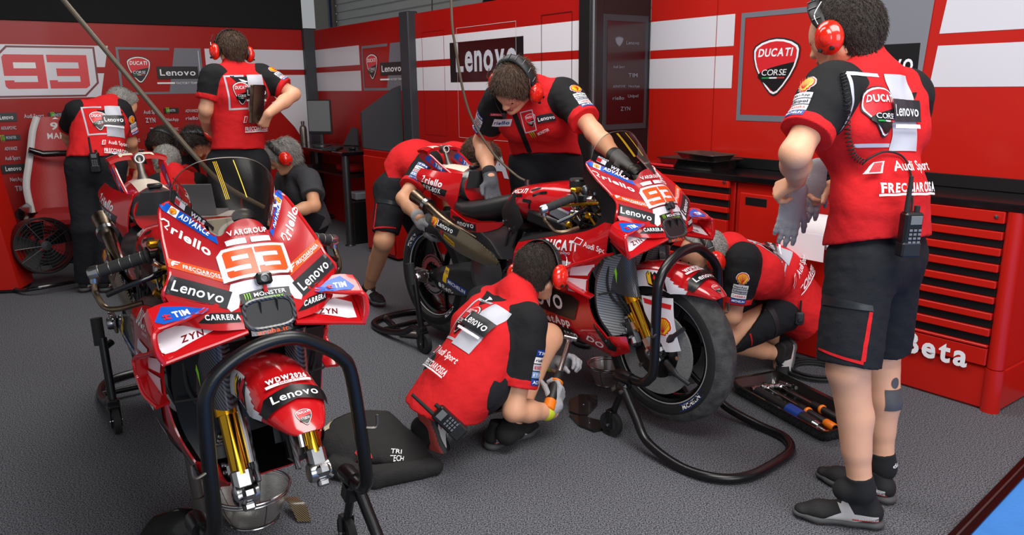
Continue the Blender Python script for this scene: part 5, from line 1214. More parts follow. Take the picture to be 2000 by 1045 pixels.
def shoe(parent, heel, toe, up=ZD, tilt=0., s=1., white='leather_white', sole='shoe_grey', stripe=True):
    """A sport shoe from heel to toe (points on the ground line)."""
    heel, toe = np.asarray(heel, float), np.asarray(toe, float); L = np.linalg.norm(toe-heel); d = (toe-heel)/L; u = nrm(np.asarray(up, float)-d*(np.asarray(up, float)@d)); l = np.cross(u, d); q = L/.285
    P = lambda a, b, c=0.: heel+d*a*q+u*b*q+l*c*q
    F = Field(.005); F.cone(P(.035, .050), P(.09, .050), .036*q, .036*q, 0, .02); F.cone(P(.09, .048), P(.20, .036), .038*q, .038*q, 0, .02, (u, .9)); F.cone(P(.20, .034), P(.252, .028), .040*q, .030*q, 0, .02, (u, .75))
    F.cone(P(.045, .06), P(.055, .098), .037*q, .034*q, 0, .02); F.cone(P(.11, .07), P(.07, .10), .030*q, .030*q, 0, .02)
    F.cut(P(0, .026), -u); F.cut(P(.07, .112), u+d*.25); mb = grown(F); B = mb.bvh(); ms = ['shoe_black']
    for sg in (-1, 1):
        o = P(0, .0, .09*sg); ex = d*(1 if sg < 0 else -1); k = (lambda x: x*q) if sg < 0 else (lambda x: -x*q)
        if stripe:
            mb.decal([poly([(k(.09), .028*q), (k(.19), .028*q), (k(.135), .055*q), (k(.150), .086*q), (k(.115), .088*q), (k(.095), .058*q), (k(.02), .056*q), (k(.02), .050*q)], 'leather_white'), rect(k(.015) if sg < 0 else k(.10), .036*q, .085*q, .005*q, 'shoe_red')], o, ex, u, B, mats=ms, far=0, back=.2, dens=.012, base=.0016)
            mb.decal([text('DUCATI CORSE', 'ink_white', 0, 0, .06*q, .007*q, .03)], P(.02 if sg < 0 else .08, .040, .09*sg), ex, u, B, mats=ms, far=0, back=.2, dens=.012, base=.0028)
    for i in range(4): mb.tube(path([P(.135-.018*i+.01, .060+.011*i, -.026), P(.135-.018*i, .073+.010*i, 0), P(.135-.018*i+.01, .060+.011*i, .026)], 8), .0025, 6, len(ms))
    ms.append('sock_black'); sh = mb.build('shoe', ms, parent, 60)
    F = Field(.005); F.cone(P(.032, .018), P(.10, .018), .041*q, .037*q, 0, .02, (u, .5)); F.cone(P(.10, .017), P(.205, .017), .037*q, .044*q, 0, .02, (u, .45)); F.cone(P(.205, .017), P(.258, .020), .043*q, .030*q, 0, .02, (u, .5))
    F.cut(P(0, .0), -u); F.cut(P(0, .031), u); mb = grown(F)
    C = np.array([mb.v[0][list(f)].mean(0) for f in mb.f]); hgt = (C-heel)@u; mb.m = [1 if h < .006*q else 0 for h in hgt]; mb.build('sole', [sole, 'sole_coral'], sh, 60)
    return sh

def figure(name_label, J, vox=.006, skin='skin', shirt='shirt_red', sleeve='shirt_black', cuffm='shirt_red', legs='shorts', build=1., hair_m='hair_short', face=True, beard=None, bare=(1, 1), hands=None, group=None, headset_k=None, hair_k=None, hem=None, belly=1., sleeve_l=.72, lgc=(1, 1), back=True, shoes=True, noise=.0032, short_l=.86, flare=1., logos=True, bust=False):
    """J: joints in world space. Builds the body as one skin with shirt, shorts or trousers, shoes, hair and headset as its parts."""
    p = {k: np.asarray(v, float) for k, v in J.items() if k not in ('chest', 'tattoo', 'back', 'hem')}; b = build
    top = (p['shL']+p['shR'])/2; lat = nrm(p['shL']-p['shR']); up = nrm(p['neck']-p['pelvis']); fw = nrm(np.cross(lat, up)); up = np.cross(fw, lat)
    base = p.get('foot', p['pelvis']*[1, 1, 0]); root = thing('person', name_label, 'person', base, 0, group)
    off = -A(*base)
    for k in p:
        if not k.startswith(('logo', 'tags', 'upsh')) and k not in ('hf', 'hu', 'hdL', 'hdR', 'hnL', 'hnR', 'toeL', 'toeR'): p[k] = p[k]+off
    top = (p['shL']+p['shR'])/2
    hl = nrm(p['hipL']-p['hipR']) if 'hipL' in p else lat; hfw = nrm(np.cross(hl, up))
    mid = p.get('waist', p['pelvis']*.5+top*.5-fw*.0)+0.; chest = top-up*.10+fw*.005
    def torso(F, g, m, pel=True):
        F.cone(p['pelvis'], mid, (.150*b*belly)+g, (.146*b*belly)+g, m, .05, (fw, .72)); F.cone(mid, chest, (.146*b*belly)+g, .158*b+g, m, .05, (fw, .68))
        for s in ('L', 'R'): F.cone(chest+(p['sh'+s]-top)*.35+fw*.02, chest+(p['sh'+s]-top)*.5-up*.03+fw*.02, .085*b+g, .085*b+g, m, .05, (fw, .95)); F.cone(p['neck']-up*.03, p['sh'+s]*.85+top*.15, .060*b+g, .058*b+g, m, .04); F.cone(top+(p['sh'+s]-top)*.5-up*.06-fw*.03, top+(p['sh'+s]-top)*.55-up*.12-fw*.03, .07*b+g, .075*b+g, m, .04)
    F = Field(vox); torso(F, -.012, 0)
    F.cone(p['neck']-up*.02, p['headc']-nrm(p['hu'])*.05-nrm(p['hf'])*.02, .058*b, .054*b, 0, .03)
    PH = head(F, p['headc'], p['hf'], p['hu'], 0, face, 4 if beard else None)
    mats = [skin, 'lips', 'eye_dark', hair_m, 'stubble', 'tattoo']
    for s in ('L', 'R'):
        if 'el'+s in p:
            F.cone(p['sh'+s], p['el'+s], .052*b, .041*b, 0, .025); mdp = p['el'+s]*.62+p['wr'+s]*.38; F.cone(p['el'+s], mdp, .042*b, .0435*b, 0, .02); F.cone(mdp, p['wr'+s], .0425*b, .029*b, 0, .02)
            h = (hands or {}).get(s)
            if h and not h.get('glove'): hand(F, p['wr'+s], p['hd'+s], p['hn'+s], 1 if s == 'L' else -1, h.get('curl', (.35, .45, .3)), 0, h.get('r', 1.), h.get('spread', .06), h.get('thumb', (.75, .35)))
        if 'kn'+s in p:
            th = .088*b; F.cone(p['hip'+s], p['kn'+s], th, .058*b, 0, .03); F.ball(p['kn'+s], .058*b, 0, .02)
            if 'an'+s in p:
                kd = p['an'+s]-p['kn'+s]; bk = nrm(np.cross(np.cross(kd, p['hip'+s]-p['kn'+s]), kd)) if np.linalg.norm(np.cross(kd, p['hip'+s]-p['kn'+s])) > .03 else -fw
                if bk@fw > 0 and abs(nrm(kd)@nrm(p['hip'+s]-p['kn'+s])) > .9: bk = -bk
                F.cone(p['kn'+s], p['an'+s], .053*b, .036*b, 0, .03); F.cone(p['kn'+s]+kd*.16+bk*.012, p['kn'+s]+kd*.42+bk*.018, .048*b, .044*b, 0, .03); F.cone(p['kn'+s]+kd*.42+bk*.016, p['kn'+s]+kd*.7, .043*b, .036*b, 0, .03)
                if 'toe'+s in p: F.cone(p['an'+s], p['an'+s]+p['toe'+s]*.03-A(0, 0, .03), .033, .028, 0, .02)
    body = grown(F); bms = list(mats)
    if J.get('tattoo') is not None:
        o, ex, ey = J['tattoo']; body.decal([disc(0, .075, .015, .019, 'tattoo', 18), rect(-.032, -.02, .064, .072, 'tattoo')], A(*o)+off, ex, ey, body.bvh(), mats=bms, far=.15, back=.06, dens=.008, base=.0015)
    body.build('body', bms, root, 60)
    # shirt
    F = Field(vox); g = .010; torso(F, g, 0)
    hem = J.get('hem', hem); sk = J.get('skirt', 1.)
    hp = p['pelvis']-up*.06 if hem is None else A(*hem[0])+off; hn = -up if hem is None else hem[1]
    F.cone(p['pelvis']-up*.04, mid, .165*b*belly+g, .148*b*belly+g, 0, .05, (fw, .72)); F.cone(p['pelvis']-up*.16, p['pelvis'], .165*b*belly*sk+g, .165*b*belly*(.5+.5*sk)+g, 0, .05, (fw, .74))
    F.cone(p['neck']-up*.045, p['neck']+nrm(p['headc']-p['neck'])*.055, .076*b, .066*b, 0, .02, None, ((p['neck']+nrm(p['headc']-p['neck'])*.035+fw*.02, nrm(nrm(p['headc']-p['neck'])+fw*.35)),))
    for s in ('L', 'R'):
        if 'el'+s not in p: continue
        a, e = p['sh'+s], p['el'+s]; d = nrm(e-a); L = np.linalg.norm(e-a); cp = a+d*L*sleeve_l; ci = a+(top-a)*.22
        F.cone(ci, a+d*L*.25, .062*b+g, .064*b+g, 1, .03); F.cone(a, e, .066*b+g, .058*b+g*1.6, 1, .025, None, ((cp-d*.028, d),)); F.cone(a+d*(L*sleeve_l-.05), e, .062*b+g*1.5, .059*b+g*1.6, 2, .006, None, ((cp, d), (cp-d*.030, -d)))
    F.cut(hp, hn); mb = grown(F, noise=noise, nscale=16, seed=len(bpy.data.objects)); ms = [shirt, sleeve, cuffm]; B = mb.bvh(); dn = .009 if vox < .007 else .02; J_ = J.get('back', {})
    if back:
        o = chest-up*.02-fw*.25; J_ = J.get('back', {}); w = .245*b
        mb.decal(teamback(w), o+lat*J_.get('dx', 0)+up*J_.get('dy', .0), -lat if False else nrm(-lat), up, B, mats=ms, far=0, back=.35, dens=dn, base=.0018) if False else mb.decal(teamback(w), o+lat*J_.get('dx', 0)+up*J_.get('dy', 0.), nrm(-lat+fw*J_.get('tw', 0)), up, B, mats=ms, far=0, back=.35, dens=dn, base=.0018, step=.0012)
        mb.decal([poly([(-.085, .03), (.085, .03), (.03, -.03), (0, -.055), (-.03, -.03)], 'shirt_black'), poly([(-.03, .012), (-.012, -.004), (-.008, -.02), (.006, -.026), (.004, -.012), (.03, -.006), (.012, .0), (.0, .006)], 'ink_white')], p['neck']-up*.035-fw*.2, -lat, nrm(up+fw*.8), B, mats=ms, far=0, back=.3, dens=.014, base=.0018)
    for s, sg in (('L', 1), ('R', -1)):
        if 'el'+s not in p or not logos: continue
        a, e = p['sh'+s], p['el'+s]; d = nrm(e-a); out = J.get('logo'+s)
        if out is None: continue
        out = nrm(np.asarray(out, float)-d*(np.asarray(out, float)@d)); ey = -d; ex = np.cross(ey, out); L = np.linalg.norm(e-a)
        tags = [('ink_white', 'NetApp', 'ink_black'), ('ink_silver', 'Unipol', 'ink_black'), ('ink_white', 'CARRERA', 'ink_red'), ('ink_blue', 'MICHELIN', 'ink_white')] if J.get('tags'+s, 0) == 0 else [('ink_blue', 'TIM', 'ink_white'), ('ink_white', 'riello', 'ink_black'), ('ink_silver', 'ESET', 'ink_red'), ('ink_lightblue', 'ITA', 'ink_white'), ('ink_blue', 'ADV', 'ink_white')]
        q0 = .34 if J.get('tags'+s, 0) == 0 else .26
        if J.get('tags'+s, 0) == 0: mb.decal(place(scallop(), -.026, -.026, .052, .054), a+d*L*.24+out*.2, ex, ey, B, mats=ms, far=0, back=.3, dens=dn, base=.0018, step=.0012)
        hh = (sleeve_l-.045-q0)*L/len(tags)
        for i, (bg, wd, ik) in enumerate(tags): mb.decal(patch(.066, hh*.86, bg, wd, ik, .02, None), a+d*(L*q0+hh*(i+.55))+out*.2, ex, ey, B, mats=ms, far=0, back=.3, dens=dn, base=.0018, step=.0012)
    for (gr, o, ex, ey) in J.get('chest', []): mb.decal(gr, A(*o)+off, ex, ey, B, mats=ms, far=.25, back=.25, dens=dn, base=.0018, step=.0012)
    mb.build('shirt', ms, root, 60)
    # shorts or trousers
    if 'knL' in p or 'knR' in p:
        F = Field(vox); F.cone(p['pelvis'], p['pelvis']+up*.14, .150*b*belly, .146*b*belly, 0, .05, (fw, .74)); F.cone(p['pelvis']-up*.02+hl*.06, p['pelvis']-up*.02-hl*.06, .105*b, .105*b, 0, .05)
        for s in ('L', 'R'):
            if 'kn'+s not in p: continue
            a, e = p['hip'+s], p['kn'+s]; d = nrm(e-a); L = np.linalg.norm(e-a)
            if legs == 'shorts':
                F.cone(a, e, .103*b, .083*b*flare, 0, .035, None, ((a+d*L*short_l, d),)); sg = 1 if s == 'L' else -1; ob = nrm(hl*sg-d*((hl*sg)@d))
                F.cone(a+d*L*.42+ob*.07, a+d*L*.72+ob*.055, .042, .040, 0, .012, (ob, .55)); F.cone(a+d*L*.74+ob*.058, a+d*L*.755+ob*.058, .045, .045, 1, .004, (ob, .5))
            else:
                F.cone(a, e, .103*b, .084*b, 0, .035)
                if 'an'+s in p: F.cone(e, p['an'+s], .084*b, .072*b, 0, .03, None, ((p['an'+s]+(p['an'+s]-e)*.04, nrm(p['an'+s]-e)),))
        F.cut(p['pelvis']+up*.15, up); mb = grown(F, noise=noise*1.1, nscale=15, seed=5+len(bpy.data.objects)); ms = ['trouser_black', 'shirt_red']; B = mb.bvh()
        for s, sg in (('L', 1), ('R', -1)):
            if 'kn'+s not in p or legs != 'shorts': continue
            a, e = p['hip'+s], p['kn'+s]; d = nrm(e-a); L = np.linalg.norm(e-a); ob = nrm(hl*sg-d*((hl*sg)@d)-hfw*.1); ex = np.cross(-d, ob); bk_ = -1 if ex@hfw > 0 else 1
            mb.decal([poly([(bk_*.066, .075), (bk_*.074, .075), (bk_*.070, -.075), (bk_*.060, -.075)], 'shirt_red'), poly([(bk_*.066, -.075), (bk_*.066, -.085), (-bk_*.07, -.062), (-bk_*.07, -.055)], 'shirt_red'), poly([(-.075, .078), (.075, .078), (.072, .095), (-.08, .112)], 'ink_charcoal')], a+d*L*.66+ob*.3, ex, -d, B, mats=ms, far=0, back=.4, dens=.012, base=.002)
        mb.build('shorts' if legs == 'shorts' else 'trousers', ms, root, 60)
    for s in ('L', 'R'):
        if 'an'+s in p and 'toe'+s in p:
            if legs == 'shorts':
                F = Field(.005); kd = nrm(p['an'+s]-p['kn'+s]); F.cone(p['an'+s]-kd*.018, p['an'+s]+kd*.03, .0415*b, .044*b, 0, .01, None, ((p['an'+s]-kd*.028, -kd),)); F.cone(p['an'+s]+kd*.02, p['an'+s]+kd*.03+nrm(p['toe'+s])*.05, .044*b, .036, 0, .01)
                mb = grown(F); ms = ['sock_black']
                mb.decal([text('dia', 'ink_white', -.02, 0, .04, .014, .01)], p['an'+s]-kd*.01-nrm(p['toe'+s])*.2, np.cross(nrm(p['toe'+s]), ZD), -kd, mb.bvh(), mats=ms, far=0, back=.25, dens=.02); mb.build('sock', ms, root, 60)
            if shoes:
                t = nrm(p['toe'+s]); u = J.get('upsh'+s, ZD); hl_ = J['heel'+s]+off if 'heel'+s in J else p['an'+s]-nrm(u)*.085-t*.06
                shoe(root, hl_, hl_+t*.275*b, u)
        h = (hands or {}).get(s)
        if h and h.get('glove') and 'wr'+s in p:
            F = Field(.0045); hand(F, p['wr'+s], p['hd'+s], p['hn'+s], 1 if s == 'L' else -1, h.get('curl', (.35, .45, .3)), 0, h.get('r', 1.08), h.get('spread', .06), h.get('thumb', (.75, .35)))
            dd = nrm(p['wr'+s]-p['el'+s]); F.cone(p['wr'+s]-dd*.035, p['wr'+s]+nrm(p['hd'+s])*.03, .037*b, .034, 0, .012, None, ((p['wr'+s]-dd*.03, -dd),)); F.cone(p['wr'+s]-dd*.036, p['wr'+s]-dd*.03, .037*b, .037*b, 1, .003)
            grown(F).build('glove', [h['glove'], h.get('edge', h['glove'])], root, 60)
    if hair_m: hair(root, p['headc'], p['hf'], p['hu'], hair_m, **(hair_k or {}))
    if headset_k is not None: headset(root, p['headc'], p['hf'], p['hu'], **headset_k)
    return root
def radio(name_label, o, u, n, s=1., cat='radio'):
    """A handheld radio clipped on a belt: o its foot, u up along it, n the way its keypad faces."""
    u = nrm(u); n = nrm(np.asarray(n, float)-u*(np.asarray(n, float)@u)); l = np.cross(u, n); R = np.stack([l, n, u], 1); o = np.asarray(o, float)
    r = thing('walkie_talkie', name_label, cat, o); P = lambda a, b, c: (l*a+n*b+u*c)*s
    mb = MB(); mb.box(P(0, 0, .065), A(.058, .036, .13)*s, R, 0, .006); mb.box(P(0, .002, .02), A(.06, .04, .045)*s, R, 1, .005); mb.build('case', ['black_satin', 'black_plastic'], r)
    mb = MB(); mb.tube([P(-.018, 0, .13), P(-.018, 0, .155), P(-.018, 0, .235)], [.008*s, .0075*s, .006*s], 12, 0); mb.build('antenna', 'rubber', r)
    mb = MB(); mb.box(P(.004, .019, .108), A(.036, .003, .026)*s, R, 0, .001); mb.build('display', 'screen_grey', r)
    mb = MB(); 
    for i in range(3):
        for j in range(4): mb.box(P(-.010+.014*i, .020, .078-.012*j), A(.010, .003, .007)*s, R, 0, .001)
    mb.build('keypad', 'ink_grey', r)
    mb = MB(); mb.lathe([(.008*s, 0), (.008*s, .018*s), (0, .018*s)], P(.014, 0, .13), u, 14, 0); mb.build('knob', 'rubber', r)
    return r
# ------------------------------------------------------------------ the people
U2 = lambda x, y, z=0.: nrm((x, y, z))
GL = dict(glove='glove_grey', edge='glove_dark')
PPL = {}
# standing mechanic on the right, seen from behind
lt = U2(-.77, -.64); pv = ATY(1712, 492, 2.38)
PPL['A'] = dict(pelvis=pv, waist=ATY(1718, 400, 2.36), neck=ATY(1700, 134, 2.42), headc=ATY(1648, 66, 2.47), hf=U2(-.62, .74, -.28), hu=U2(-.1, .2, 1),
    shL=ATY(1624, 172, 2.32), shR=ATY(1774, 184, 2.52), elL=ATY(1553, 300, 2.22), wrL=ATY(1556, 352, 2.48), elR=ATY(1748, 300, 2.66), wrR=ATY(1634, 362, 2.74),
    hdL=U2(-.45, .75, -.5), hnL=U2(.8, .1, -.5), hdR=U2(-.9, .1, -.3), hnR=U2(0, -.6, -.7),
    hipL=pv+lt*.098-A(0, 0, .02), hipR=pv-lt*.098-A(0, 0, .02), knL=ATY(1656, 722, 2.25), anL=ATY(1680, 944, 2.225), knR=ATY(1718, 692, 2.47), anR=ATY(1724, 898, 2.43),
    toeL=U2(-.29, .085), toeR=U2(-.19, .20), heelL=ATZ(1722, 1030), heelR=ATZ(1745, 985), foot=(pv*[1, 1, 0]), logoL=U2(-.9, -.45),
    hem=(ATY(1700, 470, 2.2), U2(.08, -.25, -1)), back=dict(dx=.03, dy=.035, tw=.35))
# standing man with a laptop at the back
pv = ATY(466, 318, 5.1); lt = U2(-.93, -.36)
PPL['B'] = dict(pelvis=pv, neck=ATY(458, 132, 5.14), headc=ATY(452, 97, 5.18), hf=U2(-.62, .75, -.25), hu=U2(0, .1, 1), shL=ATY(415, 150, 5.02), shR=ATY(512, 148, 5.22),
    elL=ATY(402, 214, 4.98), wrL=ATY(404, 250, 5.2), elR=ATY(574, 184, 5.2), wrR=ATY(524, 222, 5.02), hdL=U2(.2, .8, -.5), hnL=U2(1, 0, 0), hdR=U2(-.5, .2, -.85), hnR=U2(-.7, .6, .2),
    hipL=pv+lt*.1, hipR=pv-lt*.1, knL=ATY(446, 440, 5.02), knR=ATY(503, 438, 5.18), anL=ATZ(448, 525, .09)*0+A(*(ATY(446, 425, 5.02)[:2]), .09), anR=A(*(ATY(503, 425, 5.2)[:2]), .09), toeL=U2(-.4, .9), toeR=U2(-.3, .95), foot=pv*[1, 1, 0], hem=(ATY(465, 291, 5.0), U2(0, -.1, -1)), logoR=U2(.8, -.3, .3))
# man bending over at the back left
pv = ATY(188, 322, 5.42); lt = U2(-.97, -.22)
PPL['C'] = dict(pelvis=pv, neck=ATY(208, 200, 5.62), headc=ATY(240, 203, 5.78), hf=U2(.35, .75, -.75), hu=U2(.1, .7, .6), shL=ATY(150, 218, 5.5), shR=ATY(236, 216, 5.66), elL=ATY(132, 258, 5.75), wrL=ATY(140, 290, 5.95),
    elR=ATY(256, 278, 5.75), wrR=ATY(258, 318, 5.95), hdL=U2(.3, .6, -.6), hnL=U2(0, 0, -1), hdR=U2(0, .6, -.6), hnR=U2(0, 0, -1), hipL=pv+lt*.1, hipR=pv-lt*.1, knL=ATY(166, 446, 5.36), knR=ATY(204, 446, 5.40), anL=ATZ(168, 545, .09), anR=ATZ(206, 545, .09),
    toeL=U2(.1, .95), toeR=U2(-.1, .95), foot=pv*[1, 1, 0], hem=(ATY(190, 305, 5.3), U2(0, -.1, -1)), logoR=U2(.9, -.4))
# grey-haired man in a charcoal shirt, seated low beside the desk
pv = ATY(604, 428, 5.62)
PPL['D'] = dict(pelvis=pv, neck=ATY(578, 328, 5.52), headc=ATY(552, 304, 5.46), hf=U2(-.80, -.22, -.52), hu=U2(-.45, -.1, .85), shL=ATY(604, 350, 5.38), shR=ATY(560, 346, 5.72), elL=ATY(614, 402, 5.22), wrL=ATY(562, 416, 5.08), elR=ATY(552, 400, 5.75), wrR=ATY(530, 412, 5.5),
    hdL=U2(-.9, -.2, -.2), hnL=U2(0, 0, -1), hdR=U2(-.9, -.4, -.2), hnR=U2(0, 0, -1), hipL=pv+U2(.53, -.85)*.09, hipR=pv-U2(.53, -.85)*.09, knL=ATY(545, 432, 5.2), knR=ATY(520, 430, 5.45), anL=ATY(548, 432, 5.2)*[1, 1, 0]+A(.05, .02, .09), anR=ATY(522, 430, 5.45)*[1, 1, 0]+A(.03, .02, .09), toeL=U2(-.85, -.5), toeR=U2(-.85, -.5), foot=pv*[1, 1, 0])
# three men seated round a low table at the back
pv = ATY(312, 402, 6.25)
PPL['E'] = dict(pelvis=pv, neck=ATY(314, 300, 6.12), headc=ATY(318, 278, 6.0), hf=U2(.05, -.80, -.62), hu=U2(0, -.6, .8), shL=ATY(352, 312, 6.12), shR=ATY(276, 314, 6.12), elL=ATY(360, 352, 5.95), wrL=ATY(338, 362, 5.72), elR=ATY(270, 354, 5.95), wrR=ATY(296, 364, 5.72),
    hdL=U2(-.5, -.8, 0), hnL=U2(0, 0, -1), hdR=U2(.5, -.8, 0), hnR=U2(0, 0, -1), hipL=pv+A(.09, 0, 0), hipR=pv-A(.09, 0, 0), knL=pv+A(.14, -.42, .0), knR=pv+A(-.14, -.42, .0), anL=(pv+A(.14, -.42, 0))*[1, 1, 0]+A(0, 0, .09), anR=(pv+A(-.14, -.42, 0))*[1, 1, 0]+A(0, 0, .09), toeL=U2(.1, -1), toeR=U2(-.1, -1), foot=pv*[1, 1, 0], logoL=U2(.7, -.6), logoR=U2(-.7, -.6))
pv = ATY(416, 404, 5.95)
PPL['F'] = dict(pelvis=pv, neck=ATY(402, 300, 5.82), headc=ATY(382, 280, 5.7), hf=U2(.30, -.70, -.65), hu=U2(-.5, -.4, .75), shL=ATY(436, 316, 5.85), shR=ATY(368, 320, 5.75), elL=ATY(440, 352, 5.65), wrL=ATY(420, 366, 5.45), elR=ATY(362, 358, 5.55), wrR=ATY(385, 368, 5.40),
    hdL=U2(-.3, -.8, 0), hnL=U2(0, 0, -1), hdR=U2(.5, -.8, 0), hnR=U2(0, 0, -1), hipL=pv+A(.09, 0, 0), hipR=pv-A(.09, 0, 0), knL=pv+A(.10, -.42, .0), knR=pv+A(-.16, -.40, .0), anL=(pv+A(.10, -.42, 0))*[1, 1, 0]+A(0, 0, .09), anR=(pv+A(-.16, -.40, 0))*[1, 1, 0]+A(0, 0, .09), toeL=U2(.1, -1), toeR=U2(-.1, -1), foot=pv*[1, 1, 0], logoR=U2(-.6, -.7), tagsR=1)
pv = ATY(352, 446, 5.12)
PPL['G'] = dict(pelvis=pv, neck=ATY(346, 342, 5.2), headc=ATY(326, 318, 5.3), hf=U2(-.25, .72, -.72), hu=U2(-.1, .7, .7), shL=ATY(308, 362, 5.16), shR=ATY(386, 360, 5.26), elL=ATY(306, 402, 5.35), wrL=ATY(318, 390, 5.58), elR=ATY(392, 402, 5.42), wrR=ATY(372, 385, 5.62),
    hdL=U2(.2, .9, 0), hnL=U2(0, 0, -1), hdR=U2(-.2, .9, 0), hnR=U2(0, 0, -1), hipL=pv-A(.09, 0, 0), hipR=pv+A(.09, 0, 0), knL=pv+A(-.13, .40, .0), knR=pv+A(.13, .40, .0), anL=(pv+A(-.13, .36, 0))*[1, 1, 0]+A(0, 0, .09), anR=(pv+A(.13, .36, 0))*[1, 1, 0]+A(0, 0, .09), toeL=U2(-.1, 1), toeR=U2(.1, 1), foot=pv*[1, 1, 0])
# man bent double behind the right bike's tail
pv = ATY(772, 366, 4.88)
PPL['H'] = dict(pelvis=pv, waist=ATY(800, 312, 4.88), neck=ATY(892, 296, 4.78), headc=ATY(938, 306, 4.72), hf=U2(.55, .3, -.75), hu=U2(.75, -.1, .5), shL=ATY(880, 300, 4.98), shR=ATY(838, 318, 4.62), elR=ATY(788, 388, 4.40), wrR=ATY(820, 428, 4.22), elL=ATY(880, 380, 5.05), wrL=ATY(875, 420, 4.95),
    hdR=U2(.38, -.12, -.95), hnR=U2(.85, .4, .3), hdL=U2(0, -.3, -.9), hnL=U2(.9, 0, 0), hipR=pv+U2(.0, -1)*.09-A(0, 0, .0), hipL=pv+U2(.0, 1)*.09, knR=ATY(750, 470, 4.66), anR=ATZ(720, 562, .10), knL=ATY(828, 462, 5.12), anL=A(ATY(846, 462, 5.25)[0], 5.3, .09), toeR=U2(.55, -.75), toeL=U2(.7, -.5), foot=ATZ(760, 560)*[1, 1, 0], hem=(ATY(764, 352, 4.8), U2(-.9, 0, -.42)), logoR=U2(-.1, -1, .2), tagsR=1)
# man leaning over the right bike with one hand on its seat
pv = ATY(1066, 316, 4.12); lt = U2(.94, .1)
PPL['I'] = dict(pelvis=pv, waist=ATY(1058, 262, 4.04), neck=ATY(1044, 168, 3.84), headc=ATY(1003, 168, 3.70), hf=U2(-.46, -.48, -.75), hu=U2(-.2, -.7, .65), shL=ATY(1104, 184, 3.82), shR=ATY(972, 196, 3.88), elL=ATY(1160, 258, 3.60), wrL=ATY(1207, 312, 3.40), elR=ATY(940, 276, 4.06), wrR=ATY(958, 346, 3.88),
    hdL=U2(.55, -.75, -.3), hnL=U2(0, -.3, -.9), hdR=U2(.1, -.3, -.9), hnR=U2(.3, -.9, .25), hipL=pv+lt*.1, hipR=pv-lt*.1, knL=ATY(1112, 456, 4.1), knR=ATY(1040, 460, 4.15), anL=A(*(ATY(1116, 420, 4.2)[:2]), .09), anR=A(*(ATY(1040, 424, 4.3)[:2]), .09), toeL=U2(.4, -.9), toeR=U2(-.1, -.95), foot=pv*[1, 1, 0], logoL=U2(.35, -.8, .45), logoR=U2(-.8, -.6), tagsR=1, hem=(ATY(1062, 300, 3.98), U2(0, -.2, -1)))
# crouching mechanic in the foreground, seen from behind
pv = ATY(908, 744, 2.82)
PPL['J'] = dict(pelvis=pv, waist=ATY(948, 672, 2.90), neck=ATY(1020, 560, 3.08), headc=ATY(1052, 528, 3.13), hf=U2(.55, .78, -.30), hu=U2(.1, .3, .95), shL=ATY(945, 592, 3.18), shR=ATY(1032, 632, 2.86), elR=ATY(1003, 802, 2.76), wrR=ATY(1078, 804, 2.90), elL=ATY(1010, 670, 3.32), wrL=ATY(1086, 716, 3.16),
    hdR=U2(.40, .50, .62), hnR=U2(-.75, .5, .2), hdL=U2(.62, -.3, .45), hnL=U2(.2, -.7, -.6), hipL=pv+U2(-.69, .72)*.09, hipR=pv-U2(-.69, .72)*.09, knR=ATY(1070, 660, 3.14), anR=ATZ(996, 836, .10), knL=pv+A(.16, .30, -.19), anL=ATY(836, 830, 2.86), toeR=U2(.72, .62), toeL=U2(.25, .1, -.95), heelR=ATZ(952, 880), heelL=ATY(822, 806, 2.80), upshL=U2(.55, .80, .15), foot=pv*[1, 1, 0], logoR=U2(.85, -.5), tagsR=1, hem=(ATY(880, 796, 2.80), U2(-.25, -.1, -1)), back=dict(dx=-.055, dy=-.02))
# man kneeling behind the right bike's front wheel
pv = ATY(1545, 590, 3.78)
PPL['K'] = dict(pelvis=pv, waist=ATY(1520, 535, 3.78), neck=ATY(1418, 478, 3.62), headc=ATY(1372, 494, 3.52), hf=U2(-.92, -.18, -.34), hu=U2(-.3, -.05, .95), shL=ATY(1452, 508, 3.44), shR=ATY(1424, 492, 3.80), elL=ATY(1430, 618, 3.46), wrL=ATY(1392, 668, 3.62), elR=ATY(1370, 560, 3.82), wrR=ATY(1322, 560, 3.62),
    hdL=U2(-.8, .1, -.4), hnL=U2(.2, .9, 0), hdR=U2(-.8, -.5, 0), hnR=U2(0, 0, -1), hipL=pv+U2(-.2, -.98)*.09, hipR=pv-U2(-.2, -.98)*.09, knL=ATY(1402, 664, 3.50), anL=ATY(1524, 692, 3.68), knR=ATY(1452, 610, 4.0), anR=ATY(1530, 672, 4.0), toeL=U2(-.25, -.35, -.9), toeR=U2(-.3, -.2, -.9), heelL=ATY(1548, 668, 3.70), heelR=ATY(1560, 650, 4.0), upshL=U2(-.75, -.6, .3), upshR=U2(-.75, -.6, .3), foot=pv*[1, 1, 0], logoL=U2(-.15, -1, .1), hem=(ATY(1575, 605, 3.8), U2(.85, 0, -.55)))
# ------ build
relaxed = dict(curl=(.35, .45, .3)); grip_ = dict(curl=(.95, 1.0, .6), thumb=(.5, .8)); gl = lambda **k: dict(glove='glove_grey', edge='glove_dark', **k)
PPL['J']['skirt'] = 1.02; PPL['A']['skirt'] = 1.06
PPL['A']['tattoo'] = (ATY(1736, 785, 2.42), nrm(A(.85, .25, 0)), ZD)
figure('mechanic in red and black team shirt standing with back turned, radio on his belt', PPL['A'], .005, 'skin', hair_m='hair_short', headset_k=dict(over=.6), hands=dict(L=grip_, R=grip_), lgc=(1, 1), belly=1.0, short_l=.95, flare=1.14, hair_k=dict(noise=.0012, ns=120, L=.012, N=5000))
figure('man standing at the back holding a laptop behind him, elbow out', PPL['B'], .009, 'skin', legs='trousers', headset_k=dict(), hands=dict(L=relaxed, R=grip_), hair_m='hair_brown', belly=.95, hair_k=dict(L=.022))
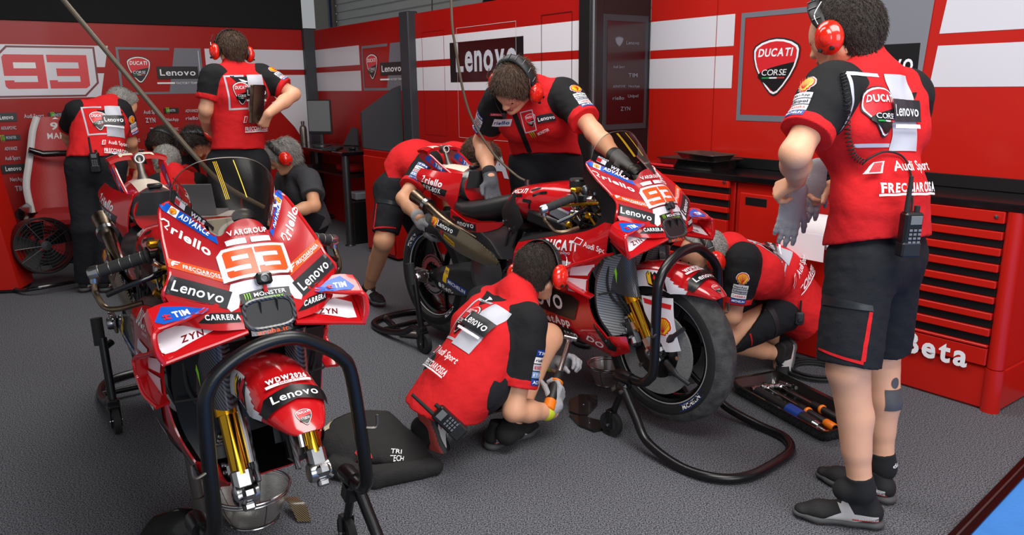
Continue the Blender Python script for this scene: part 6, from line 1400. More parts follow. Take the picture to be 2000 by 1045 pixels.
figure('man bending forward beside the racing seat, radio on his black trousers', PPL['C'], .009, 'skin', legs='trousers', hair_m='hair_grey', face=False, hands=dict(L=relaxed, R=relaxed), hair_k=dict(noise=.001))
figure('grey-haired man in charcoal polo shirt sitting low beside the desk', PPL['D'], .008, 'skin_tan', shirt='shirt_grey', sleeve='shirt_grey', cuffm='shirt_grey', legs='trousers', hair_m='hair_grey', headset_k=dict(over=.3), hands=dict(L=relaxed, R=relaxed), back=False, sleeve_l=.62, hair_k=dict(L=.032, front=.085))
figure('dark-haired man seated facing the viewer with his head bowed, in front of sponsor wall', PPL['E'], .009, 'skin_tan', legs='trousers', hair_m='hair_dark', headset_k=dict(cup='black_plastic'), hands=dict(L=relaxed, R=relaxed), back=False, sleeve_l=.6, hair_k=dict(front=.092, top=.016, noise=.003, L=.02))
figure('curly-haired man with red headset leaning his head down, partly behind standing man', PPL['F'], .009, 'skin', legs='trousers', hair_m='hair_dark', headset_k=dict(), hands=dict(L=relaxed, R=relaxed), back=False, hair_k=dict(noise=.006, ns=55, top=.02, front=.092, L=.034, curl=.7), sleeve_l=.6)
figure('grey-haired man seated with only the crown of his head above the left motorcycle tail', PPL['G'], .009, 'skin', legs='trousers', hair_m='hair_grey', hands=dict(L=relaxed, R=relaxed), back=False, sleeve_l=.6, face=False)
figure('mechanic in shorts bent double behind right motorcycle, gloved hand on rear tyre', PPL['H'], .008, 'skin_tan', hair_m='hair_brown', hands=dict(L=gl(), R=dict(glove='glove_light', curl=(.45, .4, .3))), back=False, belly=.92, hair_k=dict(noise=.002, L=.022))
PPL['I']['chest'] = [(patch(.075, .032, 'ink_white', 'riello', 'ink_blue', .03, None), ATY(985, 238, 3.80), nrm(A(.95, .25, -.1)), nrm(A(.1, .15, 1))),
    (patch(.07, .012, 'ink_red', 'LENOVO', 'ink_white', .02, None), ATY(978, 222, 3.78), nrm(A(.95, .25, -.1)), nrm(A(.1, .15, 1))),
    (place(crest(), -.05, -.03, .05, .06)+place(lenovo(bg='ink_charcoal'), .005, -.02, .022, .035)+[frame2(-.065, -.042, .06, .09, .004, 'ink_silver')], ATY(1050, 236, 3.85), nrm(A(.95, -.1, .2)), nrm(A(-.2, .2, 1))),
    (place(claws(), -.05, -.012, .03, .03)+[text('MONSTER', 'ink_white', -.01, -.006, .06, .012, .02)], ATY(1058, 262, 3.9), nrm(A(.9, -.1, .35)), nrm(A(-.35, .2, 1))),
    ([poly([(-.012, -.16), (.012, -.16), (.012, .12), (-.012, .12)], 'shirt_black')], ATY(1014, 245, 3.82), nrm(A(.9, .0, .35)), nrm(A(-.38, .35, 1)))]
figure('man with ear defenders leaning over the right motorcycle, one gloved hand on its seat', PPL['I'], .005, 'skin', hair_m='hair_brown', headset_k=dict(over=-.5, mic=1), hands=dict(R=gl(curl=(.5, .25, .1), spread=.14), L=gl(curl=(.3, .3, .2))), back=False, belly=1.02, hair_k=dict(noise=.0022, ns=80, front=.088, top=.016, L=.026, N=4200))
figure('mechanic squatting on the carpet with his back turned, torque wrench in gloved hands', PPL['J'], .005, 'skin', hair_m='hair_short', headset_k=dict(), hands=dict(L=dict(glove='glove_light', edge='lime', curl=(.8, .9, .6), thumb=(.5, .7)), R=dict(glove='glove_light', edge='lime', curl=(.75, .95, .6), thumb=(.5, .7))), belly=.98, short_l=.80, hair_k=dict(noise=.001, ns=140, L=.011, N=5000))
figure('bearded mechanic kneeling behind the front wheel, his face under the wing', PPL['K'], .005, 'skin', hair_m='hair_grey', beard=True, headset_k=dict(mic=1), hands=dict(L=gl(), R=relaxed), belly=1.08, short_l=.98, flare=1.12, hair_k=dict(noise=.0006, top=.002, front=.02, L=.008), back=True)
# ------------------------------------------------------------------ stands under the machines
RUV = np.stack([UD, VD, ZD], 1)
def on_bike(name, label, cat, which, P0):
    o, e = {'R': ((.6348, 3.0219), -49.505), 'L': ((-.6607, 1.9688), -54.596)}[which]
    r = thing(name, label, cat, (o[0], o[1], 0), math.radians(e)); r.scale = (BIKE_S,)*3; return r
def caster(root, c, R=.05, s=1):
    mb = MB(); mb.lathe([(R*.62, -.012), (R, -.012), (R, .012), (R*.62, .012)], A(*c)+A(0, 0, R), (0, 1, 0), 28, 0, closed=True); mb.lathe([(0, -.013), (R*.6, -.011), (R*.6, .011), (0, .013)], A(*c)+A(0, 0, R), (0, 1, 0), 20, 1)
    mb.build('caster_wheel', ['rubber', 'alu_dark'], root)
    mb = MB()
    for k in (-.018, .018): mb.box(A(*c)+A(.0, k, R*1.25), (.026, .005, R*1.5), None, 0, .002)
    mb.box(A(*c)+A(0, 0, R*2.0+.004), (.03, .042, .012), None, 0, .003); mb.lathe([(.006, -.024), (.006, .024)], A(*c)+A(0, 0, R), (0, 1, 0), 10, 1, cap=True); mb.build('caster_fork', ['powder_black', 'steel'], root)
def front_stand(which, label):
    r = on_bike('front_stand', label, 'stand', which, None); dy = .012
    mb = MB(); hoop = [(.0, -.205, .262), (.05, -.205, .262), (.082, -.203, .285), (.10, -.198, .34), (.10, -.193, .60), (.10, -.178, .672), (.10, -.135, .718), (.10, -.06, .752), (.10, .03, .757), (.10, .10, .722), (.10, .155, .678), (.10, .183, .61), (.10, .205, .34), (.082, .208, .285), (.05, .21, .262), (.0, .21, .262)]
    mb.tube(path(hoop, 90), .0185, 16, 0); mb.build('hoop', 'powder_black', r)
    mb = MB(); base = [(-.03, -.225, .235), (.05, -.235, .13), (.12, -.248, .058), (.27, -.256, .022), (.40, -.235, .021), (.475, -.15, .021), (.49, 0, .021), (.475, .15, .021), (.40, .235, .021), (.27, .256, .022), (.12, .248, .058), (.05, .24, .13), (-.03, .23, .235)]
    mb.tube(path(base, 90), .0175, 14, 0); mb.build('base_frame', 'powder_black', r)
    for s in (-1, 1):
        mb = MB(); mb.box((-.035, s*.215, .215), (.05, .05, .075), rotm((0, 1, 0), .4), 0, .010); mb.lathe([(.024, -.04), (.028, -.02), (.024, .035)], (-.03, s*.212, .262), (1, 0, 0), 18, 0, cap=True); mb.tube([(-.04, s*.215, .20), (-.075, s*.215, .115)], .013, 12, 0)
        for k in (-.02, .02): mb.lathe([(.008, 0), (.008, .012), (0, .014)], (-.035+k, s*.24, .215), (0, s, 0), 10, 1)
        mb.tube(path([(.11, s*.2, .47), (.118, s*.235, .465), (.118, s*.24, .50)], 10), .004, 8, 1); mb.build('pivot', ['powder_black', 'steel_dull'], r); caster(r, (-.09, s*.215, 0))
    return r
front_stand('R', 'black front paddock stand hooped over the wheel of the right motorcycle')
fs = front_stand('L', 'black front paddock stand holding up the wheelless left motorcycle')
def rear_stand(which, label):
    r = on_bike('rear_stand', label, 'stand', which, None); mb = MB()
    mb.tube(path([(-1.50, -.21, .12), (-1.62, -.215, .06), (-1.85, -.21, .022), (-2.0, -.16, .021), (-2.05, 0, .021), (-2.0, .16, .021), (-1.85, .21, .022), (-1.62, .215, .06), (-1.50, .21, .12)], 60), .0175, 14, 0); mb.tube([(-1.80, -.21, .035), (-1.80, .21, .035)], .014, 12, 0); mb.build('base_frame', 'powder_black', r)
    for s in (-1, 1):
        mb = MB(); mb.tube([(-1.47, s*.215, .39), (-1.42, s*.215, .12)], .0165, 12, 0); mb.tube([(-1.50, s*.215, .12), (-1.42, s*.215, .12)], .015, 12, 0); mb.box((-1.42, s*.215, .118), (.05, .045, .05), None, 0, .008); mb.tube([(-1.47, s*.215, .345), (-1.49, s*.18, .36)], .014, 10, 0); mb.build('upright', 'powder_black', r)
        mb = MB(); mb.tube([(-1.475, s*.225, .36), (-1.49, s*.225, .47)], .022, 18, 0); mb.build('roller_pad', 'rubber', r); caster(r, (-1.40, s*.215, 0), .055)
    return r
rear_stand('R', 'black rear paddock stand under the right motorcycle swingarm')
rear_stand('L', 'black rear paddock stand with roller pad beside the left motorcycle')

# ------------------------------------------------------------------ workshop cabinets along the right wall
XU = lambda px, py: uvz(ATV(px, py, V_CAB))[0]
ZV = lambda px, py: ATV(px, py, V_CAB)[2]
DEP = V_R-V_CAB-.012
def cabinet(name, label, u0, u1, slots, nfirst, tall=None):
    """u0 (far) to u1 (near); slots: (z_bottom, z_top) of the dark grip slots, top first."""
    r = thing(name, label, 'cabinet', UV((u0+u1)/2, V_CAB, 0)); o = UV((u0+u1)/2, V_CAB, 0); L = abs(u0-u1); um = 0.0
    P = lambda a, d, z: -UD*a+VD*d+A(0, 0, z)          # a: along the front as seen, left to right
    R = np.stack([-UD, VD, ZD], 1); mb = MB()
    mb.box(P(0, DEP/2+.012, .54), (L, DEP-.02, .68), R, 0, .004); mb.build('carcass', 'panel_red', r)
    mb = MB(); mb.box(P(0, DEP/2+.01, .10), (L+.004, DEP+.02, .20), R, 0, .012); mb.build('plinth', 'panel_red', r)
    return r, P, R, L
u_end = XU(1988, 500); 
z_s = [(ZV(1987, 456), ZV(1987, 441)), (ZV(1984, 489), ZV(1984, 474)), (ZV(1981, 521), ZV(1981, 506)), (ZV(1977, 554), ZV(1977, 538)), (ZV(1973, 586), ZV(1973, 570)), (ZV(1967, 617), ZV(1967, 600)), (ZV(1964, 648), ZV(1964, 632)), (ZV(1959, 680), ZV(1959, 664))]
u_r0 = XU(1655, 560)
r, P, R, L = cabinet('drawer_cabinet', 'large red tool cabinet with eight dark drawer grips at the right edge', u_r0, u_end, z_s, 0)
x0, x1 = -L/2+.03, L/2-.062
for i, (zb, zt) in enumerate(z_s):
    nb = z_s[i+1][1] if i+1 < len(z_s) else zb-.016
    d = MB(); d.box(P((x0+x1)/2, -.006, (zb+nb)/2), (x1-x0, .024, max(.012, zb-nb-.004)), R, 0, .003); dr = d.build('drawer', 'panel_red', r)
    h = MB(); h.box(P((x0+x1)/2, .004, (zb+zt)/2), (x1-x0, .014, zt-zb), R, 0, .002); h.build('grip_slot', 'black_satin', dr)
mb = MB(); mb.box(P((x0+x1)/2, -.006, (z_s[0][1]+.885)/2), (x1-x0, .024, .885-z_s[0][1]-.004), R, 0, .003); ms = ['panel_red', 'steel']; mb.lathe([(.008, 0), (.008, .006), (0, .008)], P(x1-.03, -.018, z_s[0][1]+.03), -VD, 14, 1); mb.build('top_rail', ms, r)
mb = MB(); ms = ['panel_red']; zt2, zb2 = z_s[-1][0]-.018, .205; mb.box(P((x0+x1)/2, -.004, (zt2+zb2)/2), (x1-x0, .02, zt2-zb2), R, 0, .003)
bl = XU(1767, 683); br = XU(1891, 712); bz0, bz1 = ZV(1767, 683), ZV(1772, 645); oa = (u_r0+u_end)/2
mb.decal([text('Beta', 'ink_white', 0, 0, bl-br, bz1-bz0, .03)], P(oa-bl, -.0145, bz0), -UD, ZD, flat=True, mats=ms); mb.decal([rect(-.062, 0, .014, bz1-bz0, 'ink_white'), rect(-.040, 0, .022, bz1-bz0, 'ink_white')], P(oa-bl, -.0145, bz0), -UD, ZD, flat=True, mats=ms); mb.build('lower_panel', ms, r)
mb = MB(); mb.tube([P(L/2-.03, .015, .20), P(L/2-.03, .015, .885)], .034, 20, 0); mb.tube([P(L/2-.03, .015, .0), P(L/2-.03, .015, .196)], .038, 20, 0); mb.build('corner_post', 'panel_red', r)
# left drawer unit, beside the right motorcycle's nose
uL0, uL1 = XU(1262, 330), XU(1428, 430)
r, P, R, L = cabinet('drawer_cabinet', 'red tool cabinet with dark drawer grips behind the right motorcycle nose', uL0, uL1, [], 0)
zs = [(ZV(1416, 378), ZV(1416, 367)), (ZV(1416, 404), ZV(1416, 391)), (ZV(1416, 429), ZV(1416, 416)), (.50, .535), (.42, .455), (.34, .375)]
for i, (zb, zt) in enumerate(zs):
    nb = zs[i+1][1] if i+1 < len(zs) else .21; a0, a1 = -L/2+.02, L/2-.02
    d = MB(); d.box(P((a0+a1)/2, -.006, (zb+nb)/2), (a1-a0, .024, zb-nb-.004), R, 0, .003); dr = d.build('drawer', 'panel_red', r); h = MB(); h.box(P((a0+a1)/2, .004, (zb+zt)/2), (a1-a0, .014, zt-zb), R, 0, .002); h.build('grip_slot', 'black_satin', dr)
mb = MB(); mb.box(P(0, -.006, (zs[0][1]+.885)/2), (L-.04, .024, .885-zs[0][1]-.004), R, 0, .003); mb.lathe([(.009, 0), (.009, .006), (0, .008)], P(L/2-.045, -.018, zs[0][1]+.035), -VD, 14, 1); mb.build('top_rail', ['panel_red', 'steel'], r)
# door unit in the middle
uM0, uM1 = uL1-.012, XU(1540, 430)
r, P, R, L = cabinet('door_cabinet', 'red cabinet with one plain door and a dark grip slot, behind the kneeling man', uM0, uM1, [], 0)
d = MB(); d.box(P(.015, -.006, .52), (L-.07, .024, .62), R, 0, .004); dr = d.build('door', 'panel_red', r)
h = MB(); a0 = (uM0+uM1)/2; q0, q1 = a0-XU(1460, 392), a0-XU(1502, 398); h.box(P((q0+q1)/2, -.0175, ZV(1480, 394)), (q1-q0, .006, .045), R, 0, .002); h.build('grip_slot', 'black_satin', dr)
uW0, uW1 = uM1-.012, u_r0+.012
r, P, R, L = cabinet('towel_cabinet', 'red open-fronted unit holding the paper roll beside the standing mechanic', uW0, uW1, [], 0)
mb = MB(); mb.box(P(0, -.004, .72), (L-.05, .016, .22), R, 0, .003); mb.build('recess_panel', 'panel_red_dark', r); mb = MB(); mb.box(P(0, -.006, .38), (L-.03, .022, .34), R, 0, .003); mb.build('drawer', 'panel_red', r)
# worktop over all four units
mb = MB(); ua, ub = XU(1262, 330)+.005, u_end-.03
mb.box(UV((ua+ub)/2, V_CAB-.012+(DEP+.02)/2, .902), (ua-ub, DEP+.024, .034), RUV, 0, .004); mb.box(UV((ua+ub)/2, V_R-.008, .95), (ua-ub, .014, .062), RUV, 1, .003)
solo('worktop', mb, ['black_gloss', 'black_satin'], 'long glossy black worktop over the red cabinets', 'worktop')
ZT = .9195
def tray(name, label, c, ex, ey, w, l, h, mt, wall=.008, lip=.012):
    mb = MB(); ex, ey = nrm(ex), nrm(ey); c = np.asarray(c, float); R = np.stack([ex, ey, ZD], 1)
    def ring(k, z, r=.03):
        P = []
        for sx, sy, a0 in ((1, 1, 0), (-1, 1, 90), (-1, -1, 180), (1, -1, 270)):
            for a in np.linspace(a0, a0+90, 5): P.append(c+ex*(sx*(w/2+k-r)+r*math.cos(math.radians(a)))+ey*(sy*(l/2+k-r)+r*math.sin(math.radians(a)))+A(0, 0, z))
        return P
    mb.loft([ring(-.02, 0), ring(0, h*.9), ring(lip, h), ring(lip, h+.004), ring(-wall*.5, h), ring(-.02-wall, wall), ring(-.06, wall)], 0)
    return solo(name, mb, mt, label, 'tray', smooth=50)
ct = ATZ(1448, 318, ZT); tray('carbon_tray', 'black carbon tray on the worktop with a silver tray stacked in it', UV(uvz(ct)[0], V_CAB+.17, ZT), UD, VD, .44, .26, .055, ['carbon_dark'])
tray('metal_tray', 'open silver tray tilted inside the black carbon tray on the worktop', UV(uvz(ct)[0]-.03, V_CAB+.19, ZT+.05), UD*.97+VD*.2, VD*.97-UD*.2, .34, .19, .035, ['steel_dull'])
mb = MB(); q = UV(uvz(ct)[0]-.06, V_CAB+.19, ZT+.066); mb.tube([q-UD*.06, q+UD*.07+VD*.02], .006, 8, 0); mb.tube([q+UD*.04, q+UD*.04-VD*.05], .005, 8, 0); mb.lathe([(.010, 0), (.010, .02)], q+UD*.07+VD*.02, UD, 10, 0, cap=True); solo('hand_tool', mb, 'steel', 'small steel wrench lying in the silver tray on the worktop', 'tool')
q = ATZ(1338, 318, ZT); mb = MB(); mb.box(UV(uvz(q)[0], V_CAB+.12, ZT+.009), (.30, .16, .016), RUV, 0, .004); mb.box(UV(uvz(q)[0], V_CAB+.12, ZT+.0185), (.26, .13, .002), RUV, 1, .001); solo('clipboard', mb, ['ink_red', 'panel_red_dark'], 'flat red folder on the worktop left of the carbon tray', 'folder')
q = ATV(1588, 450, V_CAB-.10); mb = MB(); n = 24
mb.lathe([(.018, -.12), (.085, -.12), (.085, .12), (.018, .12)], q, UD, 32, 0, closed=True); G = [q+UD*k-VD*.085*math.cos(a)+A(0, 0, .085*math.sin(a)) for k in (.12,) for a in (0,)]
mb.shell(np.array([[q+UD*k-VD*.087+A(0, 0, -z) for z in np.linspace(0, .13, 6)] for k in (-.12, .12)]), .002, 0); mb.tube([q-UD*.17, q+UD*.17], .012, 10, 1)
for k in (-.165, .165): mb.box(q+UD*k+VD*.05, (.01, .12, .04), RUV, 1, .002)
solo('paper_roll', mb, ['paper', 'steel_dull'], 'white paper towel roll on the cabinet front beside the standing mechanic', 'paper roll')

# ------------------------------------------------------------------ on the carpet
def sieve(label, c, R, h):
    r = thing('mesh_basket', label, 'basket', c); n = 48; mb = MB(); rows = [(R*.62, .006), (R*.70, .02), (R*.86, h*.55), (R, h)]
    th = np.linspace(0, 2*math.pi, n+1); prof = [(0.001, .006)]+rows; V = np.array([[A(q*math.cos(t), q*math.sin(t), z) for t in th] for q, z in prof]); F = [(i*(n+1)+j, i*(n+1)+j+1, (i+1)*(n+1)+j+1, (i+1)*(n+1)+j) for i in range(len(prof)-1) for j in range(n)]; mb.add(V.reshape(-1, 3), F, 0)
    o = mb.build('wire_bowl', 'wire_mesh', r, 60); uv = o.data.uv_layers.new(name='UVMap'); li = np.zeros(len(o.data.loops), np.int32); o.data.loops.foreach_get('vertex_index', li); uu = np.stack([(li % (n+1))/n, (li//(n+1))/len(prof)], 1); uv.data.foreach_set('uv', uu.astype(np.float32).ravel())
    mb = MB(); mb.ring(R, .005, (0, 0, h), ZD, 48, 8); mb.ring(R*.97, .003, (0, 0, h*.88), ZD, 48, 6); mb.ring(R*.66, .003, (0, 0, .004), ZD, 40, 6); mb.build('rim', 'steel', r)
    mb = MB()
    for k in range(5): a = k*2*math.pi/5+.4; mb.tube([A(q*math.cos(a), q*math.sin(a), z) for q, z in rows], .0016, 6, 0)
    mb.build('rib', 'steel_dull', r); return r
sieve('round steel mesh basket below the right motorcycle, beside its front wheel', ATZ(1187, 748), .098, .10)
sieve('round steel mesh basket under the bare fork of the left motorcycle', ATZ(497, 1012), .125, .115)
# tyre warmer sack
c1, c2, c3 = ATZ(722, 893), ATZ(778, 897), ATZ(838, 922)
F = Field(.007); F.cone(c1+A(-.01, .03, .075), c2+A(-.01, .0, .05), .19, .12, 0, .03, (ZD, .40)); F.cone(c2+A(-.01, 0, .05), c3+A(.0, 0, .03), .12, .035, 0, .03, (ZD, .42))
for a, b_, r_ in ((ATZ(655, 930), ATZ(735, 948), .042), (ATZ(735, 948), ATZ(848, 926), .04)): F.cone(a+A(0, 0, .03), b_+A(0, 0, .028), r_, r_*.85, 0, .02)
F.cut((0, 0, .001), (0, 0, -1)); mb = grown(F, noise=.006, nscale=22, seed=11); ms = ['cloth_black']; 
g = [poly([(-.17+.34*0, -.04)]+[(.2*math.cos(a)-.02, .165*math.sin(a)) for a in np.linspace(2.1, 3.7, 14)]+[(.16*math.cos(a)-.02, .135*math.sin(a)) for a in np.linspace(3.7, 2.1, 14)], 'beige')]
g = [poly([(.165*math.cos(a), .165*math.sin(a)) for a in np.linspace(1.9, 3.5, 16)]+[(.132*math.cos(a), .132*math.sin(a)) for a in np.linspace(3.5, 1.9, 16)], 'beige'), text('TRI', 'ink_white', .13, -.165, .04, .018, .01), text('TECH', 'ink_white', .13, -.19, .05, .018, .01)]+place([disc(0, 0, 1, .7, 'ink_red', 18), text('ATI', 'ink_white', -.6, -.25, 1.1, .5, .03)], -.0+.03, -.185, .035)
mb.decal(g, c1+A(-.025, .045, .3), A(1, 0, 0), A(0, 1, 0), mb.bvh(), mats=ms, far=0, back=.5, dens=.02, base=.003); solo('cloth_sack', mb, ms, 'black padded cloth sack with beige band lying beside the left stand', 'cloth', smooth=60)
# socket wrench
a, b_ = ATZ(752, 620, .02), ATZ(788, 652, .02); mb = MB(); mb.tube([a, a+(b_-a)*.45], .016, 14, 0); mb.tube([a+(b_-a)*.45, b_], .010, 12, 1); mb.tube([a-(b_-a)*.04, a+(b_-a)*.10], .0185, 14, 2); d = nrm(ATZ(820, 655, .02)-b_); mb.tube([b_-d*.02, b_+d*.10], .020, 16, 2); mb.tube([b_+d*.10, b_+d*.11], [.02, .016], 16, 2); solo('socket_wrench', mb, ['black_satin', 'steel', 'steel_dull'], 'short socket wrench lying alone on the carpet between the motorcycles', 'wrench')
for nm, P_, lb in (('carbon_plate', [(1112, 806), (1113, 784), (1134, 773), (1167, 775), (1167, 792), (1148, 812), (1135, 814)], 'dark carbon cover plate on the carpet, upper of the two'), ('carbon_plate', [(1112, 813), (1140, 816), (1186, 828), (1180, 840), (1160, 844), (1130, 832)], 'narrow dark carbon plate on the carpet, lower of the two')):
    pts = [ATZ(*q, .004) for q in P_]; c = np.mean(pts, 0); P2 = [(p[0]-c[0], p[1]-c[1]) for p in pts]; mb = MB(); ar = sum(P2[i][0]*P2[(i+1) % len(P2)][1]-P2[(i+1) % len(P2)][0]*P2[i][1] for i in range(len(P2))); P2 = P2 if ar > 0 else P2[::-1]; mb.prism(P2, (c[0], c[1], .001), A(1, 0, 0), A(0, 1, 0), .012, 0); mb.lathe([(.005, .0), (.005, .002), (0, .003)], A(c[0], c[1], .0125), ZD, 10, 1); solo(nm, mb, ['carbon_dark', 'steel'], lb, 'plate', smooth=20)
# tool tray on the carpet
tc = [ATZ(1420, 760), ATZ(1500, 742), ATZ(1640, 800), ATZ(1610, 868)]; cc = (ATZ(1424, 768)+ATZ(1625, 845))/2+A(.04, .12, 0); ey = nrm(tc[3]-tc[0]); ex = -nrm(np.cross(ey, ZD)); cc = (tc[0]+tc[1]+tc[2]+tc[3])/4+A(.01, -.085, 0)
tray('tool_tray', 'long black carbon tray of tools on the carpet by the standing mechanic', cc, ex, ey, .27, .60, .06, ['carbon_dark'], .006, .012)
def torque(name, label, a, b_, cat='torque wrench', k=1.):
    """Ratchet head at a, orange-tipped grip at b_."""
    a, b_ = np.asarray(a, float), np.asarray(b_, float); r = thing(name, label, cat, a*.5+b_*.5-A(0, 0, 0)); o = a*.5+b_*.5; d = nrm(b_-a); L = np.linalg.norm(b_-a); x, y, z = frame_of(d); Q = lambda t: a+d*L*t-o
    mb = MB(); mb.tube([Q(0), Q(.5)], .0085*k, 12, 0); mb.build('shaft', 'steel', r)
    mb = MB(); mb.box(Q(0)-d*.01, (.03, .022, .05), np.stack([x, y, d], 1), 0, .008); mb.lathe([(.013, -.025), (.013, .03)], Q(0)-d*.012, x, 16, 0, cap=True); mb.build('ratchet_head', 'steel', r)
    mb = MB(); mb.tube([Q(.48), Q(.52), Q(.86), Q(.88)], [.012*k, .0155*k, .0165*k, .014*k], 16, 0); mb.build('grip', 'black_plastic', r)
    for t0, t1, rr in ((.60, .635, .021), (.86, .99, .0185)): mb = MB(); mb.tube([Q(t0), Q(t0+.01), Q(t1-.01), Q(t1)], [rr*.85*k, rr*k, rr*k, rr*.85*k], 18, 0); mb.build('collar' if t0 < .7 else 'end_cap', 'orange_grip', r)
    mb = MB(); mb.tube([Q(.99), Q(1.0)], .014, 14, 0); mb.build('tip', 'black_satin', r); return r
zt_ = .03
torque('torque_wrench', 'orange-tipped torque wrench in the tool tray, its back one', cc-ey*.20+ex*.085+A(0, 0, zt_), cc+ey*.25+ex*.06+A(0, 0, zt_)); torque('torque_wrench', 'orange-tipped torque wrench in the tool tray, its front one', cc-ey*.21+ex*.02+A(0, 0, zt_), cc+ey*.25-ex*.02+A(0, 0, zt_))
mb = MB(); a, b_ = cc-ey*.19-ex*.06+A(0, 0, .035), cc+ey*.2-ex*.085+A(0, 0, .035); mb.tube([a, a+(b_-a)*.5, a+(b_-a)*.55, b_], [.022, .022, .030, .028], 18, 0); mb.tube([b_, b_+ey*.03], [.026, .022], 18, 1); mb.tube([b_+ey*.03, b_+ey*.07], .008, 10, 1); ms = ['ink_charcoal', 'steel', 'ink_blue']; mb.tube([a+(b_-a)*.58, a+(b_-a)*.8], .0308, 18, 2); solo('cordless_driver', mb, ms, 'dark cordless driver lying along the front of the tool tray', 'driver')
for k, (f1, f2, an) in enumerate(((-.24, .05, .5), (-.23, -.04, -.2), (-.19, .10, 1.3))):
    mb = MB(); c = cc+ey*f1+ex*f2+A(0, 0, .02+.012*k); d = nrm(ex*math.cos(an)+ey*math.sin(an)); mb.tube([c-d*.03, c+d*.01], .012, 12, 0); mb.tube([c+d*.01, c+d*.035], .009, 12, 0); solo('socket', mb, 'steel', ('chrome socket in the tool tray corner nearest the tyre', 'chrome socket at the front left of the tool tray', 'chrome socket beside the wrench heads in the tool tray')[k], 'socket')
# coil of black cable
c = ATZ(1592, 728); mb = MB()
for k in range(5): th = np.linspace(0, 2*math.pi, 40, endpoint=False); mb.tube([c+A((.10+.012*k)*math.cos(t), (.10+.012*k)*math.sin(t), .012+.008*(k % 3)) for t in th], .006, 8, 0, closed=True)
mb.tube(path([c+A(.11, .06, .012), ATZ(1560, 700, .01), ATZ(1530, 690, .01)], 20), .006, 8, 0); solo('cable_coil', mb, 'rubber', 'coil of black cable on the carpet behind the standing mechanic', 'cable')
# steel tube, carbon duct pieces under the left machine
a = ATZ(402, 1052); mb = MB(); h = ATY(388, 853, a[1]-.02)[2]; mb.tube([a, a+A(-.005, 0, h*.42), a+A(-.008, 0, h*.425), a+A(-.02, 0, h*.9), a+A(-.022, 0, h)], [.024, .024, .0195, .0195, .019], 20, 0); mb.tube([a+A(-.0205, 0, h*.93), a+A(-.022, 0, h*1.0)], .0165, 20, 1); mb.lathe([(0, 0), (.05, 0), (.05, .01), (.03, .016), (0, .016)], a, ZD, 24, 0); solo('steel_tube', mb, ['steel_dull', 'titanium'], 'upright steel tube standing on the carpet left of the front stand', 'tube')
mb = MB(); a, b_ = ATZ(566, 972, .035), ATZ(590, 1020, .004); mb.shell(bispl(np.array([[a-A(.02, 0, 0), a+A(.02, 0, .005)], [(a+b_)/2+A(-.02, 0, .02), (a+b_)/2+A(.035, 0, .02)], [b_+A(-.015, 0, .002), b_+A(.03, 0, .002)]]), 12, 8), .003); solo('carbon_duct', mb, 'carbon_gold', 'small curved carbon duct leaning by the mesh basket', 'duct', smooth=50)
mb = MB(); a = ATZ(350, 1040, .004); mb.shell(bispl(np.array([[a+A(-.12, -.05, .0), a+A(-.02, -.06, .0), a+A(.10, -.05, 0)], [a+A(-.08, .02, .05), a+A(0, .02, .07), a+A(.1, .03, .05)], [a+A(-.05, .07, .01), a+A(.03, .08, .02), a+A(.12, .08, .01)]]), 14, 14), .003); solo('carbon_cover', mb, 'carbon_dark', 'dark carbon cover on the carpet behind the steel tube', 'cover', smooth=50)
mb = MB(); mb.tube(path([ATZ(300, 1043, .012), ATZ(350, 1010, .012), ATZ(400, 985, .012), ATZ(430, 965, .012), ATZ(470, 960, .012)], 40), .009, 8, 0); solo('rubber_hose', mb, 'rubber', 'black rubber hose on the carpet behind the mesh basket', 'hose')
# hanging hoses
mb = MB(); mb.tube(path([ATY(-200, -392, 4.2), ATY(124, 0, 4.3), ATY(250, 150, 4.35), ATY(378, 302, 4.45), ATY(440, 362, 4.55), ATY(515, 405, 4.7)], 50), .014, 10, 0); solo('air_hose', mb, 'cable_brown', 'thick brown hose hanging diagonally across the back wall', 'hose')
mb = MB(); e = bike_pt('R', (-.80, -.02, .915)); mb.tube(path([ATY(876, -330, 3.6), ATY(881, 0, 3.6), ATY(890, 95, 3.62), ATY(915, 215, 3.68), ATY(960, 295, 3.72), ATY(1005, 340, 3.72), e+A(0, 0, .02)], 60), .006, 8, 0); mb.tube([e-A(0, 0, .012), e+A(0, 0, .03)], .012, 12, 1); solo('power_cable', mb, ['cable_brown', 'alu_dark'], 'thin cable hanging from above and plugged into the right tank', 'cable')
mb = MB(); mb.tube(path([ATV(950, 40, V_M+.3), ATV(952, 8, V_M+.3), ATV(965, -4, V_M+.3), ATV(985, -5, V_M+.3)], 20), .045, 14, 0); solo('air_duct', mb, 'black_satin', 'black duct elbow showing over the top of the middle wall', 'duct')
mb = MB(); mb.tube([ATV(844, 42, V_M+.25), ATV(843, -200, V_M+.25)], .005, 8, 0); solo('hanging_wire', mb, 'rubber', 'thin black wire hanging behind the top of the middle wall', 'wire')

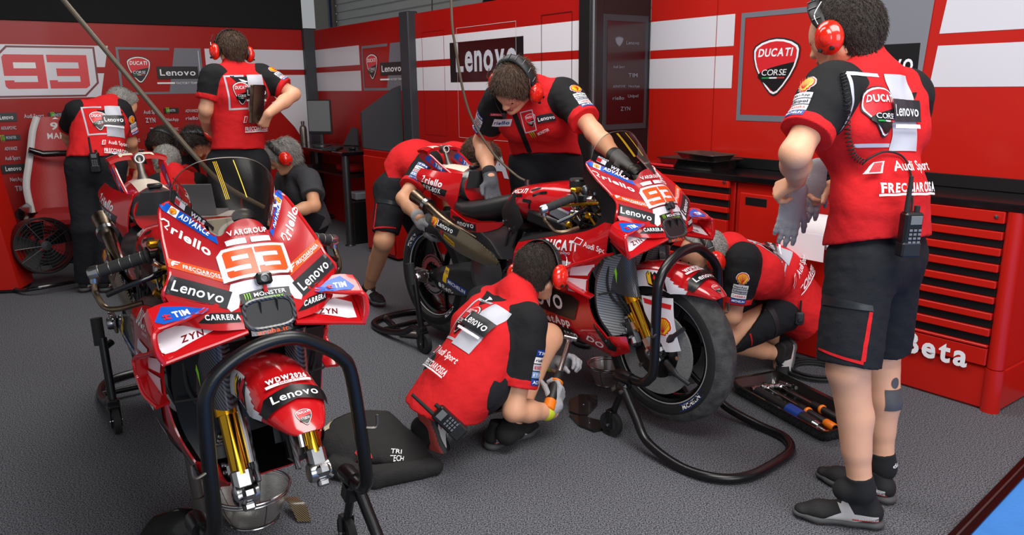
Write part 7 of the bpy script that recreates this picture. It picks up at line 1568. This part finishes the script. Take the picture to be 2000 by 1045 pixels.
# ------------------------------------------------------------------ booth at the back: cabinet, desk and its things
cf, cl = ATZ(776, 512), ATZ(716, 492); u0, v0, _ = uvz(cf); u1 = uvz(cl)[0]; zc = ATY(709, 291, cl[1])[2]
r = thing('side_cabinet', 'plain red cupboard behind the bending mechanic', 'cabinet', UV((u0+u1)/2, (v0+V_M-.04)/2, 0)); o = A(*r.location)
mb = MB(); mb.box(A(0, 0, zc/2+.01)-VD*.03, (u1-u0, V_M-.11-v0, zc-.02), RUV, 0, .006); mb.build('carcass', 'panel_red_dark', r); mb = MB(); mb.box(UV((u0+u1)/2, v0-.006, zc/2)-o, (u1-u0-.05, .012, zc-.1), RUV, 0, .004); mb.lathe([(.012, 0), (.012, .012), (0, .013)], UV(u0+.06, v0-.012, zc*.55)-o, -VD, 12, 1); mb.build('door', ['panel_red', 'black_satin'], r); mb = MB(); mb.box(A(0, 0, zc+.006), (u1-u0+.02, V_M-.07-v0, .014), RUV, 0, .003); mb.build('top', 'panel_charcoal', r)
zp0, zp1 = zc+.013, ATY(708, 220, cl[1])[2]; zp2 = zp1+.22; mb = MB(); Pn = lambda v, z: UV(u1+.0, v, z); mb.loft([[Pn(v0+.01, zp0), Pn(V_M-.06, zp0), Pn(V_M-.06, zp2), Pn(V_M-.12, zp2-.02), Pn(v0+.01, zp1)], [q+UD*.03 for q in [Pn(v0+.01, zp0), Pn(V_M-.06, zp0), Pn(V_M-.06, zp2), Pn(V_M-.12, zp2-.02), Pn(v0+.01, zp1)]]]); solo('desk_screen', mb, 'panel_charcoal', 'dark grey sloping partition standing on the red cupboard', 'partition', smooth=20)
lg = ATZ(685, 480); ul, vl, _ = uvz(lg); zd = ATY(690, 300, lg[1])[2]
r = thing('desk', 'black desk on round legs with a screen, below the grey and white wall', 'desk', UV((ul+U_B)/2, (vl+V_M)/2, 0)); o = A(*r.location)
mb = MB(); mb.box(UV((ul+U_B-.15)/2-.03, (vl+V_M-.05)/2-.03, zd)-o, (U_B-ul-.1, V_M-vl, .03), RUV, 0, .004); mb.build('desktop', 'black_gloss', r)
for (uu, vv) in ((ul, vl), (U_B-.2, vl), (ul, V_M-.1), (U_B-.2, V_M-.1)): mb = MB(); mb.tube([UV(uu, vv, .012)-o, UV(uu, vv, zd-.015)-o], .035, 18, 0); mb.lathe([(.05, 0), (.05, .008), (.036, .014)], UV(uu, vv, 0)-o, ZD, 18, 1, cap=True); mb.build('leg', ['alu_dark', 'steel'], r)
mb = MB(); mb.box(UV((ul+U_B-.3)/2, V_M-.25, zd-.22)-o, (U_B-ul-.4, .35, .02), RUV, 0, .003); mb.build('shelf', 'black_satin', r)
zd += .015
DX = lambda px, py, z=0.: ATZ(px, py, zd+z)
m0 = DX(628, 284); r = thing('monitor', 'grey computer monitor on the black desk', 'monitor', m0); mb = MB(); w = .30; hm = ATY(628, 194, m0[1])[2]-zd; fwv = nrm(A(-.35, -1, 0)); lx = np.cross(ZD, -fwv)*1.; Rm = np.stack([np.cross(fwv, ZD)*-1, -fwv, ZD], 1)
mb.box(A(0, 0, hm*.62), (.27, .02, hm*.74), Rm, 0, .004); mb.build('casing', 'black_plastic', r); mb = MB(); mb.box(A(0, 0, hm*.64)+fwv*.0105, (.25, .003, hm*.66), Rm, 0, .001); ms = ['screen_grey']; mb.build('screen', ms, r); mb = MB(); mb.box(-fwv*.02+A(0, 0, hm*.2), (.03, .02, hm*.4), Rm, 0, .003); mb.lathe([(0, .0), (.10, 0), (.10, .008), (0, .01)], (0, 0, 0), ZD, 24, 0); mb.build('foot', 'alu_dark', r)
c = DX(594, 281); mb = MB(); mb.lathe([(0, 0), (.034, 0), (.036, .01), (.036, .15), (.03, .175), (.016, .19), (.016, .205), (.018, .206), (.018, .23), (0, .232)], c, ZD, 20, 0); solo('water_bottle', mb, 'steel_dull', 'silver drinking bottle standing on the black desk beside the monitor', 'bottle')
c = DX(650, 292); mb = MB(); mb.box(c+A(0, 0, .008), (.36, .13, .016), RUV @ RZ(.6), 0, .004); 
for i in range(8):
    for j in range(3): mb.box(c+(RUV @ RZ(.6)) @ A(-.15+.042*i, -.04+.04*j, .018), (.032, .03, .006), RUV @ RZ(.6), 1, .002)
solo('keyboard', mb, ['black_plastic', 'ink_charcoal'], 'black keyboard at the front edge of the desk', 'keyboard')
c = DX(688, 292); mb = MB(); mb.ell(c+A(0, 0, .012), (.05, .03, .02), RUV, 0); solo('mouse', mb, 'black_plastic', 'small black mouse at the right end of the desk', 'mouse')
c = DX(672, 284); mb = MB(); mb.prism([(0, 0), (.20, 0), (.19, .17), (.12, .19)], c, nrm(A(.8, -.5, 0)), nrm(A(0, .35, 1)), .018, 0); mb.box(c+A(.08, .03, .012), (.16, .08, .024), RUV, 0, .006); solo('desk_phone', mb, 'panel_charcoal', 'dark grey telephone propped on the desk right of the monitor', 'telephone')
c = UV(ul+.35, V_M-.25, zd-.225); mb = MB(); mb.box(c+A(0, 0, .05), (.26, .22, .08), RUV, 0, .02); solo('equipment_case', mb, 'leather_red', 'red case on the shelf under the black desk', 'case')
c = UV(ul+.12, V_M-.22, 0); mb = MB(); mb.box(c+A(0, 0, .2), (.2, .36, .4), RUV, 0, .01); mb.box(c+A(0, 0, .44), (.17, .3, .07), RUV, 1, .01); solo('computer_tower', mb, ['black_satin', 'panel_grey'], 'black computer tower on the floor under the desk, beside the cupboard', 'computer')
c = ATZ(638, 428); mb = MB()
for k in range(6): th = np.linspace(0, 2*math.pi, 24, endpoint=False); mb.tube([c+A(.05*k-.12+.07*math.cos(t), .06*math.sin(t)+.03*(k % 2), .02+.012*(k % 3)+.01*math.sin(2*t+k)) for t in th], .008, 6, 0, closed=True)
solo('cable_pile', mb, 'rubber', 'tangle of black cables on the floor behind the grey-haired man', 'cable')
# stools for those seated
for k, nm in (('D', 'low red and black stool under the grey-haired man by the desk'), ('E', 'black stool under the dark-haired man facing the viewer'), ('F', 'black stool under the curly-haired man'), ('G', 'black stool under the man whose crown shows behind the left tail')):
    p = PPL[k]['pelvis']; h = max(.12, p[2]-.16); r = thing('stool', nm, 'stool', (p[0], p[1], 0)); mb = MB(); mb.lathe([(0, h-.03), (.15, h-.03), (.16, h-.015), (.15, h), (0, h)], (0, 0, 0), ZD, 28, 0); mb.build('seat', 'leather_red' if k == 'D' else 'black_plastic', r)
    for i in range(4): a = i*math.pi/2+.78; mb = MB(); mb.tube([(.11*math.cos(a), .11*math.sin(a), h-.03), (.15*math.cos(a), .15*math.sin(a), 0)], .012, 10, 0); mb.build('leg', 'alu_dark', r)
c = ATY(368, 425, 4.55); r = thing('side_table', 'small red box table behind the left motorcycle windscreen, laptop on it', 'table', (c[0], c[1]+.1, 0)); mb = MB(); mb.box((0, 0, c[2]/2-.01), (.42, .30, c[2]-.02), None, 0, .01); mb.build('body', 'leather_red', r); mb = MB(); mb.box((0, 0, c[2]-.005), (.44, .32, .012), None, 0, .003); mb.build('top', 'leather_white', r)
r = thing('laptop', 'grey laptop open on the small red table, seen from behind its lid', 'laptop', A(c[0], c[1]+.08, c[2]+.001)); mb = MB(); mb.box((0, .08, .008), (.30, .2, .014), None, 0, .003); mb.build('keyboard_base', 'panel_grey', r); mb = MB(); Rl = rotm((1, 0, 0), .25); mb.box(A(0, -.04, .10), (.30, .010, .2), Rl, 0, .003); ms = ['ink_grey']; mb.decal([text('Lenovo', 'ink_white', 0, 0, .09, .022, .02)], A(-.13, -.05, .14), A(1, 0, 0), nrm(Rl @ A(0, 0, 1)), mb.bvh(), mats=ms, far=.1, back=.1, dens=.05); mb.build('lid', ms, r)

# ------------------------------------------------------------------ racing seat and fan at the far left
sc = ATZ(108, 512)+A(0, .25, 0); fw = nrm(A(.42, -1, 0)); sx = np.cross(fw, ZD)*-1; r = thing('racing_seat', 'red and black bucket armchair with white piping and number 93', 'seat', sc); Q = lambda a, f, z: sx*a+fw*f+A(0, 0, z); mb = MB(); ms = ['leather_red', 'black_plastic', 'leather_white']
rows = []
for z, f, w, dp in ((.40, -.12, .25, .10), (.62, -.20, .27, .12), (.80, -.25, .24, .10), (.92, -.28, .22, .06), (1.08, -.32, .19, .05), (1.20, -.35, .15, .03)): rows.append([Q(a*w, f+dp*abs(a)**2.2, z) for a in np.linspace(-1, 1, 9)])
G = bispl(np.array(rows), 26, 21); G = facing(G, fw); mb.shell(G, .07, 0, 1); B = mb.bvh()
mb.decal([text('MARC', 'leather_white', -.09, -.06, .18, .05, .02), text('93', 'leather_white', -.06, .02, .12, .06, .03), rect(-.04, .11, .05, .03, 'ink_white')], Q(0, .3, 1.07), sx if np.cross(sx, ZD)@fw > 0 else -sx, ZD, B, mats=ms, far=0, back=.8, dens=.03); mb.build('backrest', ms, r, 50)
mb = MB()
for e in (0, -1): mb.tube(list(G[:, e]+fw*.01), .022, 10, 0, flat=(fw, .8, 1.3))
mb.build('piping', 'leather_white', r); mb = MB(); mb.tube([Q(-.22, -.12, .93), Q(-.12, -.15, .89), Q(.12, -.15, .89), Q(.22, -.12, .93)], .028, 12, 0); mb.build('harness_slot', 'black_gloss', r)
mb = MB(); mb.box(Q(0, .14, .36), (.44, .50, .14), np.stack([sx, fw, ZD], 1), 0, .05); mb.build('cushion', 'leather_red', r)
for s in (-1, 1): mb = MB(); mb.box(Q(s*.28, .10, .44), (.07, .52, .10), np.stack([sx, fw, ZD], 1), 0, .03); mb.box(Q(s*.28, .1, .30), (.05, .4, .2), np.stack([sx, fw, ZD], 1), 0, .02); mb.build('armrest', 'black_gloss', r)
mb = MB(); mb.box(Q(0, .08, .15), (.5, .46, .22), np.stack([sx, fw, ZD], 1), 0, .03); mb.box(Q(0, .08, .03), (.56, .54, .06), np.stack([sx, fw, ZD], 1), 1, .01); mb.build('base', ['leather_red', 'black_plastic'], r)
fc = ATZ(92, 556); r = thing('floor_fan', 'black drum fan with tubular frame on the carpet by the red panel', 'fan', fc); fd = nrm(A(.75, -.62, .12)); c = A(0, 0, .30); x, y, z = frame_of(fd, ZD)
mb = MB(); mb.lathe([(.20, -.09), (.21, -.09), (.21, .09), (.20, .09)], c, fd, 40, 0, closed=True); mb.build('housing', 'black_satin', r)
for sg, nm in ((1, 'front_grille'), (-1, 'rear_grille')):
    mb = MB()
    for k in range(1, 9): mb.ring(.023*k+.012, .0018, c+fd*sg*(.095+.012*(1-k/9)), fd, 36, 5)
    for k in range(12): a = k*math.pi/6; d = x*math.cos(a)+y*math.sin(a); mb.tube([c+fd*sg*.108+d*.03, c+fd*sg*.095+d*.205], .002, 5)
    mb.lathe([(0, .0), (.035, .0), (.035, .01), (0, .012)], c+fd*sg*.104, fd*sg, 18); mb.build(nm, 'alu_dark', r)
for k in range(5): a = k*2*math.pi/5; d = x*math.cos(a)+y*math.sin(a); e = np.cross(fd, d); mb = MB(); mb.shell(bispl(np.array([[c+d*.04-e*.03-fd*.02, c+d*.04+e*.03+fd*.02], [c+d*.18-e*.06-fd*.03, c+d*.18+e*.05+fd*.03]]), 6, 6), .003); mb.build('blade', 'black_plastic', r)
mb = MB(); l = nrm(np.cross(fd, ZD)); mb.tube(path([c+l*.235+A(0, 0, 0), l*.235+A(0, 0, .12), l*.235+fd*.10+A(0, 0, .016), l*.16+fd*.28+A(0, 0, .016), -l*.16+fd*.28+A(0, 0, .016), -l*.235+fd*.10+A(0, 0, .016), -l*.235+A(0, 0, .12), c-l*.235], 60), .015, 10); mb.tube([c+l*.21, c+l*.25], .02, 12); mb.tube([c-l*.21, c-l*.25], .02, 12); mb.build('stand_frame', 'black_gloss', r)

# ------------------------------------------------------------------ things held or worn by the people
def surf(root, part, px, py):
    """Where the sight line through a point of a person's garment meets it: world point and normal."""
    o = [c for c in root.children if c.name.split('.')[0] == part][0]; me = o.data; n = len(me.vertices); co = np.zeros(n*3, np.float32); me.vertices.foreach_get('co', co); co = co.reshape(-1, 3)+np.array(root.location)
    b = BVHTree.FromPolygons([Vector(v) for v in co.tolist()], [tuple(p.vertices) for p in me.polygons]); h = b.ray_cast(Vector(ORG), Vector(nrm(RAY(px, py))))
    return (None, None) if h[0] is None else (A(*h[0]), A(*h[1]))
PR = {o['label'][:24]: o for o in bpy.data.objects if o.get('category') == 'person'}
pA = [o for k, o in PR.items() if k.startswith('mechanic in red and blac')][0]; pC = [o for k, o in PR.items() if k.startswith('man bending')][0]; pJ = [o for k, o in PR.items() if k.startswith('mechanic squat')][0]; pK = [o for k, o in PR.items() if k.startswith('bearded')][0]
def near(root, px, py, Y, off=.02):
    for part in ('shirt', 'shorts', 'trousers'):
        try: p, n = surf(root, part, px, py)
        except IndexError: continue
        if p is not None: return p-nrm(RAY(px, py))*off
    return ATY(px, py, Y)
q = near(pA, 1774, 462, 2.3, .065); radio('black walkie-talkie with keypad on the standing mechanic\'s belt', q-A(0, 0, .055), A(.02, -.02, 1), A(.15, -1, .1), .98)
q = near(pC, 187, 318, 5.3, .03); radio('black walkie-talkie on the belt of the man bending at the back', q-A(0, 0, .06), A(-.03, 0, 1), A(.05, -1, 0))
q = near(pJ, 862, 812, 2.7, .03); radio('black walkie-talkie slung at the squatting mechanic\'s hip', ATY(902, 848, q[1]), ATY(842, 792, q[1])-ATY(902, 848, q[1]), A(-.3, -1, .5))
q = near(pK, 1562, 622, 3.7, .02); mb = MB(); mb.box(q, (.04, .025, .065), None, 0, .008); mb.lathe([(.013, 0), (.013, .006), (0, .008)], q-A(0, .0125, .008), (0, -1, 0), 16, 1); mb.tube([q+A(0, 0, .03), q+A(0, 0, .09)], .005, 8, 1); solo('talk_button', mb, ['panel_charcoal', 'black_plastic'], 'small grey push-to-talk box on the kneeling man\'s hip', 'radio button')
# coiled cord down the standing man's back
pts = [near(pA, x, y, 2.2, .014) for x, y in ((1646, 140), (1650, 165), (1655, 200), (1655, 240), (1658, 275), (1668, 305), (1688, 318))]; C = path(pts, 400); T = np.gradient(C, axis=0); mb = MB(); hel = []
for i, (p, t) in enumerate(zip(C, T)): x, y, z = frame_of(t, (0, 1, 0)); a = i*2*math.pi/16; hel.append(p+x*.008*math.cos(a)+y*.008*math.sin(a))
mb.tube(hel, .0017, 6, 0); end = [near(pA, x, y, 2.2, .012) for x, y in ((1700, 308), (1730, 296), (1762, 305), (1778, 335), (1782, 385), (1780, 420))]; mb.tube(path([hel[-1]]+end, 40), .003, 8, 0); solo('coiled_cord', mb, 'rubber', 'black coiled headset cord down the standing mechanic\'s back', 'cord')
# gloves hanging from the standing man's hand
for wx, wy, Y, d, lb in ((1552, 388, 2.56, U2(-.22, -.05, -1), 'grey work glove dangling fingers-down from the standing mechanic\'s hand'), (1592, 345, 2.72, U2(-.15, .0, -1), 'second grey work glove, half hidden behind the standing mechanic\'s arm')):
    F = Field(.004); w_ = ATY(wx, wy, Y); hand(F, w_, d, U2(.3, 1, 0), -1, (.1, .2, .15), 0, .98, .05, (.5, .1)); F.cone(w_-d*.03, w_+d*.03, .036, .040, 0, .02, (U2(.3, 1, 0), .5)); solo('work_glove', grown(F, noise=.001, nscale=60), 'glove_light', lb, 'glove', smooth=60)
r = thing('laptop', 'closed laptop held against the hip of the man standing at the back', 'laptop', ATY(500, 234, 5.0)); mb = MB(); Rl = rotm((0, 1, 0), .14) @ RZ(1.50); mb.box(A(.01, 0, .11), (.02, .02, .2), None, 0, .002) if False else mb.box(Rl @ A(0, 0, .10), (.19, .022, .24), Rl, 0, .004); mb.build('casing', 'titanium', r); mb = MB(); mb.box(Rl @ A(0, -.0125, .10), (.185, .003, .235), Rl, 0, .001); mb.build('lid', 'black_satin', r)
torque('torque_wrench', 'orange-banded torque wrench held by the squatting mechanic', ATY(1112, 664, 3.14), ATY(1070, 802, 2.86), 'torque wrench', 1.35)

GROUPS = {'person': 'people working in the pit garage', 'race_motorcycle': 'red race motorcycles', 'front_stand': 'front paddock stands', 'rear_stand': 'rear paddock stands', 'drawer_cabinet': 'red tool cabinets', 'mesh_basket': 'steel mesh baskets', 'carbon_plate': 'loose carbon plates',
    'torque_wrench': 'torque wrenches', 'socket': 'chrome sockets', 'stool': 'black stools', 'walkie_talkie': 'walkie-talkies', 'work_glove': 'grey work gloves', 'laptop': 'laptops'}
for o in list(bpy.data.objects):
    if o.parent is None and o.get('category') and o.name.split('.')[0] in GROUPS: o['group'] = GROUPS[o.name.split('.')[0]]
